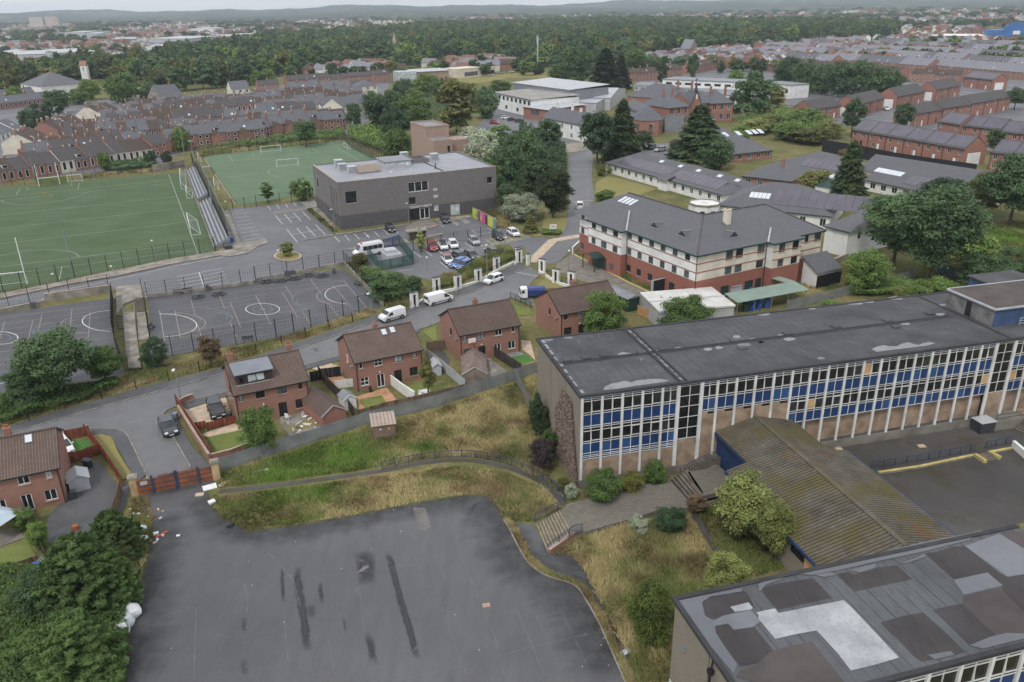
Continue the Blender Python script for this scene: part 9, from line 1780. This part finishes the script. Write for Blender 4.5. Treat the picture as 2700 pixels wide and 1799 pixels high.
for col,a,b,lb_ in(('red',(2065,1098),(2130,1102),'red car by the white modern school'),('white',(2165,1058),(2228,1055),'white car by the white modern school'),('darkgrey',(2225,1072),(2275,1070),'dark car beside the white one at the modern school'),('navy',(2290,1085),(2345,1080),'navy car beside the brick entrance block'),('silver',(1990,658),(2025,656),'silver car left in the pavilion car park'),('grey',(2065,658),(2105,655),'grey car second in the pavilion car park'),('silver',(2130,655),(2170,652),'silver car third in the pavilion car park'),('white',(2235,645),(2275,642),'white car right in the pavilion car park')):car('hatch',col,1,0,a,b,lb_)
car('suv','white',3,0,(1105,965),(1160,990),'white car between the gabled brick houses')
def van(kind,label,c,r,rear,front,s=1.05):
 big=kind=='large';Lv,hw,H_=(5.0,.95,1.95)if big else(4.4,.9,1.8);o=thing('parked_van',label,'van');pw=CC['white'];xr,xf=-Lv/2,Lv/2
 st=[(xr,H_-.12,.95),(xr+.06,H_,.99),(xf-1.9,H_,1.0),(xf-1.35,H_-.06,.97),(xf-.78,1.22,.98),(xf-.12,.98,.92),(xf,.7,.84)];secs=[]
 for x,zt,f in st:h=hw*f;ti=.86 if zt>1.3 else .95;secs.append([(x,-h*.94,.26),(x,-h,.45),(x,-h,min(1.05,zt-.1)),(x,-h*ti,zt),(x,h*ti,zt),(x,h,min(1.05,zt-.1)),(x,h,.45),(x,h*.94,.26)])
 part('body',loft(secs),pw,o)
 ws=MB();za,zb_=1.26,H_-.1;ws.quad((xf-.76,-hw*.84,za),(xf-.76,hw*.84,za),(xf-1.28,hw*.78,zb_),(xf-1.28,-hw*.78,zb_));part('windscreen',ws,m_cglass,o)
 ws.v=[(x+.03,y,z+.03)for x,y,z in ws.v];o.children[-1].data.vertices.foreach_set('co',np.array(ws.v,np.float32).ravel())
 for s_ in(-1,1):
  f0=lambda z:s_*(hw+.012-(max(0,z-1.05)*.14));sw=MB();q=[(xf-.95,f0(1.1),1.1),(xf-1.9,f0(1.1),1.1),(xf-1.86,f0(H_-.2)-s_*.0,H_-.25),(xf-1.35,f0(H_-.2),H_-.25)];sw.quad(*(q if s_>0 else q[::-1]));part('side_window',sw,m_cglass,o);part('side_moulding',MB().box(xr+.5,s_*(hw+.012)-.012,.5,xf-1.0,s_*(hw+.012)+.012,.62),m_trim,o)
  part('headlight',MB().box(xf-.3,s_*hw*.68-.16,.72,xf-.02,s_*hw*.68+.16,.94),m_hl,o);part('tail_light',MB().box(xr-.03,s_*hw*.9-.08,.8,xr+.05,s_*hw*.9+.08,1.4),m_tl,o);part('mirror',MB().box(xf-1.15,s_*(hw+.14)-.1,1.15,xf-1.02,s_*(hw+.14)+.1,1.42),m_trim,o)
  for sx in(xr+.85,xf-.85):w=part('wheel',MB().lathe([(.2,-.1),(.34,-.09),(.34,.09),(.2,.1)],14),m_tyre,o,(sx,s_*(hw-.07),.34));w.rotation_euler=(pi/2*s_,0,0);part('rim',MB().lathe([(.21,-.1),(.19,-.11),(.04,-.08)],10),m_rim,w);q_=part('wheel_arch',MB().lathe([(.4,0),(.38,.014),(.02,.016)],16),m_trim,o,(sx,s_*(hw-.01),.34));q_.rotation_euler=(-pi/2*s_,0,0)
 part('bumper',MB().box(xf-.2,-hw*.85,.26,xf+.04,hw*.85,.5),m_trim,o);part('rear_bumper',MB().box(xr-.05,-hw*.9,.3,xr+.1,hw*.9,.5),m_trim,o);part('number_plate',MB().box(xr-.06,-.25,.65,xr-.003,.25,.76),m_plate_w,o)
 if big:part('rear_window',MB().box(xr-.02,-hw*.7,1.2,xr-.003,hw*.7,1.65),m_cglass,o)
 put(o,c,r,rear,front,label,s=s);return o
van('small','small white panel van parked by the court corner',1,1,(1275,1330),(1110,1378));van('large','large white panel van parked below the first white pillars',1,1,(1520,1228),(1690,1185))
mbus=thing('minibus','white minibus with orange roof lights parked behind the blue palisade','minibus');hw=1.0;secs=[]
for x,zt,f in((-3.0,2.3,.97),(-2.9,2.5,1),(1.2,2.5,1),(1.75,2.4,.97),(2.3,1.3,.97),(2.9,1.0,.9),(3.0,.7,.84)):h=hw*f;secs.append([(x,-h*.94,.3),(x,-h,.5),(x,-h,min(1.2,zt-.1)),(x,-h*(.88 if zt>1.4 else .95),zt),(x,h*(.88 if zt>1.4 else .95),zt),(x,h,min(1.2,zt-.1)),(x,h,.5),(x,h*.94,.3)])
part('body',loft(secs),CC['white'],mbus);part('windscreen',MB().quad((2.33,-.86,1.4),(2.33,.86,1.4),(1.8,.8,2.35),(1.8,-.8,2.35)),m_cglass,mbus)
for s_ in(-1,1):
 for k in range(4):part('side_window',MB().box(-2.7+k*1.05,s_*.97-.05,1.3,-1.75+k*1.05,s_*.97+.05,2.1),m_cglass,mbus)
 for sx in(-1.9,1.9):w=part('wheel',MB().lathe([(.2,-.1),(.34,-.09),(.34,.09),(.2,.1)],14),m_tyre,mbus,(sx,s_*.93,.34));w.rotation_euler=(pi/2*s_,0,0)
part('roof_light',MB().box(1.2,-.5,2.5,1.5,.5,2.65),m_cone,mbus);part('bumper',MB().box(2.8,-.86,.3,3.04,.86,.5),m_trim,mbus);put(mbus,1,1,(1075,765),(885,800),'white minibus with orange roof lights parked behind the blue palisade',s=1.1)
tk=thing('refuse_truck','white cabbed lorry with dark blue body beside the brick houses','truck');part('chassis',MB().box(-3.2,-.9,.5,3.0,.9,.85),m_trim,tk)
part('cab',loft([[(x,-1.15*f,.45),(x,1.15*f,.45),(x,1.15*f,zt),(x,-1.15*f,zt)]for x,f,zt in((1.3,1,2.75),(2.5,1,2.85),(2.95,.98,2.6),(3.1,.96,1.6),(3.15,.94,.5))]),CC['white'],tk);part('windscreen',MB().quad((3.14,-1.0,1.65),(3.14,1.0,1.65),(2.99,1.0,2.5),(2.99,-1.0,2.5)),m_cglass,tk)
for s_ in(-1,1):
 part('side_window',MB().box(2.0,s_*1.16-.02,1.65,2.75,s_*1.16+.02,2.4),m_cglass,tk);part('mirror',MB().box(3.0,s_*1.4-.12,1.6,3.1,s_*1.4+.12,2.2),m_trim,tk);part('headlight',MB().box(3.05,s_*.8-.2,.7,3.18,s_*.8+.2,.95),m_hl,tk)
 for sx in(-2.2,-1.1,2.1):w=part('wheel',MB().lathe([(.28,-.15),(.48,-.14),(.48,.14),(.28,.15)],14),m_tyre,tk,(sx,s_*1.0,.48));w.rotation_euler=(pi/2*s_,0,0);part('rim',MB().lathe([(.28,-.14),(.1,-.12)],10),m_rim,w)
part('body',MB().sideprism([(-1.15,.85),(-1.2,2.3),(-.9,2.8),(.9,2.8),(1.2,2.3),(1.15,.85)],-3.2,1.1),M('lorry_blue',S(52,64,124),.4,.1,1,5),tk);part('tail_ladder',MB().bar((-3.3,-.8,.6),(-3.3,-.8,2.6),.08).bar((-3.3,-.3,.6),(-3.3,-.3,2.6),.08).bar((-3.3,-.8,1.3),(-3.3,-.3,1.3),.06).bar((-3.3,-.8,2.0),(-3.3,-.3,2.0),.06),m_alu,tk)
for k in range(3):part('panel_stripe',MB().box(-2.6+k*1.2,-1.235,1.2,-1.7+k*1.2,-1.205,2.1),m_palegrey,tk)
put(tk,2,1,(262,1160),(165,1165),'white cabbed lorry with dark blue body beside the brick houses',s=.74)
# rough grass, weeds and brambles
def vnoise(x,y,s,seed):
 r=np.random.default_rng(seed);G=r.uniform(0,1,(64,64));u,v=x/s,y/s;i,j=np.floor(u).astype(int),np.floor(v).astype(int);fu,fv=u-i,v-j;fu,fv=fu*fu*(3-2*fu),fv*fv*(3-2*fv);q=lambda a,b:G[a%64,b%64]
 return(q(i,j)*(1-fu)+q(i+1,j)*fu)*(1-fv)+(q(i,j+1)*(1-fu)+q(i+1,j+1)*fu)*fv
m_grass=None
def grass_mat():
 m,nt,b,pos,uv=new_mat('rough_grass_blades');at=nt.nodes.new('ShaderNodeAttribute');at.attribute_name='tint';nt.links.new(at.outputs['Color'],b.inputs['Base Color']);b.inputs['Roughness'].default_value=.85;b.inputs['Specular IOR Level'].default_value=.15
 tr=nt.nodes.new('ShaderNodeBsdfTranslucent');nt.links.new(at.outputs['Color'],tr.inputs['Color']);mx=nt.nodes.new('ShaderNodeMixShader');mx.inputs['Fac'].default_value=.3;nt.links.new(b.outputs['BSDF'],mx.inputs[1]);nt.links.new(tr.outputs['BSDF'],mx.inputs[2]);nt.links.new(mx.outputs['Shader'],nt.nodes['Material Output'].inputs['Surface']);return m
m_grass=grass_mat()
GREEN,STRAW,BROWN,LUSH,OLIVE=(np.array(S(*c))for c in((124,134,78),(188,174,130),(150,130,100),(116,144,68),(102,108,64)))
def meadow(name,label,pts,dens,h,seed,lush=(),dry=.5,blades=3,width=.05):
 poly=np.array(xy(pts));lo,hi=poly.min(0),poly.max(0);r=np.random.default_rng(seed);n=int((hi-lo).prod()*dens);P=r.uniform(lo,hi,(n,2));P=P[in_poly(P,poly)];n=len(P)
 if n==0:return
 x,y=P[:,0],P[:,1];a=vnoise(x,y,4.5,seed)*.6+vnoise(x,y,1.3,seed+1)*.4;b=vnoise(x,y,2.2,seed+2);c=vnoise(x,y,7,seed+3)
 hh=h*(.45+.9*vnoise(x,y,1.6,seed+4))*r.uniform(.7,1.25,n);wdir=vnoise(x,y,3.0,seed+5)*6.28+r.normal(0,.5,n)
 t=np.clip((a-(1-dry)+.12)*3.2,0,1)[:,None];colr=GREEN*(1-t)+STRAW*t;t2=np.clip((b-.62)*4,0,1)[:,None];colr=colr*(1-t2)+BROWN*t2;t3=np.clip((c-.6)*3,0,1)[:,None]*.7;colr=colr*(1-t3)+OLIVE*t3
 for(lx,ly,rad)in lush:f=np.clip(1.25-np.hypot(x-lx,y-ly)/rad+(a-.5)*.9,0,1)[:,None];colr=colr*(1-f)+LUSH*f
 colr=colr*r.uniform(.78,1.2,n)[:,None]
 V,T=[],[]
 for k in range(blades):
  th=wdir+r.normal(0,.7,n);lean=hh*r.uniform(.25,.75,n);ph=r.uniform(0,6.28,n);w=width*r.uniform(.6,1.5,n);ox,oy=x+r.normal(0,.08,n),y+r.normal(0,.08,n);dx,dy=np.cos(ph)*w,np.sin(ph)*w;z0=np.zeros(n)
  V.append(np.stack([np.stack([ox-dx,oy-dy,z0],1),np.stack([ox+dx,oy+dy,z0],1),np.stack([ox+np.cos(th)*lean,oy+np.sin(th)*lean,hh*r.uniform(.7,1,n)],1)],1).reshape(-1,3));T.append(np.repeat(colr,3,0))
 V,T=np.concatenate(V),np.concatenate(T);me=np_mesh(name,V,np.arange(len(V)).reshape(-1,3),T);me.materials.append(m_grass);o=bpy.data.objects.new(name,me);COL.objects.link(o);o['kind']='stuff';o['label']=label;return o
lu=lambda c,r,x,y,rad:(*Z(c,r,x,y)[:2],rad)
meadow('meadow_grass','tall rough grass between the palisade fence and the curved path',D((500,1092),(640,1048),(850,980),(1005,942),(1190,880),(1230,862),(1216,935),(1228,1000),(1270,1100),(1298,1150),(1250,1102),(1160,1063),(1070,1048),(975,1054),(880,1073),(790,1086),(640,1106),(505,1122)),34,.6,21,(lu(1,2,800,1090,6.0),lu(1,2,450,1200,5.5),lu(1,2,150,1290,4.0),lu(1,2,1500,1020,2.0)),.62)
meadow('meadow_grass','rough dry grass strip between the curved path and the yard',D((500,1142),(640,1126),(880,1094),(1070,1070),(1160,1084),(1250,1124),(1292,1168),(1232,1200),(1172,1197),(1157,1192),(1142,1163),(1118,1138),(1080,1135),(975,1151),(850,1176),(690,1204),(572,1220),(514,1192),(488,1164),(482,1132)),38,.5,31,(lu(1,2,200,1430,3.0),lu(1,2,560,1400,3.0)),.66)
meadow('meadow_grass','tall wind blown grass between the terrace and the near school block',D((1264,1276),(1340,1228),(1480,1200),(1590,1188),(1636,1272),(1625,1340),(1600,1372),(1556,1382),(1546,1640),(1484,1640),(1445,1508),(1405,1434),(1385,1394),(1345,1314),(1314,1278)),44,.6,41,(),.58,3,.04)
meadow('meadow_grass','shaded grass under the lime trees beside the mossy hall',D((1606,1178),(1660,1150),(1700,1170),(1760,1240),(1800,1310),(1660,1345),(1650,1280)),34,.5,51,(),.3)
meadow('roadside_grass','long grass on the bank between the road and the courts',D((-60,1000),(0,958),(120,925),(290,878),(340,850),(520,806),(700,762),(850,708),(866,720),(700,778),(508,842),(311,891),(130,943),(0,983),(-60,1005)),26,.55,61,(),.62)
meadow('meadow_grass','dry grass bank between the care home wall and the school roof',L(3,1,(330,1080),(440,960),(600,900),(780,870),(950,1000),(1150,1050),(850,1120),(480,1200)),20,.6,71,(),.6)
meadow('meadow_grass','green overgrown slope at the right edge',L(3,1,(1700,560),(2354,480),(2500,700),(2354,960),(1900,1020),(1450,1060),(1200,1090),(1150,1060),(1400,980)),12,.8,81,(lu(3,1,2100,620,9),),.35,3,.08)
meadow('verge_grass','rough grass beside the rusty gate and side yard',D((300,1150),(340,1140),(348,1180),(352,1230),(330,1300),(300,1300),(300,1200)),30,.5,91,(),.5)
meadow('verge_grass','overgrown strip along the left court fence',D((-40,960),(0,905),(130,890),(280,870),(330,845),(290,880),(120,928),(0,960)),22,.8,95,(lu(0,2,150,640,8),),.3)
meadow('verge_grass','weeds behind the court corner and the substation',L(1,1,(790,860),(880,840),(1000,920),(1100,1020),(1340,1220),(1300,1290),(1180,1270),(1130,1240)),20,.9,97,(),.35)
meadow('verge_grass','tall dry grass above the mural wall',L(1,1,(1900,345),(2080,300),(2250,290),(2230,540),(2110,545)),16,.9,99,(),.7,3,.08)
meadow('verge_grass','unkempt grass along the pitch edge below the left terraces',L(0,1,(700,115),(1000,70),(1360,40),(1500,-20),(1200,-10),(850,60)),8,.9,101,(),.6,3,.1)
meadow('verge_grass','unkempt grass behind the second pitch',L(0,0,(1740,1370),(2354,1290))+L(1,0,(0,1280),(620,1240),(640,1262),(200,1308),(0,1330))+L(0,0,(2354,1322),(1745,1398)),7,1.0,103,(),.5,3,.1)
for nm,pts,hh in(('flower_hedge',L(1,1,(1560,1010),(1740,960),(1900,890),(2120,740),(2260,745),(2280,800),(2100,900),(1930,970),(1760,1050),(1600,1080)),1.3),('planting_bed',L(2,1,(950,930),(1080,950),(1260,1060),(1260,1095),(1060,1000)),.9),('planting_bed',L(1,1,(435,385),(470,380),(690,570),(675,590)),.8)):
 meadow(nm,{'flower_hedge':'mixed hedge with yellow flowers behind the white pillars','planting_bed':'planted bed of shrubs along a building'}[nm],pts,40,hh,111+int(hh*10)+len(pts),(),.25,4,.09)
kp=np.array([(p.x,p.y)for p in kerb_line]);kl=[Vector((x+.12,y,0))for x,y in kp]+[Vector((x+.75,y+.25,0))for x,y in kp[::-1]];meadow('kerb_weeds','line of weeds growing along the yard kerb',kl,170,.38,121,(),.75,3,.035)
def leaf_mass(name,label,pts,n,hmax,leaf,size,seed):
 poly=np.array(xy(pts));lo,hi=poly.min(0),poly.max(0);r=np.random.default_rng(seed);P=r.uniform(lo,hi,(n*3,2));P=P[in_poly(P,poly)][:n];x,y=P[:,0],P[:,1];n=len(P);top=hmax*(.3+.8*vnoise(x,y,2.4,seed)**1.2+.25*vnoise(x,y,.8,seed+1));z=top*(1-.5*r.uniform(0,1,n)**2)
 Nn=unit(np.stack([r.normal(0,.5,n),r.normal(0,.5,n)-.2,np.ones(n)],1));t=(.7+.6*vnoise(x,y,1.1,seed+2))*r.uniform(.75,1.2,n);me=leaves(np.stack([x,y,z],1),Nn,size*r.uniform(.6,1.4,n),r,t[:,None]*np.ones(3));me.materials.append(LM[leaf]);o=bpy.data.objects.new(name,me);COL.objects.link(o);o['kind']='stuff';o['label']=label
leaf_mass('bramble_thicket','bramble thicket filling the lower left corner',D((-60,1330),(110,1325),(200,1360),(290,1410),(300,1470),(282,1700),(-80,1700)),26000,1.9,'green',.15,131);leaf_mass('hedge_row','leafy hedge below the left court',D((-60,975),(0,930),(130,905),(270,880),(278,900),(120,945),(0,980)),14000,1.5,'green',.17,135);leaf_mass('ivy_bank','bramble bank between the care home path and school',L(3,1,(800,1150),(1000,1120),(1240,1020),(1420,1060),(1400,1110),(1000,1160)),5000,1.6,'green',.2,137);leaf_mass('scrub','low scrub along the far side of the left pitch',L(0,0,(900,1530),(1000,1470),(1380,1440),(1380,1490),(1100,1540)),5000,2.4,'dark',.35,139);leaf_mass('scrub','low scrub behind the second pitch fence',L(0,0,(1740,1350),(2354,1260))+L(1,0,(760,1170),(780,1240),(0,1290))+L(0,0,(2354,1300),),7000,2.6,'green',.4,141);leaf_mass('scrub','scrub on the slope beside the tall mesh fence',L(1,0,(800,1200),(1000,1180),(1320,1280),(1320,1390),(1180,1390),(1000,1330),(800,1240)),8000,4.5,'green',.45,143);leaf_mass('clipped_hedge','clipped hedge around the entrance sign',L(2,1,(290,605),(300,575),(470,570),(480,600),(440,615),(330,615)),4000,.9,'green',.12,145)
leaf_mass('scrub','scrub and young trees behind the college and along the drive',L(1,1,(2120,100),(2300,60))+L(2,0,(100,1150),(500,1360),(520,1547))+L(2,1,(500,100),(250,200),(0,250))+L(1,1,(2200,260),(2120,260)),16000,5.0,'dark',.4,147)
leaf_mass('scrub','dense mixed shrubs between the slate block and the gabled houses',D((1690,292),(1760,268),(1850,262),(1925,300),(1880,335),(1800,318)),9000,4.5,'green',.42,149);leaf_mass('scrub','shrubs lining the tower access road and playing field',D((930,250),(1000,225),(1130,222),(1180,240),(1090,262),(1000,290),(930,300)),9000,4.5,'dark',.45,151)
# air
hz_m=bpy.data.materials.new('haze_air');hz_m.use_nodes=True;nt=hz_m.node_tree;nt.nodes.remove(nt.nodes['Principled BSDF'])
pv_=nt.nodes.new('ShaderNodeVolumePrincipled');pv_.inputs['Color'].default_value=(.80,.88,1.0,1);pv_.inputs['Density'].default_value=.00011;pv_.inputs['Anisotropy'].default_value=.2
nt.links.new(pv_.outputs['Volume'],nt.nodes['Material Output'].inputs['Volume'])
struct('haze',MB().box(-7400,-400,-1.5,7400,9400,140),hz_m,'stuff')
